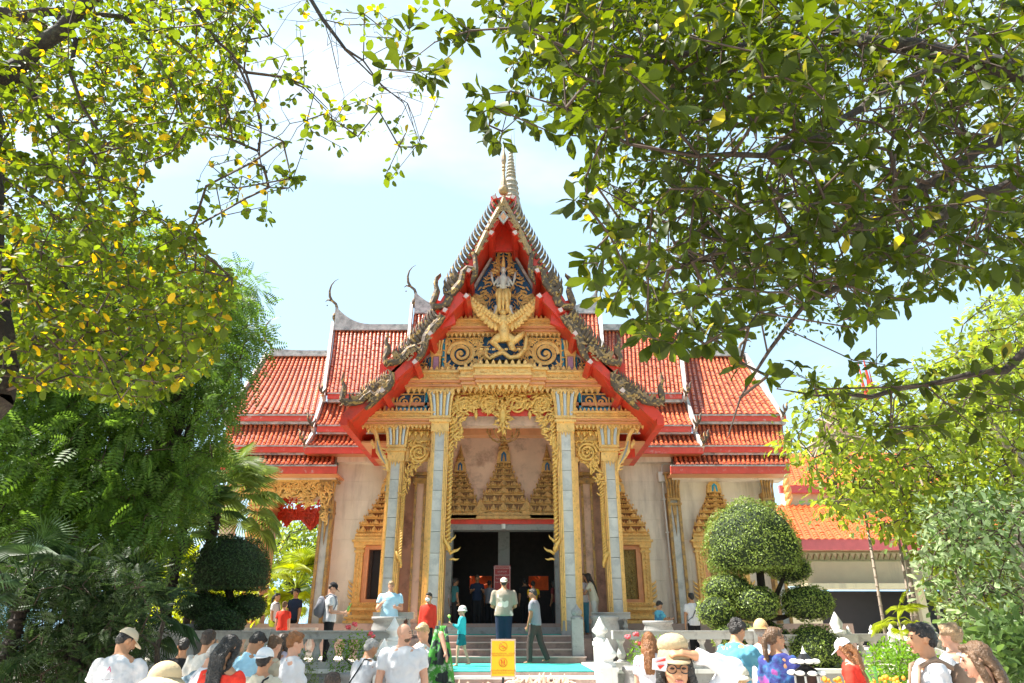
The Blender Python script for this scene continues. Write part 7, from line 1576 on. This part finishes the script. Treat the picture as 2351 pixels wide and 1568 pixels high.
person('man in black cap and white tee with backpack looking down at flowers', 765, 1336, 16.6, .96, 1.76, 82, 'white', 'black', 'short', 'dark_brown', 'crop', SK_P, hat='cap', hatm='black', pack='grey', head=(0, 32), arms={'l': ((-.1, .15, -1), (.2, 1, -.1)), 'r': ((.1, .15, -1), (-.2, 1, -.1))}, hold=[('l', 'flowers')], face=True, build_=1.1); held('green stems with orange blossoms held by the man in the black cap')
person('man in pale blue tee standing behind the stone bowl', 899, 1335, 18.75, .96, 1.86, 175, 'paleblue', 'lilac', 'short', 'sandy', 'short', SK_P, head=(-5, 14), face=True, build_=1.2, arms={'l': ((-.2, .1, -1), (.35, .8, .1)), 'r': ((.25, .2, -1), (-.5, .8, .55))})
person('dark-haired woman in white top far left behind the balustrade', 637, 1362, 22.3, 1.0, 1.68, 100, 'white', 'black', 'short', 'black', 'pony', SK_M, female=True, strap=1)
person('man in dark patterned shirt far left behind the balustrade', 681, 1353, 22.6, 1.0, 1.74, -160, 'navy', 'black', 'short', 'black', 'short', SK_M)
person('teenager in bright red shirt seen from behind before the rear balustrade', 655, 1381, 19.6, .96, 1.40, 0, 'red', 'red', 'short', 'brown', 'bun', SK_P)
person('long-haired woman sitting left of the other on the porch balustrade', 1336, 1316, 20.0, 1.53, 1.58, 170, 'floral', 'denimblue', 'short', 'dark_brown', 'long', SK_M, female=True, arms=AF)
person('woman in cream tee with long black hair leaning to her companion', 1362, 1316, 19.8, 1.53, 1.60, -75, 'cream', 'offwhite', 'short', 'black', 'long', SK_M, female=True, lean=14, arms=AF)
person('boy in blue patterned tee looking down beside the stone bowl', 1508, 1380, 18.9, .96, 1.40, 70, 'boyblue', 'grey', 'short', 'black', 'short', SK_M, head=(0, 28), lean=6, arms=AF)
person('slim man in white shirt with black strap beside the wall pilaster', 1586, 1361, 18.6, .96, 1.58, -10, 'white', 'black', 'short', 'black', 'short', SK_M, strap=1, arms={'l': ((-.2, 0, -1), (-.05, .05, -1)), 'r': ((.1, .1, -1), (0, .5, -1))})
for (x, yt, D, hgt, ph, tp, bt, hr, stl, lab, ar) in (
    (1046, 1327, 21.6, 1.55, 60, 'dteal', 'black', 'black', 'short', 'person in dark teal shirt at left inside the doorway', None),
    (1096, 1320, 22.3, 1.56, 175, 'navy', 'black', 'dark_brown', 'short', 'person in navy shirt with hand to mouth inside the doorway', AF),
    (1124, 1333, 22.8, 1.50, 20, 'grey', 'black', 'black', 'bun', 'person with hair bun and grey top before the orange glow', None),
    (1205, 1328, 22.9, 1.52, 0, 'black', 'black', 'black', 'short', 'person in black deep inside the right half of the doorway', None),
    (1224, 1334, 22.0, 1.50, 10, 'sunflower', 'grey', 'black', 'bun', 'woman in yellow sunflower-print blouse inside the doorway', AF),
    (1272, 1332, 22.5, 1.50, -60, 'maroon', 'black', 'black', 'half', 'person in dark red shirt at right inside the doorway', None),
    (1032, 1345, 22.0, 1.42, 90, 'lilac', 'black', 'black', 'long', 'person in pale lilac shirt at the left door jamb', None)):
    person(lab, x, yt, D, 1.722, hgt, ph, tp, bt, 'short', hr, stl, SK_D, arms=ar)
# ---- signs
SIGNY = mat('yellow_sign', (.90, .62, .01), .4, .03, 3); SIGNR = mat('red_sign', (.50, .02, .02), .35, .1, 3); TXR = mat('red_letters', (.80, .12, .01), .5, 0, 1); TXW = mat('pale_letters', (.80, .55, .50), .5, 0, 1); FRM = mat('pale_frame', (.72, .52, .42), .5, .1, 5)
def text(s, size, x, y, z, m, parent, wmax=None):
    cu = bpy.data.curves.new('lettering', 'FONT'); cu.body = s; cu.size = size; cu.align_x = 'CENTER'; cu.extrude = .0008; cu.materials.append(m); o = bpy.data.objects.new('lettering', cu); COL.objects.link(o); o.parent = parent; o.location = (x, y, z); o.rotation_euler = (PI/2, 0, 0); return font_mesh(o)
Dg = 12.3; pa, pb = W(1127, 1467, Dg), W(1184, 1555, Dg); sw, shh = (pb.x-pa.x), pa.z-pb.z
t = empty('notice_sign', ((pa.x+pb.x)/2, Dg, 0), 'yellow notice sign with red pictograms on a stand before the steps', 'sign')
b = MB(); b.box(-sw/2, sw/2, -.01, .02, pb.z, pa.z); o = b.build('frame', FRM); o.parent = t
b = MB(); b.box(-sw/2+.02, sw/2-.02, -.016, -.011, pb.z+.02, pa.z-.03); o = b.build('panel', SIGNY); o.parent = t
b = MB(); b.box(-.02, .02, 0, .03, .02, pb.z); b.box(-.2, .2, -.15, .18, 0, .03); o = b.build('stand', BLK); o.parent = t
zt0 = pa.z
for i, fz in enumerate((.20, .62)):
    b = MB(); c = zt0-shh*fz; r = shh*.115; b.tube([(r*math.cos(a), -.02, c+r*math.sin(a)) for a in [k_*PI/10 for k_ in range(21)]], .004, 5)
    if i == 0: b.tube([(-r*.7, -.02, c-r*.1), (0, -.02, c+.02*r), (r*.75, -.02, c-r*.35)], [.005, .009, .004], 5); b.tube([(-r*.7, -.02, c+r*.7), (r*.7, -.02, c-r*.7)], .003, 4); b.ball((0, -.02, c-r*.55), .008, 6, 4)
    else:
        for dx in (-.35, .3): b.tube([(dx*r, -.02, c+r*.35), (dx*r, -.02, c-r*.1)], .010, 5); b.ball((dx*r, -.02, c+r*.55), .009, 6, 4); b.tube([(dx*r-.006, -.02, c-r*.1), (dx*r-.01, -.02, c-r*.75)], .004, 4); b.tube([(dx*r+.006, -.02, c-r*.1), (dx*r+.01, -.02, c-r*.75)], .004, 4)
        b.tube([(-r*.7, -.02, c+r*.7), (r*.7, -.02, c-r*.7)], .003, 4)
    o = b.build('pictogram', TXR); o.parent = t
text('กรุณาถอดหมวก , แว่นตา', .040, 0, -.018, zt0-shh*.405, TXR, t); text('PLEASE TAKE OFF YOUR HATS', .026, 0, -.018, zt0-shh*.455, TXR, t); text('กรุณาแต่งกายให้สุภาพก่อนเข้า', .037, 0, -.018, zt0-shh*.845, TXR, t); text('PLEASE WEAR POLITE CLOTHES', .026, 0, -.018, zt0-shh*.905, TXR, t)
Dg = 22.9; pa, pb = W(1134, 1298, Dg), W(1172, 1352, Dg); pb.z -= .12
t = empty('wall_sign', ((pa.x+pb.x)/2, Dg, 1.73), 'dark red rounded sign with pale lettering on the grey pillar inside the door', 'sign'); sw = pb.x-pa.x; z1 = pa.z-1.73; z0_ = pb.z-1.73
b = MB(); b.box(-sw/2, sw/2, 0, .03, z0_, z1); o = b.build('panel', SIGNR); o.parent = t
b = MB()
for xx in (-sw/2+.02, sw/2-.02): b.box(xx-.008, xx+.008, -.006, -.001, z0_+.03, z1-.03)
for zz in (z0_+.02, z1-.02): b.box(-sw/2+.03, sw/2-.03, -.006, -.001, zz-.008, zz+.008)
o = b.build('border', TXW); o.parent = t
for i, (tx, sz) in enumerate((('โปรดถอดรองเท้า', .085), ('และหมวก', .08), ('ก่อนเข้าพระอุโบสถ', .072), ('PLEASE TAKE OFF', .05), ('YOUR SHOES AND HAT', .045))): text(tx, sz, 0, -.008, z1-.11-.105*i, TXW, t)
# ---- spirit house lantern
Dh = 7.2; pt, pm = W(1842, 1482, Dh), W(1835, 1568, Dh); t = empty('spirit_house', (pt.x, Dh, 0), 'small white and black pagoda lantern with tiered roof beside the topiary', 'spirit house'); zt0 = pt.z
S1 = (W(1860, 1500, Dh).x-W(1810, 1500, Dh).x)/50
b = MB(); b.lathe([(.012, 0), (.022, .01), (.03, .03), (.018, .045), (.012, .06), (0, .10)], (0, 0, zt0-.10), 10); o = b.build('finial', WHITE, None, None, True); o.parent = t
for z, r, n in ((zt0-.15, .12, 8), (zt0-.25, .165, 8)):
    b = MB(); b.lathe([(.03, .08), (r*.55, .045), (r*.95, .0), (r*.9, -.012), (.03, .02)], (0, 0, z), 8); o = b.build('roof', BLK); o.parent = t
    b = MB()
    for i in range(n): a = 2*PI*i/n; b.ball((r*.86*math.cos(a), r*.86*math.sin(a), z+.012), .048, 8, 5, (1, 1, .45))
    o = b.build('roof_scallop', WHITE, None, None, True); o.parent = t
b = MB(); b.lathe([(.05, 0), (.07, .03), (.05, .06)], (0, 0, zt0-.16), 8); o = b.build('neck', WHITE); o.parent = t
b = MB(); b.lathe([(.11, 0), (.11, .22)], (0, 0, zt0-.48), 6); o = b.build('lantern_box', mat('dark_glass', (.03, .02, .02), .1, 0, 1)); o.parent = t
b = MB()
for i in range(6): a = 2*PI*i/6; b.tube([(.125*math.cos(a), .125*math.sin(a), zt0-.49), (.115*math.cos(a), .115*math.sin(a), zt0-.26)], .010, 5)
o = b.build('lantern_bar', WHITE, None, None); o.parent = t
b = MB(); b.lathe([(.17, 0), (.15, .03), (.07, .08), (.06, .5), (.10, .56), (.16, .60)], (0, 0, zt0-1.16), 10); b.box(-.12, .12, -.12, .12, 0, max(.02, zt0-1.16)); o = b.build('pedestal', BALS); o.parent = t
# candle stand at left, offerings
p = W(898, 1530, 9.6); t = empty('candle_stand', (p.x, 9.9, 0), 'grey stone pedestal with candles beside the bald man', 'stand'); b = MB(); b.box(-.17, .17, -.17, .17, 0, p.z-.0); b.box(-.2, .2, -.2, .2, p.z, p.z+.05); o = b.build('pedestal', GREY); o.parent = t
b = MB(); [b.tube([(-.1+.05*i, .0, p.z+.05), (-.1+.05*i, 0, p.z+.13+.02*(i % 2))], .008, 5) for i in range(5)]; o = b.build('candle', FLW); o.parent = t
p = W(1880, 1565, 9.6); b = MB()
for i in range(60): b.ball((rnd.uniform(-.9, .9), rnd.uniform(-.15, .15), rnd.uniform(-.03, .05)), rnd.uniform(.02, .035), 6, 4)
o = tag(b.build('offering_flowers', FLW, None, None, True), 'orange flower offerings heaped along the table edge at lower right', 'flowers', kind='stuff'); o.location = (p.x+.4, 9.6, p.z)
b = MB(); b.box(-1.1, 1.1, -.25, .25, 0, p.z-.04); o = tag(b.build('offering_table', GREY), 'low grey offering table under the orange flowers', 'table'); o.location = (p.x+.4, 9.6, 0)
